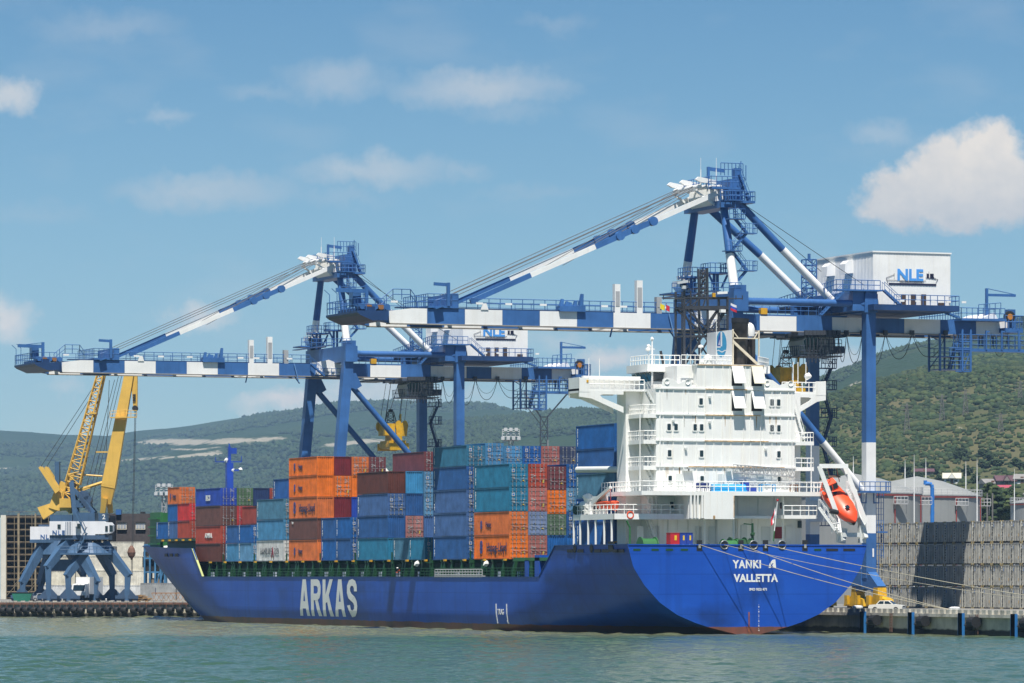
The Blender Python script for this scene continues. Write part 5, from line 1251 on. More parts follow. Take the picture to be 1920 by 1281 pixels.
b = MB(); pc = xa(1390, yf); b.tube((pc - .05, yf + .6, fz0 + .2), (pc + .1, yf + .6, at_y(1390, 606, yf).z), .95, .98, n=22); b.tube((pc + .1, yf + .6, at_y(1390, 606, yf).z), (pc + .14, yf + .6, at_y(1390, 597, yf).z), 1.02, 1.05, n=22, mi=1); b.tube((xa(1405, yf), yf + 1, fz0), (xa(1404, yf), yf + 1, at_y(1404, 640, yf).z), .4, n=12); b.tube((xa(1411, yf), yf + .6, fz0 + .4), (xa(1408, yf), yf + .6, at_y(1404, 650, yf).z), .16, n=8)
b.build('exhaust_pipe', [mat('soot streaked steel', (.075, .062, .052), .35, .5, .5, streak=.8, metal=.6), dark], fun, True)
b = MB(); c_ = at_y(1405, 612, yf + 1.8); b.lathe((c_.x, c_.y, c_.z), [(.62, -1.2), (.66, -.3), (.5, .15), (.25, .38), (0, .45)], 18); b.build('vent_cowl', white, fun, True)
# funnel emblem: oval with sail and wave
lt = mat('emblem teal', (.03, .20, .36), .5); lb = mat('emblem navy', (.03, .06, .25), .5)
ec = at_y(1348.5, 646, yf); yE = yf - .61
b = MB(); n_ = 32; a_, c2 = .68, 1.52
ov = [(ec.x + a_ * cos(2 * pi * i / n_), ec.z + c2 * sin(2 * pi * i / n_)) for i in range(n_)]
b.prism(ov, 'y', yE - .01, yE); b.build('emblem', lt, fun)
b = MB(); b.prism([(ec.x - .52, ec.z - .25), (ec.x - .4, ec.z + .75), (ec.x - .12, ec.z + 1.4), (ec.x - .12, ec.z - .25)], 'y', yE - .022, yE - .012, 0); b.prism([(ec.x - .38, ec.z - .1), (ec.x - .22, ec.z + .55), (ec.x - .22, ec.z - .1)], 'y', yE - .035, yE - .024, 1)
b.box(ec.x - .1, ec.x + .1, yE - .022, yE - .012, ec.z - .25, ec.z + 1.45, 1); b.box(ec.x - .56, ec.x - .1, yE - .022, yE - .012, ec.z - .42, ec.z - .25, 1)
wv = [(ec.x - .6 + .12 * i, ec.z - .75 + .1 * sin(i * .85)) for i in range(11)]
b.prism(wv + [(x, z_ - .12) for x, z_ in wv[::-1]], 'y', yE - .022, yE - .012, 1); b.build('emblem', [lb, greyp], fun)
# black lattice radar mast
ym = -155.5; bl = mat('mast black paint', (.045, .048, .058), .5, .3)
def M(p, q, dy=0): v = at_y(p, q, ym); return Vector((v.x, ym + dy, v.z))
b = MB()
for dy in (0, 2.6):
    for p, pt in ((1283, 1283), (1295, 1295), (1328, 1326), (1364, 1364)): b.bar(M(p, 684, dy), M(pt, 545 if p < 1320 else (503 if p < 1350 else 556), dy), .22 if p != 1295 else .15)
    for q in (558, 577, 630): b.bar(M(1283, q, dy), M(1364, q, dy), .17 if q != 577 else .4)
    b.bar(M(1284, 577, dy), M(1340, 630, dy), .19); b.bar(M(1364, 577, dy), M(1300, 684, dy), .19); b.bar(M(1296, 577, dy), M(1320, 630, dy), .15); b.bar(M(1318, 630, dy), M(1296, 664, dy), .15); b.bar(M(1320, 630, dy), M(1345, 668, dy), .15); b.bar(M(1363, 577, dy), M(1322, 632, dy), .17)
    b.bar(M(1328, 545, dy), M(1295, 575, dy), .14); b.bar(M(1328, 545, dy), M(1318, 575, dy), .14)
for q in (558, 577, 630):
    for p in (1283, 1364, 1328): b.bar(M(p, q, 0), M(p, q, 2.6), .2)
b.tube(M(1244, 560), M(1392, 560), .07)
for p in (1244, 1268, 1290, 1380, 1392): b.tube(M(p, 562), M(p, 554), .06)
b.bar(M(1285, 542), M(1325, 542), .1); b.tube(M(1318, 684, 1), M(1318, 577, 1), .12, n=6)
rm = b.build('radar_mast', bl, ship)
b = MB(); b.bar(M(1267, 531, -.4), M(1287, 528, -.4), .22, .3); b.tube(M(1281, 536, -.2), M(1281, 542, -.2), .3); b.build('radar_scanner', greyp, rm)
b = MB(); b.bar(M(1342, 550, -.4), M(1361, 549, -.4), .2, .28); b.box(M(1348, 0).x, M(1357, 0).x, ym - .6, ym, M(0, 557).z, M(0, 551).z); b.build('radar_scanner', white, rm)
b = MB(); c_ = M(1337, 555, -.3); b.box(c_.x - .15, c_.x + .2, c_.y, c_.y + .3, c_.z - .15, c_.z + .35); b.build('mast_light', yellow, rm)
b = MB(); b.lattice(M(1326, 560, 1.2), M(1326, 505, 1.2), .5, .5, 8, .06); b.build('mast_ladder', bl, rm)
b = MB(); v = M(1307, 684, -2); b.tube((v.x, YA + .3, zC), (v.x, YA + .3, at_y(1307, 595, YA).z), .06, .03); b.build('flagstaff', white, ship)
b = MB(); v = at_y(1229, 684, wy); b.tube((v.x, wy + 1, zT), (v.x, wy + 1, zT + 2.8), .14, .08); b.bar((v.x - .5, wy + 1, zT + 1.8), (v.x + .3, wy + 1, zT + 1.8), .1); b.blob((v.x, wy + 1, zT + 3), .25, R); b.blob((v.x - .45, wy + 1, zT + 2.1), .3, R); b.lathe((at_y(1220, 0, wy).x, wy + .8, zT + 1.5), [(.04, -1.5), (.04, 0), (.32, .15), (.3, .35), (0, .5)], 10); b.lathe((at_y(1319, 0, wy).x, wy + .8, zC + 2.2), [(.05, -2.3), (.05, 0), (.34, .1), (.3, .3), (0, .42)], 10); b.lathe((at_y(1332, 0, YA).x, YA + .8, zC + .55), [(0, -.55), (.5, -.5), (.55, .2), (.4, .55), (0, .7)], 12); b.blob((at_y(1322, 0, YA).x, YA + 1.0, zC + .35), .35, R); b.build('antenna', white, ship)
b = MB(); v = at_y(1250, 670, wy); b.bar((v.x, wy + 1, zT), (v.x - .35, wy + 1, zT + 1.6), .3, .08); b.build('dish', dark, ship)
for p in (1113, 1133, 1506, 1521, 1497): MB().tube((xa(p, yw), yw + 1.5, zB + 1), (xa(p, yw), yw + 1.5, zB + 3.6), .05).build('whip_antenna', white, bw)
MB().blob((xa(1519, yw), yw + .6, zB + 1.9), .45, R).build('searchlight', white, bw); MB().box(xa(1096, yw) - .1, xa(1096, yw) + .15, yw - .9, yw - .85, zB + .7, zB + 1.0).build('lamp', yellow, bw)
# flags at the mast
def flag(nm, lab, p, q, y, w, h, cols, horiz=False, rz=0):
    v = at_y(p, q, y); n_ = 10; b = MB()
    for c in range(len(cols)):
        vs_ = []
        for i in range(n_ + 1):
            u = i / n_
            for e in (c / len(cols), (c + 1) / len(cols)): vs_.append((v.x + w * u, y + .16 * sin(u * 7) * u, v.z - h * e - .35 * h * u * (1 + .3 * sin(3 * u))))
        b.add(vs_, [(2 * i, 2 * i + 2, 2 * i + 3, 2 * i + 1) for i in range(n_)], c)
    o = b.build(nm, cols); return tag(o, lab, 'flag')
fy_, fr_, fw_, fb_ = mat('flag yellow', (.75, .58, .02), .8), mat('flag red', (.55, .02, .04), .8), mat('flag white', (.72, .72, .74), .8), mat('flag blue', (.03, .08, .45), .8)
flag('signal_flag', 'small yellow signal flag flying beside the black radar mast', 1238, 569, ym, .62, .62, [fy_])
flag('signal_flag', 'small red signal flag flying next to the black radar mast', 1249, 571, ym, .5, .65, [fr_])
flag('courtesy_flag', 'white, blue and red striped flag flying below the radar mast yardarm', 1370, 568, ym, .85, .85, [fw_, fb_, fr_])
v = at_y(1452, 940, YT + 1.0)
b = MB(); v0, v1 = at_y(1450, 1015, YT + 1.2), at_y(1458, 938, YT + 1.2); b.tube(v0, v1, .06, .04, mi=0); b.tube(v0, v0.lerp(v1, .25), .065, .06, mi=1); b.blob(v1, .14, R, 2); b.build('ensign_staff', [white, greenl, fr_], ship)
b = MB(); e0 = v0.lerp(v1, .86); n_ = 10
for c, (a0, a1) in enumerate(((0, .45), (.45, 1))):
    vs_ = []
    for i in range(n_ + 1):
        u = i / n_; z_ = e0.z - 1.9 * u
        for e in (a0, a1): vs_.append((e0.x - .1 - u * .25 - .75 * e * (.3 + u) * (1 - .5 * u), e0.y + .12 * sin(u * 9 + e * 3), z_ - .45 * e))
    b.add(vs_, [(2 * i, 2 * i + 2, 2 * i + 3, 2 * i + 1) for i in range(n_)], c)
tag(b.build('ensign', [fw_, fr_]), 'red and white ensign hanging limp from the stern flagstaff', 'flag')
# deck machinery and loose gear along the poop
def win(p, q, r, nm, m_, lab, y=YT + 3.2):
    v = at_y(p, q, y); t = thing(nm, lab, 'winch', (v.x, y, 9.1)); b = MB(); b.tube((-r * .9, 0, r), (r * .9, 0, r), r, n=18); b.build('drum', m_, t); b = MB(); [b.tube((s * r, 0, r), (s * r * 1.12, 0, r), r * 1.2, n=18) for s in (-.95, .85)]; b.build('flange', m_, t); MB().box(-r * 1.3, r * 1.3, -.4, .4, 0, .3).build('bed', m_, t)
win(1215, 1010, .95, 'mooring_winch', greenl, 'large green mooring winch drum at the port side of the poop')
win(1247, 1014, .55, 'mooring_winch', greenl, 'small green mooring winch between the large winch and red box')
win(1338, 1012, .6, 'mooring_winch', green, 'dark green mooring winch under the white deck house', YT + 3.5)
win(1368, 1012, .85, 'mooring_winch', greenl, 'green mooring winch at the middle of the poop')
win(1383, 1008, .95, 'mooring_winch', green, 'dark green mooring winch drum beside the capstan post', YT + 4)
win(1395, 1010, .9, 'mooring_winch', green, 'dark green winch drum beside the davit post', YT + 4.4)
def crate(p0_, p1_, q0, q1, m_, lab, y, nm='storage_box'):
    a_, b_ = at_y(p0_, q0, y), at_y(p1_, q1, y); t = thing(nm, lab, 'box', (a_.x, y, 9.1)); w_ = b_.x - a_.x; h_ = a_.z - 9.1
    o = MB().box(0, w_, 0, 1.2, 0, h_).build('body', m_, t); MB().box(-.03, w_ + .03, -.03, 1.23, h_, h_ + .06).build('lid', m_, t)
    l = MB(); l.box(w_ * .45, w_ * .7, -.02, 0, h_ * .68, h_ * .9, 1); l.box(w_ * .35, w_ * .6, -.02, 0, h_ * .25, h_ * .5, 0); l.box(w_ * .65, w_ * .92, -.02, 0, h_ * .28, h_ * .48, 0); l.build('label', [letter_white, mat('warning yellow', ())], t)
crate(1257, 1274, 1000, 1017, mat('box red', (.5, .02, .03), .5), 'red storage box with white labels on the poop deck', YT + 4)
crate(1275, 1287, 1000, 1017, mat('box blue', (.02, .05, .30), .5), 'blue storage box between the red box and another blue box', YT + 4)
crate(1287.6, 1299, 1000, 1017, mat('box blue', ()), 'blue storage box at the starboard end of the poop boxes', YT + 4)
yc = YT + 5
b = MB(); v = at_y(1411, 1000, yc); b.tube((v.x, yc, 9.1), (v.x, yc, at_y(0, 975, yc).z), .22, .12); b.bar((v.x, yc, at_y(0, 978, yc).z), (v.x - 1.1, yc, at_y(0, 976, yc).z), .12); 
for s in (-1, 1): b.bar((v.x, yc, 11.2), (v.x + s * .9, yc, 9.1), .12)
b.blob((v.x, yc, 11.5), .35, R); tag(b.build('davit_post', green), 'green davit post standing in the middle of the poop', 'davit')
b = MB(); v = at_y(1181, 1000, YT + 2); b.tube((v.x, YT + 2, 9.1), (v.x, YT + 2, 12.2), .1); b.tube((v.x, YT + 2, 12.2), (v.x - .4, YT + 2, 13), .1); tag(b.build('vent_post', greenl), 'thin green bent pipe post on the port side of the poop', 'pipe')
b = MB(); v = at_y(1157, 1010, -152); b.rail([(v.x - .35, -152, 9.6), (v.x + .35, -152, 9.6)], 1.1, .7, .07); tag(b.build('ladder_hoop', yellow), 'small yellow hoop ladder at the poop bulwark', 'ladder')
a_, b_ = at_y(1452, 988, YA + 1.55), at_y(1468, 1010, YA + 1.55); MB().box(a_.x, b_.x, YA + 1.48, YA + 1.6, b_.z, a_.z).build('door', mat('door red', (.22, .02, .03), .5), sup)
a_, b_ = at_y(1473, 987, YA + 1.5), at_y(1486, 1014, YA + 1.5); MB().box(a_.x, b_.x, YA + 1.4, YA + 1.6, b_.z, a_.z).build('door', white, sup)
a_, b_ = at_y(1496, 977, YA + 1.5), at_y(1503, 990, YA + 1.5); MB().box(a_.x, b_.x, YA + 1.45, YA + 1.6, b_.z, a_.z).build('window', glass, sup)
a_, b_ = at_y(1428, 988, YA + 1.5), at_y(1445, 1015, YA + 1.5); MB().box(a_.x, b_.x, YA + 1.53, YA + 1.6, b_.z, a_.z).build('door', shade, sup)
# sun deck furniture and gear, stowed ladder under the ledge
zs = ZD[2] - .02
pb1 = mat('pool blue', (.02, .30, .62), .4)
b = MB(); b.tube((xa(1326), YA - 1.3, zs + .45), (xa(1388), YA - 1.3, zs + .45), .42, n=14); b.box(xa(1325), xa(1390), YA - 1.7, YA - .9, zs, zs + .2); tag(b.build('folded_pool', pb1), 'long bright blue folded pool cover lying on the sun deck', 'pool cover')
def seat(p, lab, m_):
    v = xa(p); t = thing('deck_chair', lab, 'chair', (v, YA - 1.2, zs), 0, 'chairs on the sun deck'); MB().box(-.28, .28, -.28, .28, .4, .46).build('seat', m_, t); MB().box(-.28, .28, .22, .28, .46, 1.0).build('backrest', m_, t)
    for sx_ in (-.25, .25):
        for sy_ in (-.25, .25): MB().tube((sx_, sy_, 0), (sx_, sy_, .4), .03, n=5).build('leg', m_, t)
dn = mat('chair navy', (.015, .03, .14), .5)
seat(1303, 'navy chair on the sun deck, outermost of the row of three', dn); seat(1311, 'navy chair in the middle of the sun deck row', dn); seat(1319, 'navy chair next to the blue pool cover', dn)
def dtable(p0_, p1_, m_, lab):
    t = thing('deck_table', lab, 'table', (xa(p0_), YA - 1.2, zs)); w_ = xa(p1_) - xa(p0_); MB().box(0, w_, -.4, .4, .8, .88).build('table_top', m_, t)
    for k in (.06, w_ - .06):
        for sy_ in (-.35, .35): MB().box(k - .05, k + .05, sy_ - .05, sy_ + .05, 0, .8).build('leg', m_, t)
dtable(1417, 1444, pb1, 'long blue table on the sun deck'); dtable(1475, 1486, mat('brown wood', (.2, .1, .05), .6), 'small brown table near the starboard end of the sun deck')
v = xa(1387); t = thing('storage_bench', 'dark blue box bench behind the sun deck rail', 'bench', (v, YA - .9, zs)); MB().box(0, .95, 0, .6, 0, 1.2).build('body', mat('box blue', ()), t); MB().box(.95, 1.8, 0, .6, 0, .5).build('step', mat('box blue', ()), t)
b = MB(); b.lattice((xa(1372), YA - .5, za(878.5)), (xa(1486), YA - .5, za(886)), .9, .25, 16, .05, up=(0, 1, 0)); b.build('stowed_ladder', steel, sup)
for p in (1284, 1365, 1378, 1292): b = MB(); b.box(xa(p) - .35, xa(p) + .35, YA - .55, YA, za(884), za(880)); b.build('floodlight', shade, sup)
b = MB(); q0 = at_x(1083, 881, 3.4); q1 = at_x(1166, 880, 5.2); b.tube(q0, q1, .38, n=14); tag(b.build('crane_boom', shade, None), 'grey provision crane boom lying across the blue container stack', 'crane boom'); 
# rescue boat, its davit, lifebuoy, life raft
z = ZD[1]; vx = at_x(1138, 960, 1.6)
t = thing('rescue_boat', 'small orange open rescue boat on the port boat deck', 'boat', (1.7, vx.y, z + .35))
b = MB(); prof = [(-2.4, .1, .75), (-2.0, .65, .6), (-1, .95, .5), (.6, .95, .5), (1.8, .75, .55), (2.2, .6, .6)]
vs_ = []
for (yy_, w_, s_) in prof: vs_ += [(-w_, yy_, 1.15), (-w_ * .8, yy_, .5), (0, yy_, .75 - s_), (w_ * .8, yy_, .5), (w_, yy_, 1.15), (w_ * .5, yy_, 1.3), (-w_ * .5, yy_, 1.3)]
n7 = 7; b.add(vs_, [(i * n7 + k, i * n7 + (k + 1) % n7, (i + 1) * n7 + (k + 1) % n7, (i + 1) * n7 + k) for i in range(5) for k in range(n7)] + [tuple(range(7)), tuple(range(35, 42))[::-1]])
org = mat('rescue orange', (.66, .085, .03), .45, .1); b.build('hull', org, t, True); MB().box(-.35, .35, .9, 1.5, 1.3, 1.75).build('console', white, t)
t = thing('boat_davit', 'white slewing davit arm above the orange rescue boat', 'davit', (1.0, at_x(1110, 960, 1).y, z))
q0, q1 = at_x(1114, 958, 1.0), at_x(1145, 914, 1.0); q0 = q0 - t.location; q1 = q1 - t.location
MB().tube((0, 0, 0), (0, 0, 1.6), .4, .3).build('pedestal', white, t); MB().bar((0, 0, 1.3), q1, .5, .55, w2=.3, h2=.3).build('arm', shade, t); b = MB(); b.tube(q1, (q1.x, q1.y, 1.6), .04); b.build('fall', mat('red strop', (.4, .05, .05)), t); b = MB(); b.blob((0, 1.2, 1.9), .7, R); b.box(-.5, .5, 1.6, 2.8, .1, 1.2); b.build('winch_housing', white, t)
t = thing('life_raft', 'white life raft canister on a cradle at the boat deck edge', 'life raft', (.9, at_x(1098, 960, .9).y, z)); MB().tube((0, -.9, 1.25), (0, .9, 1.25), .45, n=14).build('canister', white, t); MB().box(-.4, .4, -.8, .8, .2, .8).build('cradle', shade, t)
t = tag(MB().blob((.8, at_x(1085, 960, .8).y, z + .75), .95, R, rough=.2).build('tarpaulin', mat('tarp green', (.015, .06, .045), .8)), 'dark green tarpaulin bundle at the forward end of the boat deck', 'tarpaulin')
b = MB(); v = at_y(1181.5, 966, ye2); rp = [(.38 + .1 * cos(a), .1 * sin(a)) for a in np.linspace(0, 2 * pi, 9)]; b.lathe((v.x, ye2 - .02, v.z), rp, 20, ax='y'); tag(b.build('lifebuoy', org, None, True), 'orange ring lifebuoy hanging on the port boat deck rail', 'lifebuoy')
b = MB(); b.prism([(-154.6, z), (-157.5, z), (-157.5, ZD[2] - .5), (-150, ZD[2] - .5)], 'x', 1.2, 1.5); 
for k in range(4): b.box(1.15, 1.25, -153 - k * .9, -153.4 - k * .9, z + .6, ZD[2] - 1, 1)
b.build('side_screen', [shade, dark], ship)
MB().rail([(XP + .6, ye2 + 1.2, z), (XP + 1.6, ye2 + 1.2, z)], 2.2, .5, .06, mid=0).build('hoop_rail', white, ship)
# free-fall lifeboat on its ramp at the starboard quarter
yL = -166.5
t = thing('lifeboat', 'enclosed orange free-fall lifeboat nose down on the stern ramp', 'lifeboat', (0, 0, 0))
B0, B1 = at_y(1551, 916, yL + 2.2), at_y(1603, 976, yL - 2.5)
ax_ = (B1 - B0); Lb = ax_.length; e1 = ax_.normalized(); e2 = Vector((0, 1, 0)); e2 = (e2 - e1 * e2.dot(e1)).normalized(); e3 = e1.cross(e2).normalized()
if e3.z < 0: e3 = -e3
side = Vector((.72, -.35, .0)); side = (side - e1 * side.dot(e1)).normalized(); upv = side.cross(e1).normalized()
if upv.z < 0: upv = -upv
def LB(s, w_, h_): return B0 + e1 * (s * Lb) + side * w_ + upv * h_
b = MB(); sec = [(-.04, .5, .3, -.35), (.0, 1.05, .75, -.6), (.12, 1.25, .85, -.8), (.4, 1.32, .8, -.95), (.65, 1.25, .72, -.95), (.85, .95, .55, -.85), (.96, .5, .25, -.5), (1.02, .1, -.02, -.15)]
vs_ = []; 
for (s, w_, hu, hl) in sec: vs_ += [LB(s, w_ * cx2, hu * .0 + h2) for cx2, h2 in ((-.5, hl), (-.95, hl * .45), (-1, .0), (-.9, hu * .6), (-.5, hu), (.5, hu), (.9, hu * .6), (1, .0), (.95, hl * .45), (.5, hl))]
m10 = 10; fs_ = [(i * m10 + k, i * m10 + (k + 1) % m10, (i + 1) * m10 + (k + 1) % m10, (i + 1) * m10 + k) for i in range(7) for k in range(m10)]
b.add(vs_, fs_ + [tuple(range(10)), tuple(range(70, 80))[::-1]])
hullo = b.build('hull', mat('lifeboat orange', (.80, .075, .018), .35, .06), t, True)
for p_ in hullo.data.polygons:
    pass
b = MB(); vs_ = []
for (s, w_, h_) in ((-.02, .8, .7), (.02, .85, 1.55), (.17, .82, 1.6), (.24, .85, .75)): vs_ += [LB(s, -w_, .55), LB(s, -w_ * .8, h_), LB(s, w_ * .8, h_), LB(s, w_, .55)]
b.add(vs_, [(i * 4 + k, i * 4 + (k + 1) % 4, (i + 1) * 4 + (k + 1) % 4, (i + 1) * 4 + k) for i in range(3) for k in range(4)] + [(0, 1, 2, 3), (15, 14, 13, 12)]); cp = b.build('cupola', mat('lifeboat orange', ()), t)
b = MB()
for w_ in (-.38, .38): b.add([LB(.185, w_ - .3, 1.56), LB(.185, w_ + .3, 1.56), LB(.228, w_ + .3, 1.0), LB(.228, w_ - .3, 1.0)], [(0, 1, 2, 3)])
b.add([LB(.05, -.84, .95), LB(.14, -.82, .95), LB(.14, -.74, 1.4), LB(.05, -.74, 1.4)], [(0, 1, 2, 3)]); b.build('window', glass, cp)
for s0, s1 in ((.28, .33), (.70, .78)):
    b = MB(); b.add([LB(s0, -.25, .93), LB(s0, .2, .93), LB(s1, .2, .9), LB(s1, -.25, .9)], [(0, 1, 2, 3)]); b.add([LB(s0, -.25, .86), LB(s0, .2, .86), LB(s1, .2, .83), LB(s1, -.25, .83)], [(3, 2, 1, 0)]); b.build('hatch', glass, t)
b = MB(); vs_ = []
for (s, w_, hl) in ((.1, .9, -.85), (.4, 1.0, -1.0), (.65, 1.0, -1.0), (.85, .8, -.95), (.97, .4, -.6)): vs_ += [LB(s, -w_, hl * .5), LB(s, -.1, hl * 1.55), LB(s, .1, hl * 1.55), LB(s, w_, hl * .5)]
b.add(vs_, [(i * 4 + k, i * 4 + k + 1, i * 4 + 5 + k, i * 4 + 4 + k) for i in range(4) for k in range(3)]); b.build('keel', mat('pale keel grey', (.42, .44, .40), .5), t)
t2 = thing('lifeboat_ramp', 'white inclined launching frame holding the orange lifeboat', 'davit', (0, 0, 0))
def RP(p, q, dy): return at_y(p, q, yL + dy)
b = MB()
for (a_, c_) in (((1536, 874), (1568, 960)), ((1568, 960), (1574, 1000)), ((1584, 874), (1624, 980)), ((1536, 874), (1590, 874))): b.bar(RP(*a_, -.5), RP(*c_, -1.5), .42, .5)
b.build('frame', white, t2)
b = MB(); b.bar(RP(1545, 920, 1.5), RP(1580, 1015, -1), .5, .7); b.bar(RP(1600, 920, 1.5), RP(1622, 1010, -1), .5, .7); b.bar(RP(1578, 1003, -1), RP(1612, 1003, -1), .6, .5); b.bar(RP(1576, 1018, -.5), RP(1580, 990, -.5), 1.0, .6); b.bar(RP(1616, 1018, -.5), RP(1616, 985, -.5), .8, .6); b.build('skid', shade, t2)
MB().stair(RP(1536, 952, -1.5), RP(1567, 995, -2), .8, (.6, .8, 0), 14).build('stair', white, t2)
MB().stair(RP(1588, 918, 1.5), RP(1622, 985, .5), .6, (.6, .8, 0), 16).build('stair', white, t2)
b = MB(); [b.tube(RP(p, 876, -.5), RP(p + 6, 903, 1), .05) for p in (1551, 1568)]; b.box(RP(1550, 0, 0).x, RP(1570, 0, 0).x, yL - .9, yL - .5, RP(0, 883, 0).z, RP(0, 879, 0).z); b.build('fall', mat('rope brown', (.2, .12, .08)), t2)
b = MB(); b.tube(RP(1556, 958, -1.6), RP(1571, 961, -1.6), .3); b.build('winch', dark, t2)
MB().rail([RP(1560, 1000, -2), RP(1574, 998, -2)], 1.1, .6, .05).build('railing', white, t2)
# mooring lines with their shadows left to the sun
def sag(a, c, s, n=14): return [Vector(a).lerp(Vector(c), i / n) - Vector((0, 0, s * 4 * (i / n) * (1 - i / n))) for i in range(n + 1)]
bol1 = at_x(1790, 1140, 32.4)
for (p, q, tgt, s_, lab) in ((1313, 1022, None, .5, 'pale mooring rope running from the port stern chock to the quay bollard'), (1389, 1022, None, .45, 'pale mooring rope from the middle stern chock to the quay bollard'),
                             (1437, 1022, (1930, 1139), .6, 'long pale mooring rope from the starboard stern chock along the quay'), (1358, 1022, (1935, 1141), .8, 'thin mooring rope from the round stern fairlead along the quay')):
    a_ = at_y(p, q, YT - .1); c_ = Vector((32.4, bol1.y, 2.75)) if tgt is None else at_x(tgt[0], tgt[1], 40)
    if tgt is not None: c_ = Vector((33.5, a_.y - 62, 2.7))
    tag(MB().path(sag(a_, c_, s_), .042 if s_ < .8 else .03, 6).build('mooring_rope', rope), lab, 'rope', 'mooring ropes from the stern')
# ---------------------------------------------------------------- ship-to-shore gantry cranes (modelled once, copied once)
OX, OY = 36.0, -116.3
sts = thing('gantry_crane', 'nearer blue and white container gantry crane standing behind the ship superstructure', 'crane', (OX, OY, 0), 0, 'blue and white container gantry cranes')
BW = [blue, white]
def c(p, q, ly=0): v = at_y(p, q, OY + ly); return Vector((v.x - OX, ly, v.z))
LF, LA = 17.3, 0.0
GX = c(1629, 800).x                        # landside rail line
zt = c(1629, 548).z; zb, zw = c(1629, 830).z, c(1629, 1000).z
def banded(name, p, q, zs, w, h, parent, w0=None, round_=False):
    """a leg from top p to foot q, colour changing at heights zs (blue first)"""
    b = MB(); p, q = Vector(p), Vector(q); cuts = [p.z] + [z for z in zs] + [q.z]; mi = 0
    for a, d in zip(cuts, cuts[1:]):
        u = p.lerp(q, (p.z - a) / (p.z - q.z)); v = p.lerp(q, (p.z - d) / (p.z - q.z))
        if round_: b.tube(u, v, w, n=16, mi=mi, cap=True)
        else: b.bar(u, v, w, h, mi)
        mi = 1 - mi
    return b.build(name, BW, parent, smooth=round_)
for ly in (LA, LF):
    lg = banded('leg', (0, ly, zt), (-3.3, ly, 6.4), [zb, zw], 1.5, 1.5, sts)
    lg2 = banded('leg', (GX, ly, zt), (GX, ly, 6.4), [zb, zw], 1.35, 1.4, sts)
    b = MB(); zz_ = c(1500, 567).z; b.tube((.3, ly, zz_), (GX - .3, ly, zz_), .45, n=18); b.tube((.3, ly, zz_), (1.8, ly, zz_), .75, .45, n=18); b.tube((GX - 1.8, ly, zz_), (GX - .3, ly, zz_), .45, .75, n=18)
    b.build('tie_tube', blue, sts, True)
    t0 = Vector((.4, ly, c(1400, 640).z)); t1 = Vector((GX - .6, ly, c(1612, 925).z)); banded('brace', t0, t1, [zb], .46, 0, sts, round_=True)
    b = MB(); b.prism([(-.7, zt - 4.6), (.9, zt - 4.6), (1.9, zt - 6.6), (.9, zt - 7.2), (-.9, zt - 6.5)], 'y', ly - .7, ly + .7); b.build('gusset', blue, sts)
    b = MB(); b.box(-.85, .85, ly - .85, ly + .85, zt - .6, zt + .5); b.box(GX - .8, GX + .8, ly - .82, ly + .82, zt - .9, zt + .1); b.build('head', blue, sts)
zc0, zc1 = c(1330, 583).z, c(1330, 546).z
b = MB(); b.box(-1.0, 1.0, -1.2, LF + 1.2, zc0, zc1); b.box(GX - .9, GX + .9, -.8, LF + .8, zc0 + .2, zc1 + .1); b.build('cross_beam', blue, sts)
b = MB(); zs0 = 4.4
for lx in (-3.3, GX): b.box(lx - .75, lx + .75, .7, LF - .7, 5.4, 7.6)
b.build('sill_beam', blue, sts)
b = MB(); b.box(GX - .75, GX + .75, .7, LF - .7, c(1520, 979, LF).z, c(1520, 939, LF).z); pbm = b.build('portal_beam', white, sts)
text('lettering', '42 t', mat('load sign blue', (.03, .15, .42)), pbm, (GX - .79, LF - .9, c(1520, 974, LF).z), FACE_PORT, size=2.6, bold=.02, sx=1.5)
text('lettering', '1', letter_white, sts, (GX - .1, -.74, c(1635, 1044).z), FACE_AFT, size=1.5, bold=.03)
bmat = mat('bogie yellow', (.62, .36, .015), .45, .25, 1., streak=.5)
for lx in (-3.3, GX):
    for ly in (LA, LF):
        b = MB(); b.prism([(ly - 1.0, 7.2), (ly + 1.0, 7.2), (ly + 3.9, 5.4), (ly + 3.3, 4.6), (ly, 5.1), (ly - 3.3, 4.6), (ly - 3.9, 5.4)], 'x', lx - .6, lx + .6, 1)
        for s in (-1, 1):
            yc_ = ly + s * 3.3; b.prism([(yc_ - 3.0, 2.8), (yc_ - 2.7, 3.7), (yc_ - .8, 4.1), (yc_ - .6, 5.2), (yc_ + .6, 5.2), (yc_ + .8, 4.1), (yc_ + 2.7, 3.7), (yc_ + 3.0, 2.8)], 'x', lx - .62, lx + .62)
            for k in (-2.3, -.8, .8, 2.3): b.tube((lx - .3, yc_ + k, 2.78), (lx + .3, yc_ + k, 2.78), .37, n=12, mi=2)
            [b.box(lx - 1.0, lx - .6, yc_ + k_ - .4, yc_ + k_ + .4, 3.0, 4.2) for k_ in (-1.6, 1.6)]
        b.build('bogie', [bmat, blue, dark], sts)
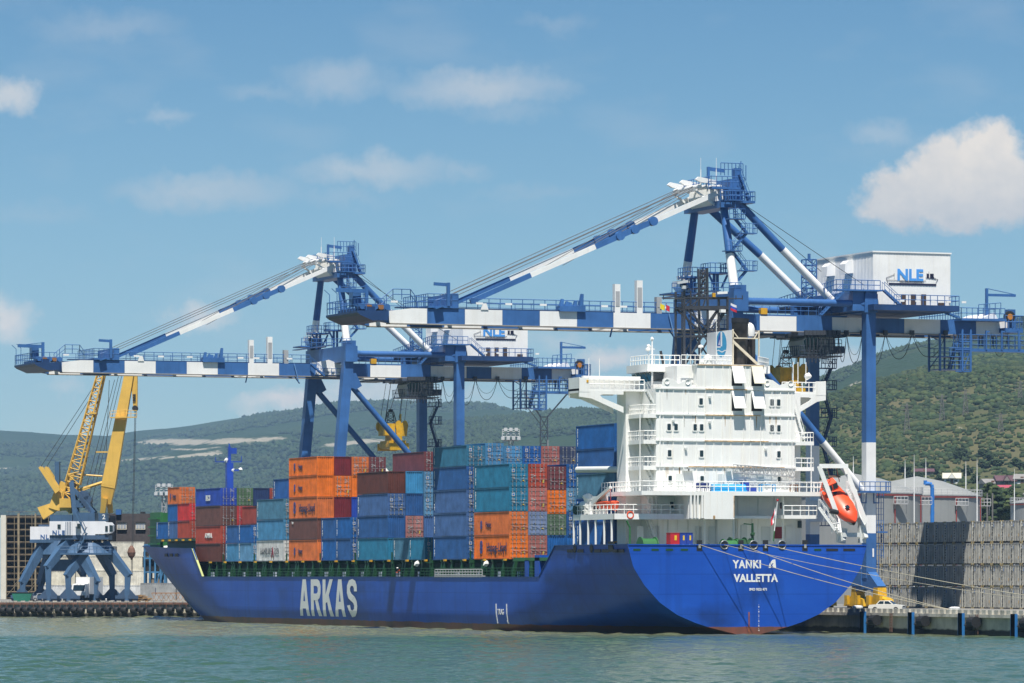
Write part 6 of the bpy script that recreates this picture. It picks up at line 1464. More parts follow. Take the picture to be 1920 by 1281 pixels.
# --- twin girders, banded blue and white
GA, GF = 4.9, 12.4
gz0, gz1 = c(1000, 611, GA - .5).z, c(1000, 583, GA - .5).z
tipx = c(697, 600, GA - .5).x
edges = [697, 729.4, 800.9, 871.6, 942, 1012, 1082, 1150, 1220, 1424.6, 1493.4, 1560, 1640, 1695.4, 1763, 1830, 1890]
ex = [c(p, 600, GA - .5).x for p in edges]
for ly in (GA, GF):
    b = MB(); mi = 0
    for i, (a_, d_) in enumerate(zip(ex, ex[1:])):
        mi = [0, 1, 0, 1, 0, 1, 0, 1, 0, 1, 0, 1, 0, 1, 0, 1][i]
        if i == 0: b.prism([(a_, gz0 + .35), (d_, gz0), (d_, gz0 + 1.5), (a_, gz0 + 1.3)], 'y', ly - .5, ly + .5, 0)
        elif i == 1: b.prism([(a_, gz0), (d_, gz0), (d_, gz1), (a_ + 3.0, gz1), (a_, gz0 + 1.5)], 'y', ly - .5, ly + .5, 1)
        else: b.box(a_, d_ + .0, ly - .5, ly + .5, gz0, gz1, mi)
    b.box(ex[1], ex[-1], ly - .62, ly + .62, gz0 - .12, gz0 - .002, 2)
    for k in range(1, len(ex) - 1): b.box(ex[k] - .02, ex[k] + .02, ly - .515, ly + .515, gz0 + .02, gz1 - .02, 3)
    b.build('girder', [blue, white, mat('rail underside', (.30, .28, .25), .6, .3), mat('joint line', (.2, .25, .32))], sts)
b = MB()
for lx in list(np.linspace(ex[1] + 1, -6, 9)) + list(np.linspace(4, ex[-1] - 1, 9)): b.box(lx - .25, lx + .25, GA + .5, GF - .5, gz1 - .7, gz1 - .2)
b.build('tie_beam', blue, sts)
# tip platform with davit, catwalks along the boom
tx0 = c(612, 585, 14.4).x; b = MB()
b.prism([(tx0, gz0 + 1.1), (tx0 + .4, gz0 + .8), (tx0 + 2.0, gz0 + .15), (tipx + 1.5, gz0 + .2), (tipx + 1.5, gz0 + 1.4), (tx0, gz0 + 1.35)], 'y', 2.5, 14.6); b.box(tx0 + 1.2, tipx, 3, 13.5, gz0 + 1.4, gz0 + 1.9); tipo = b.build('tip_platform', mat('crane dark blue', (.015, .05, .15), .5, .2), sts)
b = MB(); zp = gz0 + 1.4; b.rail([(tipx + 1, 2.6, zp), (tx0 + .1, 2.6, zp), (tx0 + .1, 14.4, zp), (tipx + 1, 14.4, zp)], 1.5, 1.1, .05); b.build('railing', blue, tipo)
b = MB(); jx = c(687, 550, 4).x; b.bar((jx, 4, zp), (jx, 4, c(685, 536, 4).z), .4); b.bar((jx, 4, c(685, 546, 4).z), (c(630, 545, 4).x, 4, c(685, 545, 4).z), .25, .5); b.box(jx - 1.6, jx - .5, 4.5, 6, zp + .6, zp + 2.4); b.tube((jx, 4, c(685, 537, 4).z), (c(640, 540, 4).x, 4, c(685, 543, 4).z), .05); b.build('davit', blue, tipo)
b = MB()
for k in range(5): b.tube((tx0 + 1 + k * .8, 3.2, zp + .5), (tx0 + 1 + k * .8, 5.2, zp + .5), .4, n=10, mi=k % 2)
b.build('sheave', [blue, mat('rusty sheave', (.3, .14, .05))], tipo)
for p, ly_ in ((618, 12), (632, 9)): b = MB(); x = c(p, 570, ly_).x; b.path([(x, ly_, zp), (x, ly_, zp + 2.4), (x - .7, ly_, zp + 3.0)], .05); b.build('lamp_post', blue, tipo)
b = MB(); wz = gz1 + .15; b.box(c(745, 0, 4.4).x, c(1290, 0, 4.4).x, 4.42, 5.5, gz1 + .01, wz); b.box(c(745, 0, 4.4).x, c(1290, 0, 4.4).x, 12.0, 13.1, gz1 + .01, wz); walk = b.build('catwalk', mat('crane dark blue', ()), sts)
b = MB(); b.rail([(c(712, 590, 4.4).x, 4.45, gz0 + 1.5), (c(737, 0, 4.4).x, 4.45, wz + .9), (c(770, 0, 4.4).x, 4.45, wz + .9), (c(780, 0, 4.4).x, 4.45, wz), (c(812, 0, 4.4).x, 4.45, wz)], 1.3, 1.3, .05); b.rail([(c(875, 0, 4.4).x, 4.45, wz), (c(1290, 0, 4.4).x, 4.45, wz)], 1.25, 1.5, .05, mid=1); b.rail([(c(770, 0, 3.3).x, 13.0, wz), (c(1290, 0, 3.3).x, 13.0, wz)], 1.25, 2.2, .04); b.build('railing', blue, walk)
b = MB()
for p in (745, 905, 960, 1025, 1140, 1176, 1250): x = c(p, 0, 3.2).x; b.box(x - .45, x + .45, 4.3, 4.42, wz + .5, wz + .75)
b.build('floodlight', white, walk)
sx0, sx1 = c(809, 0, 3).x, c(866, 0, 3).x; b = MB(); sz = c(840, 573, 3).z; b.box(sx0, sx1, 4.2, 13.4, sz - .25, sz); b.box(sx0 + 3.2, sx1, 4.3, 13, gz1, sz + 1.6); sheave = b.build('stay_platform', blue, sts)
b = MB(); b.rail([(sx1, 4.3, sz), (sx0, 4.3, sz), (sx0, 13.3, sz)], 1.5, .8, .05); b.bar((c(842, 0, 4).x, 4.3, sz), (c(842, 0, 4).x, 4.3, c(842, 530, 4).z), .38); b.bar((c(842, 0, 4).x, 4.3, c(842, 534, 4).z), (c(815, 0, 4).x, 4.3, c(815, 532, 4).z), .22, .4); b.stair((c(815, 0, 4).x, 4.0, gz1), (c(830, 0, 4).x, 4.0, sz), .6, (0, 1, 0), 6); b.build('railing', blue, sheave)
b = MB()
for p, h_ in ((1053, 1.4), (1062, 1.1), (1068, 1.0), (1078, 1.2), (1090, 2.1)): x = c(p, 0, 4).x; b.bar((x, 4.4, wz), (x + .25, 4.4, wz + h_), .55, .8, w2=.3, h2=.5)
b.box(c(1050, 0, 4).x, c(1098, 0, 4).x, 4.0, 5.4, gz1, gz1 + .7); b.build('rope_support', blue, sts)
for p, q, w_ in ((1157, 533, .75), (1198.5, 526, .8), (1235, 557, .7)): v = c(p, q, 4.6); b = MB(); b.box(v.x - w_ / 2, v.x + w_ / 2, 4.4, 5.2, gz1, v.z); b.box(v.x - w_ / 2 + .1, v.x + w_ / 2 - .1, 4.36, 4.4, gz1 + .8, v.z - .9, 1); b.build('hanger_post', [white if w_ > .72 else steel, steel], sts)
v = c(909, 577, 4.3); b = MB(); b.prism([(v.x - .5, gz1), (v.x + .5, gz1), (v.x + .22, gz1 + .8), (v.x - .22, gz1 + .8)], 'y', 4.3, 4.5); b.build('lifting_eye', white, sts)
# --- A-frame mast
tl = c(1357, 384, 4.3); tf = c(1304, 384, 13.3); fa = c(1383, 553, .3); ff = c(1285, 548, LF - .4); tl.x = tf.x = (tl.x + tf.x) / 2; ff.x = fa.x = -.2
zch = c(1368, 478, 3).z
for p_, q_, lo in ((fa, tl, 1), (ff, tf, 1)):
    b = MB(); m_ = p_.lerp(q_, (zch - p_.z) / (q_.z - p_.z)); b.tube(p_, m_, .62, .56, n=16, mi=1); b.tube(m_, q_, .56, .5, n=16, mi=0); b.build('mast_leg', BW, sts, True)
for ly, tp, tq, cp, cq, fp, fq in ((3.6, 1385, 380, 1467, 468, 1562, 566), (13.5, 1318, 380, 1425, 478, 1514, 566)):
    t_, m_, f_ = c(tp, tq, ly), c(cp, cq, ly), c(fp, fq, ly); t_.x = max(t_.x, .4); b = MB(); b.tube(f_, m_, .5, n=16, mi=1); b.tube(m_, t_, .5, n=16, mi=0); b.build('back_stay', BW, sts, True)
# apex head: cross box, sheave nests, platforms, ladder tower
za0, za1 = c(1340, 384, 4).z, c(1340, 352, 4).z
b = MB(); b.box(tl.x - 1.0, tl.x + 1.6, 2.8, 14.8, za0 - .4, za0 + .5, 0); b.prism([(tl.x - 1.6, za0 + 1.2), (tl.x - 1.2, za0 + .2), (tl.x - .6, za0 - .3), (tl.x + .5, za0 + .2), (tl.x + .5, za1), (tl.x - 1.4, za1)], 'y', 5.6, 12, 1); head = b.build('mast_head', BW, sts)
b = MB()
for ly in (4.4, 9.5, 13.6): b.prism([(tl.x - 3.9, za1 + 1.0), (tl.x - 3.5, za1 + 1.35), (tl.x - 1, za1 + .95), (tl.x - 1, za1 + .5), (tl.x - 3.2, za1 + .65)], 'y', ly - .22, ly + .22)
for k in range(4): b.tube((tl.x - 3 + k * .95, 5, za1 + .2), (tl.x - 3 + k * .95, 13, za1 + .2), .3, n=10)
b.bar((tl.x - 3.6, 5, za0 + 1.8), (tl.x - .8, 5, za0 + .0), .25); b.bar((tl.x - 3.6, 12, za0 + 1.8), (tl.x - .8, 12, za0 + .0), .25); b.bar((tl.x - 3.6, 4.6, za0 + 1.9), (tl.x - 3.6, 12.4, za0 + 1.9), .25); b.build('sheave_frame', white, head)
b = MB(); b.box(tl.x - 2.0, tl.x + 2.2, 3.2, 4.4, za1 - .2, za1 + .1); b.box(tl.x + .5, tl.x + 3.6, 2.4, 13, za0 + .2, za0 + .5); b.box(tl.x + .8, tl.x + 2.6, 4, 9, za0 + .5, za1 + 1.2)
for z_ in (za1 + .1, ): b.rail([(tl.x - 2.2, 12, z_), (tl.x - 2.2, 3.2, z_), (tl.x + 2.4, 3.2, z_), (tl.x + 2.4, 12, z_)], 1.3, .8, .05)
b.rail([(tl.x - 1.2, 2.5, za0 + .5), (tl.x + 3.6, 2.5, za0 + .5), (tl.x + 3.6, 12, za0 + .5)], 1.2, .7, .05); b.stair((tl.x + 3.0, 3, za0 + .5), (tl.x + 1.6, 3, za1 + 1.8), .7, (0, 1, 0), 10)
b.rail([(tl.x - .5, 4, za1 + 1.6), (tl.x + 2.6, 4, za1 + 1.6)], 1.6, .5, .05); b.build('head_platform', blue, head)
b = MB(); v = c(1328, 313, 6); b.bar((v.x, 6, za1), (v.x, 6, v.z), .32); b.bar((v.x, 6, v.z - .25), (c(1358, 0, 6).x, 6, v.z - .45), .28, .45); b.build('davit', blue, head)
for p in (1314, 1343): v = c(p, 0, 5); b = MB(); b.tube((v.x, 5, za1), (v.x, 5, c(p, 318, 5).z), .06); b.tube((v.x, 5, c(p, 318, 5).z), (v.x, 5, c(p, 296, 5).z), .025); b.build('antenna', white, head)
b = MB()
for k in range(3): x = tl.x + 1.6 + k * .7; b.tube((x, 4, za1 + 1), (x, 4, za1 + 3 + .5 * (k % 2)), .06)
b.box(tl.x + 1.5, tl.x + 2.3, 4, 5, za1 + 1.2, za1 + 2.6); b.build('anemometer', blue, head)
# stairs zig-zagging up the aft mast leg
b = MB(); st_ = [(1383, 527), (1400, 507), (1372, 470), (1400, 437), (1378, 410), (1376, 375)]
pl = []
for k, (p, q) in enumerate(st_):
    v = c(p, q, 1.8); pl.append(v); b.box(v.x - 1.0, v.x + 1.2, 1.2, 2.6, v.z - .12, v.z) if k else None
    if k: b.rail([(v.x - 1.0, 1.2, v.z), (v.x + 1.2, 1.2, v.z), (v.x + 1.2, 2.6, v.z)], 1.2, .6, .04)
for a_, d_ in zip(pl, pl[1:]): b.stair(a_, d_, .6, (0, 1, 0))
b.build('mast_stair', blue, sts)
# forestays: pairs from mast head to boom
def lerp(a, b_, t): return a + (b_ - a) * t
for ly in (GA, GF):
    f_ = c(882, 566, GA); t_ = c(1345, 362, GA); f_.y = t_.y = ly
    cuts = [0, .24, .50, .735, 1]; b = MB()
    for k in range(4): b.bar(f_.lerp(t_, cuts[k]), f_.lerp(t_, cuts[k + 1]), .34, .62 if k != 2 else .7, k % 2)
    for t in (.60, .66, .735): v = f_.lerp(t_, t); b.tube(v - Vector((0, .4, 0)), v + Vector((0, .4, 0)), .58, n=12, mi=0)
    b.build('forestay', BW, sts)
b = MB()
for ly, dz in ((5.6, .0), (6.6, .3), (10.6, .0), (11.6, .3)): b.tube((tl.x - 2.6, ly, za1 + .3 + dz), (c(835, 0, 4).x + 1, ly, gz1 + 1.3 + dz), .045, n=4, cap=False); b.tube((tl.x - 2.6, ly, za1 + .3 + dz), (c(1050, 0, 4).x + 1, ly, gz1 + 5.9 + dz), .04, n=4, cap=False)
b.tube(c(1390, 380, 3), c(1640, 548, 3), .04, n=4); b.tube(c(1390, 383, 14), c(1600, 560, 14), .04, n=4); b.build('rope', wire, sts)
# operator platform towers and cabin over the seaside cross beam
b = MB(); hx = 0
for (pa, pb_, q0, q1, ly) in ((1280, 1318, 519, 548, 12), (1323, 1361, 511, 548, 8)):
    va, vb = c(pa, q0, ly), c(pb_, q0, ly); zpl = va.z; b.box(va.x, vb.x, ly - 1.5, ly + 1.5, zpl - .2, zpl); b.rail([(va.x, ly + 1.5, zpl), (va.x, ly - 1.5, zpl), (vb.x, ly - 1.5, zpl), (vb.x, ly + 1.5, zpl)], 1.15, .8, .05); cxm = (va.x + vb.x) / 2
    for s in (-.5, .5): b.bar((cxm + s * .9, ly + s, zc1), (cxm + s * .9, ly + s, zpl - .2), .3); b.bar((cxm + s * .9, ly - .8, zpl - 2), (cxm + s * 2.6, ly - .8, zpl - .3), .22)
b.box(c(1253, 0, 14).x, c(1420, 0, 1).x - 6, -1.2, LF, zc1, zc1 + .12); b.rail([c(1390, 548, -1.1), c(1300, 548, -1.1)], 1.2, .8, .05); b.build('service_platform', blue, sts)
b = MB(); v0, v1 = c(1270, 549, 15), c(1296, 528, 15); b.prism([(v0.x + .4, v0.z), (v1.x, v0.z), (v1.x, v1.z), (v0.x - .2, v1.z), (v0.x - .2, v0.z + .8)], 'y', 13.8, 16.2); b.bar((v0.x - .4, 14, v1.z + .35), (v1.x - .3, 14, v1.z + .5), .6, .5); cb = b.build('control_cabin', white, sts)
MB().box(v0.x - .1, v0.x + .9, 13.74, 13.82, v0.z + .7, v1.z - .3).build('window', glass, cb)
b = MB(); b.rail([(v0.x - 1.6, 13, v0.z - .1), (v1.x + .6, 13, v0.z - .1)], 1.2, .7, .05); b.box(v0.x - 1.7, v1.x + .6, 13, 17, v0.z - .3, v0.z - .1); b.build('service_platform', blue, sts)
b = MB(); hx0, hx1 = c(1292, 600, 6).x, c(1345, 600, 6).x
b.prism([(hx0, gz0 + .2), (hx1 + .6, gz0 + .2), (hx1 + .8, gz1 - .2), (hx0 + 2.2, gz1 + .7), (hx0 + .3, gz1 + .3)], 'y', 4.2, 4.38); b.box(hx0 + .8, hx1, 5.6, 11.6, gz0 + .4, gz1 + .4)
for k in range(4): b.tube((hx0 + 1 + k * .9, 4.2, gz0 + 1.0), (hx0 + 1 + k * .9, 4.0, gz0 + 1.0), .3, n=10)
b.build('hinge_housing', white, sts)
b = MB(); b.rail([(hx0 - .5, 3.4, gz0), (hx1 + 2, 3.4, gz0)], 1.2, .7, .04); b.stair((hx0 - 1, 3.6, gz1), (hx0 + 1.2, 3.6, gz0), .6, (0, 1, 0), 8); b.build('hinge_stair', blue, sts)
for p in (1253, 1148): v = c(p, 628, 5); b = MB(); b.bar((v.x, 5, gz0), (v.x + (.9 if p == 1253 else -.3), 5, gz0 - 1.2), .16); b.build('rail_stop', blue, sts)
v = c(1254, 586, 4.2); MB().bar((v.x, 4.2, gz1), (v.x + .75, 4.2, gz0 - 1), .14).build('rail_stop', mat('light crane blue', (.12, .26, .5)), sts)
# landside tube walkway, yellow hoist
b = MB(); b.rail([(c(1400, 0, 4.4).x, 4.45, gz1 + .2), (GX - 1, 4.45, gz1 + .2)], 1.1, 1.1, .04); b.box(1.5, GX - 1, 4.42, 5.4, gz1 + .01, gz1 + .2); b.build('catwalk', blue, sts)
v = c(1433, 588, 4.4); MB().box(v.x - .5, v.x + .4, 4.3, 5.0, gz1 + .2, gz1 + 1.0).build('hoist', yellow, sts)
# machine house
mz0, mz1 = c(1700, 574, .4).z, c(1637, 473, .4).z; mx0, mx1 = c(1637, 500, .4).x, c(1782, 520, .4).x
b = MB(); b.box(mx0, mx1, .4, 17.6, mz0, mz1); b.box(mx0 - .12, mx1 + .12, .28, 17.72, mz1, mz1 + .18)
for k in range(26): x = mx0 + .3 + k * (mx1 - mx0 - .6) / 25; b.box(x - .03, x + .03, .36, .4, mz0, mz1)
for k in range(40): y = .7 + k * 16.6 / 39; b.box(mx0 - .04, mx0, y - .03, y + .03, mz0, mz1)
mh = b.build('machine_house', white, sts)
for p, q in ((1560, 505), (1594, 500)):
    yh = None; v = at_x(p, q, OX + mx0); b = MB(); yy_ = v.y - OY; b.prism([(mx0 - 1.2, v.z - 1.0), (mx0 - 1.1, v.z + .3), (mx0 - .6, v.z + .75), (mx0, v.z + .8), (mx0, v.z - .9)], 'y', yy_ - .9, yy_ + .9); b.build('vent_hood', white, mh)
v = at_x(1612, 525, OX + mx0); MB().box(mx0 - .1, mx0, v.y - OY - .5, v.y - OY + .5, mz0 + .1, mz0 + 2.2).build('door', greyp, mh)
lv = c(1682, 525, .3); text('lettering', 'NLE', mat('light blue lettering', (.07, .30, .72), .5), mh, (lv.x, .34, lv.z), FACE_AFT, size=2.02, bold=.075, sx=1.05)
sil = mat('ink navy', (.012, .015, .05), .6); s0, s1 = c(1664, 534, .3), c(1757, 529, .3)
b = MB(); b.box(s0.x + .2, s1.x - .1, .33, .345, s0.z, s0.z + .26)
def ln(a_, d_, w_=.05): b.bar((a_[0], .34, a_[1]), (d_[0], .34, d_[1]), .02, w_, up=(0, 0, 1))
P_ = lambda p, q: (c(p, q, .3).x, c(p, q, .3).z)
for a_, d_ in (((1662, 521), (1665, 531)), ((1662, 521), (1677, 515)), ((1677, 512), (1677, 524)), ((1662, 525), (1690, 526)), ((1755, 531), (1759, 524)), ((1736, 521), (1759, 524)), ((1738, 512), (1738, 522)), ((1742, 509), (1742, 522)), ((1738, 521), (1755, 522)), ((1745, 515), (1752, 521)), ((1690, 526), (1736, 527))): ln(P_(*a_), P_(*d_))
for p in (1740, 1746, 1749): v = P_(p, 517); b.box(v[0] - .15, v[0] + .15, .33, .345, v[1] - .3, v[1] + .25)
b.build('emblem', sil, mh); text('lettering', 'NOVOROSLESEXPORT', sil, mh, (c(1687, 530, .3).x, .335, c(1687, 530, .3).z), FACE_AFT, size=.3, sx=1.05, spacing=1.1, bold=.005)
b = MB()
for p in (1694, 1713, 1732): v = c(p, 568, .2); b.box(v.x - .3, v.x + .3, .1, .42, mz0, c(p, 552, .2).z)
v = c(1765, 566, .2); b.box(v.x - .4, v.x + .4, .0, .42, mz0, mz0 + .5); b.build('air_duct', mat('dark brown duct', (.07, .045, .035), .6), mh)
b = MB(); px0, px1 = GX - .5, c(1799, 575, -2.6).x; b.box(px0, px1, -2.6, 18, mz0 - .75, mz0 - .02); b.box(c(1520, 0, 14).x, GX, 12, 18.4, mz0 - .4, mz0 - .02); b.box(GX - 5, GX - .2, 2, 18, mz0 + .3, mz0 + .5); flo = b.build('house_platform', mat('crane dark blue', ()), sts)
b = MB(); b.rail([(GX + 2.4, -2.5, mz0), (px1, -2.5, mz0), (px1, 10, mz0)], 1.25, 1.05, .05); b.rail([(GX + 1.2, -.9, mz0 + 1.9), (GX - 5, -.9, mz0 + 1.9), (GX - 5, 17, mz0 + .5)], 1.2, .9, .05); b.stair((GX + 1.4, -1.4, mz0 + 1.9), (GX + 3.6, -1.6, mz0), .7, (0, 1, 0), 9); b.box(GX - 5, GX + 1.3, -1.2, .3, mz0 + 1.7, mz0 + 1.9)
b.stair((GX - 6.2, 1.5, gz1), (GX - 3.0, 1.5, mz0 + 1.7), .7, (0, 1, 0), 10); b.build('railing', blue, flo)
b = MB(); b.box(GX - 2.5, GX + .8, -.5, LF + .5, mz0 - .8, mz0 + 1.7); b.build('cross_beam', blue, sts)
b = MB()
for k in range(5): x = GX + 3.5 + k * 2.2; b.box(x - .3, x + .3, -2.62, -2.5, mz0 + .35, mz0 + .6)
b.build('floodlight', white, flo)
# back end: winch deck, reels, davit, hanging maintenance cage
bx0, bx1 = c(1798, 600, 3).x, c(1890, 600, 3).x; bz = c(1840, 598, 3).z
b = MB(); b.box(bx0, bx1 - .6, 2.2, 15, bz - .3, bz); b.rail([(bx1 - .8, 2.3, bz), (bx0, 2.3, bz), (bx0, 14.8, bz)], 1.35, .8, .05); b.rail([(bx0 + 2.5, 2.3, bz + .3), (bx1 - 1.4, 2.3, bz + .6)], 1.5, .9, .05); b.stair((bx0 - .6, 1.8, bz), (px1 - 1.2, 1.8, mz0 - .2), .7, (0, 1, 0), 8); v = c(1850, 541, 5); b.bar((v.x, 5, bz), (v.x, 5, v.z), .32); b.bar((v.x, 5, v.z - .85), (c(1904, 549, 5).x, 5, v.z - .85), .22, .34); b.tube((v.x, 5, v.z), (c(1902, 0, 5).x, 5, v.z - .7), .05); b.box(bx1 - .6, bx1 + 2.2, 3, 13, gz0 + .3, gz0 + .9); b.rail([(bx1 - .4, 3, gz0 + .9), (bx1 + 2.2, 3, gz0 + .9), (bx1 + 2.2, 13, gz0 + .9)], 1.6, .5, .06); b.box(bx1 + .6, bx1 + 1.6, 4, 5, gz0 + .9, gz0 + 3.4); b.build('winch_deck', blue, sts)
b = MB(); b.prism([(bx0 + 3.4, bz - .02), (bx1 - .9, bz - .02), (bx1 - 1.4, bz + .9), (bx0 + 4.2, bz + .3)], 'y', 4, 12); b.build('winch_cover', white, sts)
b = MB(); v = c(1894, 594, 3); b.tube((v.x, 3, v.z), (v.x, 3.5, v.z), .75, n=16, mi=0); b.tube((v.x, 2.95, v.z), (v.x, 3.0, v.z), .4, n=12, mi=1); b.build('cable_reel', [dark, mat('reel orange', (.5, .2, .03))], sts)
b = MB(); K = lambda p, q, ly: c(p, q, ly)
xl_, xr_ = K(1761, 0, 3).x, K(1821, 0, 2.6).x; xm_ = K(1790, 0, 3).x; Lz = lambda q: K(1780, q, 3).z
for x in (xl_, xr_, xr_ - 1.2):
    for ly in (2.8, 6.0):
        if x == xr_ - 1.2 and ly > 5: continue
        b.bar((x, ly, Lz(616 if x > xl_ else 626)), (x, ly, Lz(696)), .24)
b.bar((xm_, 6, Lz(628)), (xm_, 6, Lz(695)), .2)
for q in (668, 692): b.box(xl_, xr_, 2.8, 6, Lz(q) - .1, Lz(q)); b.rail([(xl_, 2.8, Lz(q)), (xr_, 2.8, Lz(q)), (xr_, 6, Lz(q)), (xl_, 6, Lz(q))], 1.1, .7, .045)
for q in (640, 655, 696): b.bar((xm_, 2.8, Lz(q)), (xr_, 2.8, Lz(q)), .16); b.bar((xr_, 2.8, Lz(q)), (xr_, 6, Lz(q)), .16)
b.bar((xr_ - 1.2, 2.8, Lz(696)), (xr_, 2.8, Lz(660)), .1); b.bar((xl_, 2.8, Lz(640)), (xl_, 6, Lz(628)), .1); b.bar((xl_, 2.8, Lz(665)), (xl_, 6, Lz(690)), .1)
b.stair((xm_, 4.5, Lz(692)), (xm_ + 1.0, 4.5, Lz(640)), .8, (0, 1, 0)); zg = K(1880, 656, 2.8).z; xe_ = K(1925, 0, 2.8).x; b.box(xr_ - 2, xe_, 2.8, 4.2, zg - .3, zg + .1); b.rail([(K(1788, 0, 2.8).x, 2.8, zg), (xe_, 2.8, zg)], 1.9, .9, .05, mid=2); b.rail([(xr_, 6, zg), (xe_, 6, zg)], 1.9, .9, .05, mid=2)
for p in (1849, 1878, 1910): b.bar(K(p, 620, 2.8), K(p, 656, 2.8), .2); b.bar(K(p, 622, 2.8), K(p + 6, 622, 2.8), .2)
for p in (1836, 1842, 1862, 1868, 1890): b.bar(K(p, 628, 6), K(p, 650, 6), .22)
b.build('maintenance_cage', blue, sts)
# trolley with the driver's cabin, festoon cables
b = MB(); txa, txb = c(1486, 0, 6).x, c(1562, 0, 6).x; b.box(txa, txb, 4.2, 13.2, gz0 - .55, gz0 - .14)
for k in range(12): x = txa + 1 + k * .5; b.tube((x, 4, gz0 - .5), (x, 13, gz0 - .5), .22, n=8)
b.box(c(1425, 0, 6).x, c(1466, 0, 6).x, 5, 12.4, gz0 - .6, gz0 - .3); b.bar(c(1453, 628, 6), c(1453, 635, 6), .3); b.bar(c(1475, 628, 6), c(1475, 635, 6), .3)
trol = b.build('trolley', mat('trolley steel', (.06, .08, .12), .5, .3), sts)
va, vb = c(1496, 636, 6.5), c(1556, 666, 6.5)
b = MB(); b.prism([(va.x + .3, vb.z), (vb.x - .5, vb.z), (vb.x, vb.z + .5), (vb.x, va.z + .35), (va.x + .6, va.z + .35), (va.x, va.z - .2)], 'y', 5, 9.5); cab = b.build('driver_cabin', mat('cabin cream', (.55, .54, .50), .5, .1), trol)
b = MB(); b.prism([(va.x + .45, vb.z + .25), (va.x + 2.3, vb.z + .25), (va.x + 2.3, va.z + .15), (va.x + .7, va.z + .15), (va.x + .12, va.z - .25)], 'y', 4.93, 4.99); b.build('window', mat('green cabin glass', (.02, .05, .045), .1, spec=.6), cab)
b = MB(); b.rail([(vb.x - 1, 4.4, vb.z - .15), (va.x - .6, 4.4, vb.z - .15), (va.x - .6, 10, vb.z - .15)], 1.2, .6, .04); b.box(va.x - .6, vb.x + .8, 4.4, 10, vb.z - .3, vb.z - .15); b.rail([(vb.x - 2.5, 4.6, vb.z), (vb.x + .8, 4.6, vb.z)], 1.9, .45, .04, mid=3); b.box(vb.x - .2, vb.x + 1.4, 5, 9, vb.z + .2, vb.z + 1.1); b.build('cabin_platform', mat('trolley steel', ()), cab)
b = MB()
def loop(p0_, p1_, q, ly=3.9, r=.045):
    a_, d_ = c(p0_, 624, ly), c(p1_, 624, ly); dz = c(p0_, 624, ly).z - c(p0_, q, ly).z; n_ = 12
    b.path([(a_.x + (d_.x - a_.x) * i / n_, ly, a_.z - dz * (1 - abs(2 * i / n_ - 1) ** 2.4)) for i in range(n_ + 1)], r, 4)
fx_ = [1512, 1519, 1526, 1533, 1540, 1547, 1555, 1563, 1572, 1587, 1617, 1660, 1710, 1773]
for i in range(len(fx_) - 1):
    q = 680 if i < 9 else (681 if i == 9 else (686 if i == 10 else (674 if i == 11 else 668)))
    loop(fx_[i], fx_[i + 1], q + R.uniform(-2, 2)); loop(fx_[i], fx_[i + 1], q - 12 if i < 9 else q - 16, r=.028)
loop(1858, 1890, 668)
for p in fx_: v = c(p, 624, 3.9); b.box(v.x - .25, v.x + .25, 3.7, 4.1, v.z - .3, v.z + .3)
b.build('festoon_cable', wire, sts)
# lift tower, landside leg stairs, service ladder cage
b = MB(); v = c(1517, 570, 12); b.lattice((v.x, 12, mz0 - .2), (v.x, 12, c(1517, 487, 12).z), 1.5, 1.4, 9, .09); b.tube((v.x, 12, c(1517, 487, 12).z), (v.x, 12, c(1517, 476, 12).z), .2); b.box(v.x - 2.4, v.x - .9, 11.4, 12.6, c(0, 560, 12).z, c(0, 524, 12).z); b.rail([(v.x - 3.4, 11, mz0), (v.x + 2, 11, mz0)], 1.2, .8, .05); b.build('lift_tower', blue, sts)
b = MB(); xs_ = GX + 1.0; qz = [690, 730, 782, 836, 890, 940, 985]; pz = [c(1545, q, LF).z for q in qz]
for k, z in enumerate(pz):
    b.box(xs_, xs_ + 2.2, LF - .6, LF + .6, z - .12, z); b.rail([(xs_, LF - .6, z), (xs_ + 2.2, LF - .6, z), (xs_ + 2.2, LF + .6, z)], 1.15, .6, .05)
    if k: b.stair((xs_ + (1.7 if k % 2 else .5), LF, pz[k - 1]), (xs_ + (.5 if k % 2 else 1.7), LF + .2, z), .6, (0, 1, 0))
b.build('leg_stair', mat('crane dark blue', ()), sts)
b = MB(); zpl = c(1640, 921).z; b.box(GX - 2.2, GX + 2.2, -1.9, -.7, zpl - .25, zpl); b.rail([(GX - 2.2, -1.9, zpl), (GX + 2.2, -1.9, zpl), (GX + 2.2, -.7, zpl)], 1.15, .7, .05)
for k in (-1.5, .3): b.box(GX + k, GX + k + .12, -.8, -.7, zpl - 1.6, zpl - .3); b.box(GX + k + .7, GX + k + .82, -.8, -.7, zpl - 1.6, zpl - .3); b.box(GX + k, GX + k + .82, -.8, -.7, zpl - 1.6, zpl - 1.45)
for k in range(4): b.tube((GX + .85 + k * .35, -.4, zpl), (GX + .85 + k * .35, -.4, 4.5 if k < 2 else 9), .05, n=4)
z = zpl
while z > 5: z -= .75; b.bar((GX + .85, -.4, z), (GX + (1.9 if z > 9 else 1.3), -.4, z), .05)
b.box(GX + .8, GX + 2.2, -1, 0, c(0, 992).z - .1, c(0, 992).z + .1); b.build('ladder_cage', blue, sts)
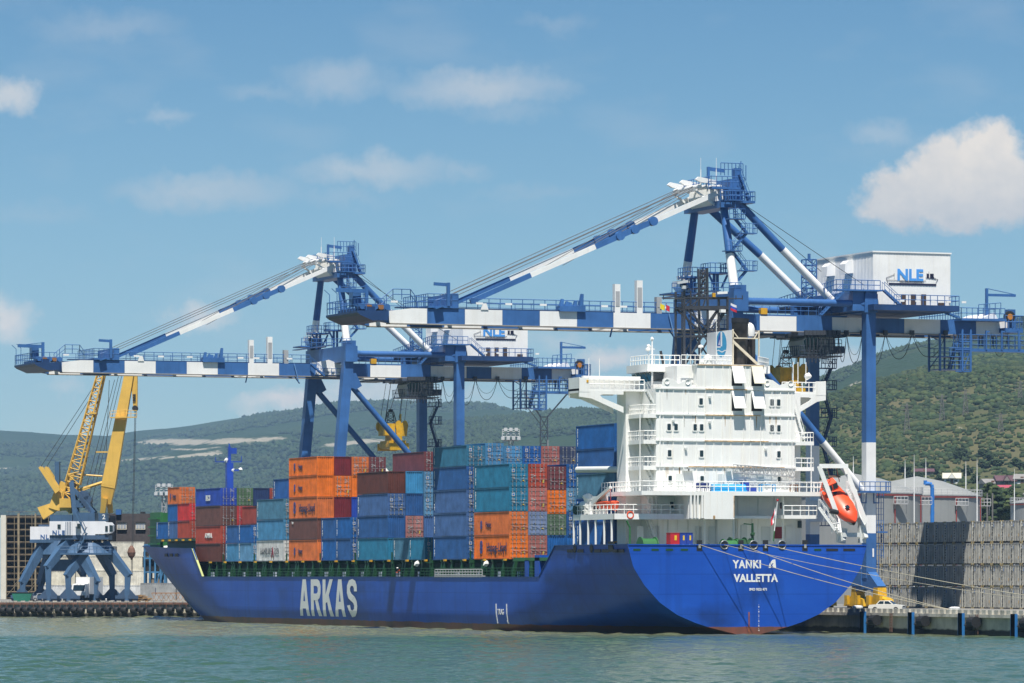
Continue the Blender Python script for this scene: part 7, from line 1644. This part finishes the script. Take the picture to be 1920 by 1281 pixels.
# spreader slung under each trolley
def spreader(ox, oy, lab, tgt=None):
    def e(p, q, ly=8.6): v = c(p, q, ly); return v
    t = thing('spreader', lab, 'spreader', (ox, oy, 0), 0, 'yellow spreaders under the cranes')
    c0 = e(1479, 700); ym_ = 8.6; xr_ = c0.x
    if tgt: v = at_y(*tgt, oy + ym_); c0 = Vector((v.x - ox, ym_, v.z))
    z1 = c0.z
    b = MB(); b.box(c0.x - 3.0, c0.x - .3, ym_ - 2, ym_ + 2.6, z1 - 1.2, z1 + .7)
    for s in (-.85, .85): b.tube((c0.x + 1.5 + s, ym_ - 2.3, z1 + .35), (c0.x + 1.5 + s, ym_ - 1.8, z1 + .35), .85, n=16); b.tube((c0.x - 2 + s, ym_ + 2.2, z1 + .3), (c0.x - 2 + s, ym_ + 2.7, z1 + .3), .8, n=16)
    b.prism([(c0.x + .2, z1 - 1.3), (c0.x + 2.8, z1 - 1.3), (c0.x + 3.2, z1 + .4), (c0.x + 1.5, z1), (c0.x - .2, z1 + .4)], 'y', ym_ - 2.28, ym_ - 1.9); b.v = [(c0.x + (x - c0.x) * .62, ym_ + (y - ym_) * .7, z) for x, y, z in b.v]; b.build('headblock', bmat, t)
    b = MB(); b.box(c0.x - 2.0, c0.x + 2.0, ym_ - 2.4, ym_ + 2.4, z1 - 3.9, z1 - 2.4); b.box(c0.x - 2.2, c0.x - 1.6, ym_ - 3.1, ym_ + 3.1, z1 - 3.6, z1 - 3.0); b.box(c0.x + 1.6, c0.x + 2.2, ym_ - 3.1, ym_ + 3.1, z1 - 3.6, z1 - 3.0)
    for s in (-1, 1): b.box(c0.x - 2.3, c0.x + 2.3, ym_ + s * 3.1 - .25, ym_ + s * 3.1 + .25, z1 - 4.2, z1 - 2.9)
    b.box(c0.x - 1, c0.x + 1, ym_ - 2.6, ym_ + 2, z1 - 2.5, z1 - 1.2); b.box(c0.x - .3, c0.x + 1.4, ym_ - 3.4, ym_ - 3, z1 - 3.6, z1 - 2.4); b.v = [(c0.x + (x - c0.x) * .7, ym_ + (y - ym_) * .9, z1 + (z - z1) * .85) for x, y, z in b.v]; b.build('frame', [bmat], t)
    b = MB(); b.lattice((c0.x - .4, ym_, z1 + .6), (c0.x - .4, ym_, z1 + 2.6), 1.7, 1.2, 3, .06, w2=.8, h2=.6); b.box(c0.x - .7, c0.x - .1, ym_ - .3, ym_ + .3, z1 + 2.6, z1 + 3.0); b.tube((c0.x + .9, ym_ - 1, z1), (c0.x + .9, ym_ - 1, z1 + 2.2), .16, mi=1); b.build('cable_basket', [dark, bmat], t)
    b = MB()
    for x_, y_ in ((-1.7, 1.6), (-.8, 1.6), (.4, -1.4), (1.4, -1.4), (-1.7, -.7), (1.4, 1.)): b.tube((c0.x + x_, ym_ + y_, z1 + .6), (xr_ + x_ * .9 + .3, ym_ + y_, gz0 - .5), .04, n=4, cap=False)
    b.tube((c0.x - .4, ym_, z1 + 3), (xr_ + .3, ym_, gz0 - .6), .05, n=4); b.build('rope', wire, t)
    return t
sp1 = spreader(OX, OY, 'yellow spreader hanging beside the white superstructure under the nearer crane')
split_far([o for o in bpy.data.objects if o.parent == sts or (o.parent and o.parent.parent == sts)])
far = copy_tree(sts); DYF = 151.5; far.location = (OX, OY + DYF, 0)
far['label'] = 'farther blue and white container gantry crane behind the middle of the ship'
sp2 = spreader(OX, OY + DYF, 'yellow spreader hanging above the orange and brown containers under the farther crane', (737, 803))
# ---------------------------------------------------------------- main quay furniture and what lies behind it
fb = mat('fender blue', (.025, .16, .42), .5, .15, streak=.3)
for k, (p, w_) in enumerate(((1618, 13), (1708, 14), (1802, 15), (1901, 17))):
    y = at_x(p, 1150, 30.3).y; t = thing('dock_fender', f'tall blue panel fender on the quay wall, {["first from the ship", "second from the ship", "third from the ship", "fourth from the ship"][k]}', 'fender', (31.5, y, 0), 0, 'blue panel fenders on the main quay')
    b = MB(); b.box(-1.35, -1.15, -.55, .55, .05, 2.55); b.prism([(-1.35, .05), (-1.15, -.1), (-1.0, -.1), (-1.0, 2.55), (-1.35, 2.55)], 'y', -.5, .5); b.build('panel', fb, t)
    b = MB(); b.tube((-1.15, 0, 1.2), (0, 0, 1.2), .5, .65, n=14); b.build('cone', black, t)
    b = MB(); b.tube((-.5, -2.4, 1.55), (-.5, -1.0, 1.55), .62, n=14); b.tube((-.5, -1.0, 1.9), (-.2, .0, 2.3), .04, n=4); b.build('drum', black, t)
for k, p in enumerate((1672, 1833)):
    y = at_x(p, 1150, 31.4).y; t = thing('wall_ladder', f'narrow rusty ladder on the quay wall, {["nearer the ship", "farther from the ship"][k]}', 'ladder', (31.4, y, 0), 0, 'rusty ladders on the main quay wall'); b = MB()
    for s in (-.25, .25): b.bar((-.1, s, .2), (-.1, s, 2.4), .08)
    for z in np.arange(.4, 2.4, .3): b.bar((-.1, -.25, z), (-.1, .25, z), .05)
    b.build('ladder', mat('rusty beam', ()), t)
for k, (p, lab) in enumerate(((1608, 'white capped mooring bollard on the quay edge beside the ship stern'), (1790, 'white capped mooring bollard on the quay edge holding two ropes'))):
    y = at_x(p, 1140, 32.4).y; t = thing('bollard', lab, 'bollard', (32.4, y, 2.4), 0, 'bollards on the main quay'); MB().lathe((0, 0, 0), [(.38, 0), (.28, .1), (.26, .45)], 14).build('post', dark, t); b = MB(); b.lathe((0, 0, 0), [(.26, .42), (.62, .5), (.66, .7), (.4, .8), (0, .82)], 14); b.build('cap', white, t)
# --- white saloon car on the quay
v = at_x(1663, 1130, 36.5)
def car(loc, rz, m, label, grp=None, parts=True):
    t = thing('parked_car', label, 'car', loc, rz, grp)
    # local: x forward, y left, z up; 4.1 m long
    prof = [(-2.05, .32), (-2.08, .62), (-1.95, .86), (-1.1, .92), (-.72, 1.36), (.42, 1.38), (.98, .92), (1.95, .82), (2.08, .62), (2.05, .32)]
    b = MB(); lower = [(-2.05, .32), (-2.08, .62), (-1.95, .86), (-1.1, .92), (.98, .92), (1.95, .82), (2.08, .62), (2.05, .32)]
    b.prism(lower, 'y', -.8, .8)
    top = [(-1.12, .91), (-.74, 1.36), (.42, 1.38), (.99, .91)]; vs_ = [(x, -.78 + (.14 if z > 1 else 0), z) for x, z in top] + [(x, .78 - (.14 if z > 1 else 0), z) for x, z in top]
    b.add(vs_, [(i, (i + 1) % 4, 4 + (i + 1) % 4, 4 + i) for i in range(4)] + [(3, 2, 1, 0), (4, 5, 6, 7)]); body = b.build('body', m, t)
    b = MB()
    for s in (-1, 1):
        for x0_, x1_, x2_, x3_ in ((-.98, -.2, -.2, -.68), (-.1, .82, .36, -.1)): b.add([(x0_, s * .775, .96), (x1_, s * .775, .96), (x2_, s * .68, 1.3), (x3_, s * .68, 1.3)], [(0, 1, 2, 3)])
    b.add([(.95, -.68, .97), (.95, .68, .97), (.5, .58, 1.33), (.5, -.58, 1.33)], [(0, 1, 2, 3)]); b.add([(-1.09, -.68, .97), (-1.09, .68, .97), (-.8, .58, 1.33), (-.8, -.58, 1.33)], [(0, 1, 2, 3)]); b.build('window', glass, t)
    for x in (-1.25, 1.3):
        for s in (-1, 1): w = MB().tube((x, s * .62, .31), (x, s * .83, .31), .31, n=16).build('tyre', black, t); MB().tube((x, s * .8, .31), (x, s * .845, .31), .18, n=12).build('rim', steel, w)
    if parts:
        for s in (-.58, .58): MB().box(2.05, 2.1, s - .14, s + .14, .58, .76).build('headlight', steel, t)
        MB().box(2.04, 2.09, -.42, .42, .58, .76).build('grille', dark, t); MB().box(2.04, 2.14, -.78, .78, .38, .5).build('bumper', steel, t)
    return t
car((36.5, v.y, 2.41), -A - .35, mat('car white', (.70, .69, .63), .3, .04), 'old white saloon car parked on the quay under the nearer crane')
# --- storage tanks
tg = mat('tank grey', (.26, .27, .265), .45, .08, .15, streak=.25); tr_ = mat('tank roof grey', (.27, .28, .27), .5, .06); tred = mat('tank red pipe', (.28, .05, .04), .5)
def tank(p, d, rpx, q_rim, q_top, lab):
    v = at_d(p, 0, d); r = rpx * d / F; t = thing('storage_tank', lab, 'tank', (v.x, v.y, 0), RZ, 'grey fuel storage tanks'); zr, zt_ = zq(q_rim, d), zq(q_top, d)
    MB().lathe((0, 0, 0), [(r, 2.42), (r, zr)], 72).build('shell', tg, t, True); b = MB(); b.lathe((0, 0, 0), [(r + .15, zr), (r * .75, zr + (zt_ - zr) * .36), (r * .4, zr + (zt_ - zr) * .75), (0, zt_)], 48); b.build('roof', tr_, t, True)
    b = MB(); b.lathe((0, 0, 0), [(r + .02, zr - .36), (r + .2, zr - .34), (r + .2, zr - .2), (r + .02, zr - .18)], 64); b.build('ring_pipe', tred, t)
    b = MB()
    for k in range(64):
        a_ = 2 * pi * k / 64; a2 = 2 * pi * (k + 1) / 64; P1 = Vector(((r + .1) * cos(a_), (r + .1) * sin(a_), zr)); P2 = Vector(((r + .1) * cos(a2), (r + .1) * sin(a2), zr))
        for h_ in (.55, 1.05): b.tube(P1 + Vector((0, 0, h_)), P2 + Vector((0, 0, h_)), .035, n=4, cap=False)
        b.tube(P1, P1 + Vector((0, 0, 1.05)), .035, n=4, cap=False)
    b.build('railing', mat('tank rail', (.5, .5, .5), .5), t)
    b = MB()
    for a_ in (-.95, -.3): x, y = (r + .6) * cos(a_), (r + .6) * sin(a_); b.box(x - 1.1, x + 1.1, y - .6, y + .6, zr - 1.7, zr - 1.6); b.rail([(x - 1.1, y - .6, zr - 1.6), (x + 1.1, y - .6, zr - 1.6)], 1.1, .55, .04); b.bar((x - .9, y + .3, zr - 3.2), (x - .9, y - .5, zr - 1.7), .1); b.bar((x + .9, y + .3, zr - 3.2), (x + .9, y - .5, zr - 1.7), .1)
    b.build('foam_platform', mat('tank rail', ()), t); b = MB()
    for a_ in (-1.02, -.37): x, y = (r + .2) * cos(a_), (r + .2) * sin(a_); b.tube((x, y, 2.4), (x, y, zr - .4), .1)
    b.build('riser', tred, t)
    return t, r, zr
tA, rA, zA = tank(1601, 742, 128, 927, 888, 'grey storage tank half hidden by the white crane leg')
tB, rB, zB_ = tank(1719, 800, 121, 931, 893, 'grey storage tank with the blue pipe, behind the reefer wall')
tC, rC, zC_ = tank(1975, 900, 80, 944, 925, 'grey storage tank whose rim alone shows beyond the tree gap')
v = at_d(1748, 0, 778); bp_ = mat('pipe blue', (.03, .17, .50), .4, .08); b = MB(); X_ = lambda p, q: at_d(p, q, 776); b.path([X_(1748, 1000), X_(1748, 914), X_(1746.5, 909), X_(1743, 907), X_(1735, 907)], .33, 10); b.tube(X_(1735, 909), X_(1735, 901), .3)
for q in (932, 947, 962): b.bar(X_(1745, q), X_(1752, q), .25, .5)
tag(b.build('pipe', bp_), 'bright blue vertical pipe with a bend at the tank behind the reefer wall', 'pipe')
for p, q0, q1, d, lab in ((1697, 896, 862, 790, 'short white lightning mast above the leg side tank roof'), (1714, 925, 852, 735, 'thick white lightning mast between the two tanks'), (1736, 895, 859, 800, 'white lightning mast rising beside the blue pipe'), (1811, 912, 865, 806, 'white lightning mast between the white house and tank edge mast'), (1832, 925, 860, 785, 'white lightning mast at the outer rim of the tank with the blue pipe'),
                           (1902, 950, 879, 880, 'white lightning mast at the tank beyond the tree gap'), (1600, 895, 855, 735, 'thin white mast behind the lifeboat frame')):
    a_, b_ = at_d(p, q0, d), at_d(p, q1, d); t = MB(); t.tube((a_.x, a_.y, 2.4), a_.lerp(b_, .5), .12, .09, n=8); t.tube(a_.lerp(b_, .5), b_, .06, .02, n=6); tag(t.build('lightning_mast', white), lab, 'mast', 'lightning masts of the tank farm')
# --- floodlight towers and the truss tower
def lattice_tower(p, q, d, w, lab, cat, vee=False, head=False, name='light_tower'):
    a_ = at_d(p, q, d); t = thing(name, lab, cat, (a_.x, a_.y, 0), RZ)
    top = a_.z; MB().lattice((0, 0, 2.4), (0, 0, top), w, w, 14, .11, w2=w * .85).build('mast', steel, t)
    if vee: b = MB(); b.bar((-w * .4, 0, top), (-3.2, 0, top + 4.0), .25); b.bar((w * .4, 0, top), (5, 0, top + 5.2), .25); b.bar((-3.2, 0, top + 2.2), (-w * .4, 0, top - 1.2), .14); b.build('arm', steel, t)
    if head:
        b = MB(); s = d / F; b.box(-16 * s, 16 * s, -.8, .8, top - .1, top); b.rail([(-16 * s, -.8, top), (16 * s, -.8, top)], 1.2, .8, .05, mid=2); b.box(-15 * s, 15 * s, -.4, .4, top - .9, top - .7)
        for k in range(7): b.box((-15 + 5 * k) * s - .3, (-15 + 5 * k) * s + .3, -1.1, -.7, top - .7 + (1.6 if k % 2 else 0), top - .1 + (1.6 if k % 2 else 0))
        b.build('lamp_head', mat('lamp head grey', (.5, .52, .53), .5), t)
lattice_tower(1020, 782, 760, 1.35, 'grey lattice tower with spread arms below the farther crane', 'tower', vee=True, name='lattice_tower')
lattice_tower(958, 818, 860, .9, 'floodlight mast head above the container stack in the middle', 'light mast', head=True)
lattice_tower(308, 922, 880, .9, 'floodlight mast behind the foremost containers at the bow', 'light mast', head=True)
# --- hillside houses, trees, pylons
def house(p, q, d, w, dp, h, rh, wall, roof, lab, rz=.0, gable=False):
    a_ = on_hill(coD, p, q); k_ = depth(a_) / 1075; w *= k_; dp *= k_; h *= k_; rh *= k_; t = thing('house', lab, 'house', (a_.x, a_.y, a_.z), RZ + rz, None)
    MB().box(-w / 2, w / 2, 0, dp, -4, h).build('wall', wall, t); b = MB(); o = .5
    b.prism([(-o, h - .15), (dp / 2, h + rh), (dp + o, h - .15), (dp + o, h - .35), (-o, h - .35)], 'x', -w / 2 - o, w / 2 + o); b.build('roof', roof, t)
    n_ = max(2, int(w / 3.5))
    for k in range(n_): x = -w / 2 + w * (k + .5) / n_; MB().box(x - .5, x + .5, -.06, .0, h * .35, h * .72).build('window', glass, t)
    MB().box(-.5, .5, -.08, 0, 0, 2).build('door', mat('house door', (.15, .08, .05), .6), t)
    if gable: g = MB(); g.prism([(-1.2, h - .2), (1.2, h - .2), (0, h + rh * 1.0)], 'y', -.7, dp / 2); g.build('dormer', roof, t); MB().prism([(-.9, h - .2), (.9, h - .2), (0, h + rh * .75)], 'y', -.78, -.7).build('dormer_wall', wall, t)
    return t
hw = mat('house white', (.70, .70, .68), .7, .05); cr = mat('roof cream', (.52, .50, .42), .8, .1); pu = mat('roof plum', (.10, .05, .06), .7, .15); rr = mat('roof crimson', (.36, .06, .09), .6, .1); gr_ = mat('roof grey', (.24, .23, .22), .8); tq = mat('wall turquoise', (.10, .28, .26), .7); yw_ = mat('wall ochre', (.5, .32, .12), .8); bw_ = mat('wall grey brown', (.25, .22, .2), .8)
house(1784, 908, 1072, 3.6, 3.2, 1.5, 1.1, hw, cr, 'white house with cream roof alone on the slope above the tanks', -.1, True)
house(1887, 912, 1078, 4.2, 4, 1.3, 1.1, bw_, pu, 'house with plum coloured gambrel roof below the scrub slope', .1, True)
house(1862, 918, 1085, 3.4, 4, 1.1, .9, bw_, gr_, 'low grey roofed house beside the plum roofed house', .3)
house(1918, 911, 1082, 3.4, 4, 1.2, 1.0, hw, gr_, 'grey roofed house at the frame edge past the plum roof', -.2)
house(1880, 931, 1046, 4.0, 3.4, 1.1, 1.0, tq, rr, 'house with bright crimson roof and turquoise wall', .12)
house(1903, 940, 1020, 3.0, 3, 1.0, .8, yw_, gr_, 'small ochre walled house under the crimson roof', -.3)
house(1735, 896, 1110, 4, 3, 1.0, .6, bw_, pu, 'plum roof peeping over the tank top beside the blue pipe', 0)
def tree(p, q, d, h, w, lab, grp, seed, m=None, name='leafy_tree'):
    a_ = at_d(p, q, d) if d < 1000 else on_hill(coD, p, q); k_ = depth(a_) / 1075 if d >= 1000 else 1; h *= k_; w *= k_; t = thing(name, lab, 'tree', tuple(a_), RZ, grp); r2 = random.Random(seed)
    b = MB(); b.tube((0, 0, -2), (0, 0, h * .5), w * .06, w * .03, n=7)
    for k in range(5): an = k * 1.26; b.tube((0, 0, h * (.2 + .05 * k)), (cos(an) * w * .3, sin(an) * w * .3, h * (.5 + .06 * k)), w * .025, w * .01, n=5)
    b.build('trunk', mat('bark', (.08, .06, .045), .9), t)
    b = MB()
    for k in range(170):
        while True:
            x, y, z = r2.uniform(-1, 1), r2.uniform(-1, 1), r2.uniform(-1, 1)
            if x * x + y * y + z * z < 1: break
        s = 1 + .25 * sin(5 * x + seed) * cos(4 * z + seed); b.blob((x * w / 2 * s, y * w / 2 * s, h * .48 + z * h * .5 * s), w * r2.uniform(.06, .12), r2, r2.randrange(3), .8, .4)
    b.build('crown', [leafA, leafB, m or leafA], t); return t
places = [(1762, 905, 1070), (1722, 898, 1090), (1705, 900, 1095), (1830, 905, 1075), (1846, 880, 1150), (1800, 868, 1180), (1803, 852, 1220), (1858, 863, 1160), (1843, 856, 1200), (1905, 872, 1130), (1698, 885, 1120), (1735, 876, 1130), (1815, 890, 1100), (1752, 886, 1110), (1869, 872, 1150), (1917, 880, 1110)]
words_ = ['just behind the white house', 'over the half hidden tank roof', 'above the tank beside the crane leg', 'downhill side of the white house', 'upper of the pair past the white house', 'above the white house', 'highest above the white house', 'among the slope bushes above the plum roof', 'dark and round high on the slope', 'large and round below the scrub slope', 'beside the first lightning mast', 'behind the second lightning mast', 'near the tank edge mast', 'low and wide uphill of the tank roof', 'small one above the low grey house', 'last before the frame edge']
for k, ((p, q, d), w_) in enumerate(zip(places, words_)): tree(p, q + 4, d, R.uniform(1.4, 2.3), R.uniform(2.0, 3.4), f'dark green hillside tree, {w_}', 'trees on the scrub hillside', k)
for k, (p, q, d, h_, w_, lab) in enumerate(((1852, 978, 930, 6.5, 6, 'leafy tree at the blue pipe side of the tank gap'), (1868, 980, 920, 7.5, 7, 'broad leafy tree in the gap between the tanks'), (1884, 978, 925, 6.5, 6.5, 'leafy tree in the gap beside the far tank'), (1893, 962, 990, 5, 6, 'tree under the crimson roofed house'), (1845, 962, 960, 4.5, 5, 'small tree behind the tank edge'), (1870, 955, 985, 5, 7, 'wide tree below the turquoise wall'))):
    tree(p, q, d, h_, w_, lab, 'trees between the tanks', 40 + k, leafC)
def pylon(p, q0, q1, d, lab, w_=2.6):
    a_ = on_hill(coD, p, q0); b_ = at_d(p, q1, depth(a_)); h_ = b_.z - a_.z; t = thing('pylon', lab, 'pylon', tuple(a_), RZ, 'pylons on the hill'); MB().lattice((0, 0, -3), (0, 0, h_), w_, w_, 9, .1, w2=.4, h2=.4).build('tower', steel2, t); b = MB()
    for f in (.66, .8, .93): b.bar((-w_ * .8, 0, h_ * f), (w_ * .8, 0, h_ * f), .16)
    b.build('crossarm', steel2, t)
steel2 = mat('pylon steel', (.16, .15, .14), .6)
for k, (p, q0, q1, d) in enumerate(((1702, 815, 757, 1500), (1765, 790, 740, 1620), (1810, 782, 730, 1650), (1911, 755, 715, 1750), (1876, 812, 775, 1400))): pylon(p, q0, q1, d, f'lattice power pylon on the hill, {["first beyond the crane leg", "second beyond the crane leg", "third beyond the crane leg", "highest, at the frame edge", "lowest, near the pale rocks"][k]}')
for p, d in ((1851, 880), (1861, 885)): a_ = at_d(p, 925, d); tag(MB().tube((a_.x, a_.y, 2.4), tuple(a_), .15).build('utility_pole', steel2), f'thin utility pole between the tanks, {"tank side" if p == 1851 else "tree side"} one', 'pole')
# --- traffic and clutter on the left quay
a_ = at_d(78, 0, 792); car((a_.x, a_.y, 2.41), RZ + .3, mat('car silver', (.5, .52, .55), .3, .05, metal=.4), 'silver car on the far quay behind the crane legs', 'cars on the far quay')
a_ = at_d(56, 0, 812); car((a_.x, a_.y, 2.41), RZ + 2.8, mat('car white', ()), 'white car behind the silver car on the far quay', 'cars on the far quay')
a_ = at_d(90, 0, 808); car((a_.x, a_.y, 2.41), RZ + .2, mat('car red', (.3, .03, .04), .3), 'small dark red car beside the silver car on the far quay', 'cars on the far quay')
a_ = at_d(156, 0, 800); t = thing('lorry', 'white lorry cab facing the water between the harbour crane legs', 'lorry', (a_.x, a_.y, 2.41), RZ - pi / 2 - .25)
MB().box(-6.5, .2, -1.25, 1.25, 1.2, 4.1).build('box_body', white, t); cb = MB().prism([(.35, .6), (2.3, .6), (2.3, 1.7), (2.0, 2.9), (.35, 3.0)], 'y', -1.2, 1.2).build('cab', white, t); MB().add([(2.3, -1.05, 1.75), (2.3, 1.05, 1.75), (2.04, 1.0, 2.75), (2.04, -1.0, 2.75)], [(0, 1, 2, 3)]).build('windscreen', glass, cb); MB().box(2.3, 2.36, -1.1, 1.1, .55, 1.0).build('bumper', dark, cb)
for x in (1.3, -3.8, -5.1):
    for s in (-1, 1): MB().tube((x, s * .85, .5), (x, s * 1.2, .5), .5, n=14).build('wheel', black, t)
a_ = at_d(13, 0, 790); t = thing('skip', 'green waste skip at the end of the far quay', 'skip', (a_.x, a_.y, 2.41), RZ); MB().prism([(1.2, 0), (3.8, 0), (4.2, 1.5), (.8, 1.5)], 'y', 0, 1.8).build('tub', mat('skip green', (.02, .15, .10), .5), t); MB().box(.7, 4.3, -.06, 1.86, 1.42, 1.56).build('rim', dark, t)
a_ = at_d(260, 0, 785); t = thing('timber_pile', 'heap of loose brown timber on the far quay edge', 'timber', (a_.x, a_.y, 2.41), RZ); b = MB()
for k in range(46): x, z = R.uniform(-1.3, 1.3), R.uniform(.1, 1.2); b.bar((x - 1, R.uniform(-.6, .6), z * (1 - abs(x) * .4)), (x + 1, R.uniform(-.6, .6), z * (1 - abs(x) * .4) + R.uniform(-.4, .4)), .14)
b.build('timber', mat('timber brown', (.33, .21, .10), .9, .4, 2.), t)
a_ = at_d(316, 0, 782); t = thing('folding_barrier', 'rusty lattice folding barrier along the far quay near the bow', 'barrier', (a_.x, a_.y, 2.41), RZ); b = MB()
for k in range(8): x = -2.8 + k * .8; b.bar((x, 0, .1), (x + .8, 0, 1.4), .07); b.bar((x + .8, 0, .1), (x, 0, 1.4), .07)
b.bar((-2.8, 0, 1.45), (3.8, 0, 1.45), .14); b.build('barrier', mat('rust orange', (.35, .17, .06), .7), t)
a_ = at_d(290, 0, 818); t = thing('blue_rack', 'tall blue open steel rack beside the cream container stack', 'rack', (a_.x, a_.y, 0), RZ); L = lambda p: (p - 290) * 818 / F; b = MB(); Zt = zq(1022, 818); Zb = zq(1100, 818)
for p in (271, 281, 291, 301, 309):
    for y in (0, 4): b.bar((L(p), y, Zb), (L(p), y, Zt), .3)
for q in (1022, 1047, 1073, 1100): b.box(L(270), L(310), -.1, .2, zq(q, 818) - .14, zq(q, 818) + .14); b.box(L(270), L(310), 3.8, 4.1, zq(q, 818) - .14, zq(q, 818) + .14)
b.bar((L(292), 0, Zb), (L(299), 0, zq(1073, 818)), .2); b.bar((L(299), 0, Zb), (L(307), 0, zq(1062, 818)), .2); b.build('frame', mat('rack blue', (.05, .17, .32), .6, .3, .6), t); b = MB()
for k in range(14): x = L(R.uniform(272, 307)); z = R.uniform(Zb, Zt - 2); b.box(x - .6, x + .6, 1.5, 3, z, z + R.uniform(.8, 2.2), k % 2)
b.build('cargo', [dark, mat('cargo brown', (.2, .16, .12), .9, .4)], t)

split_far([o for o in bpy.data.objects if o.type == 'MESH'])
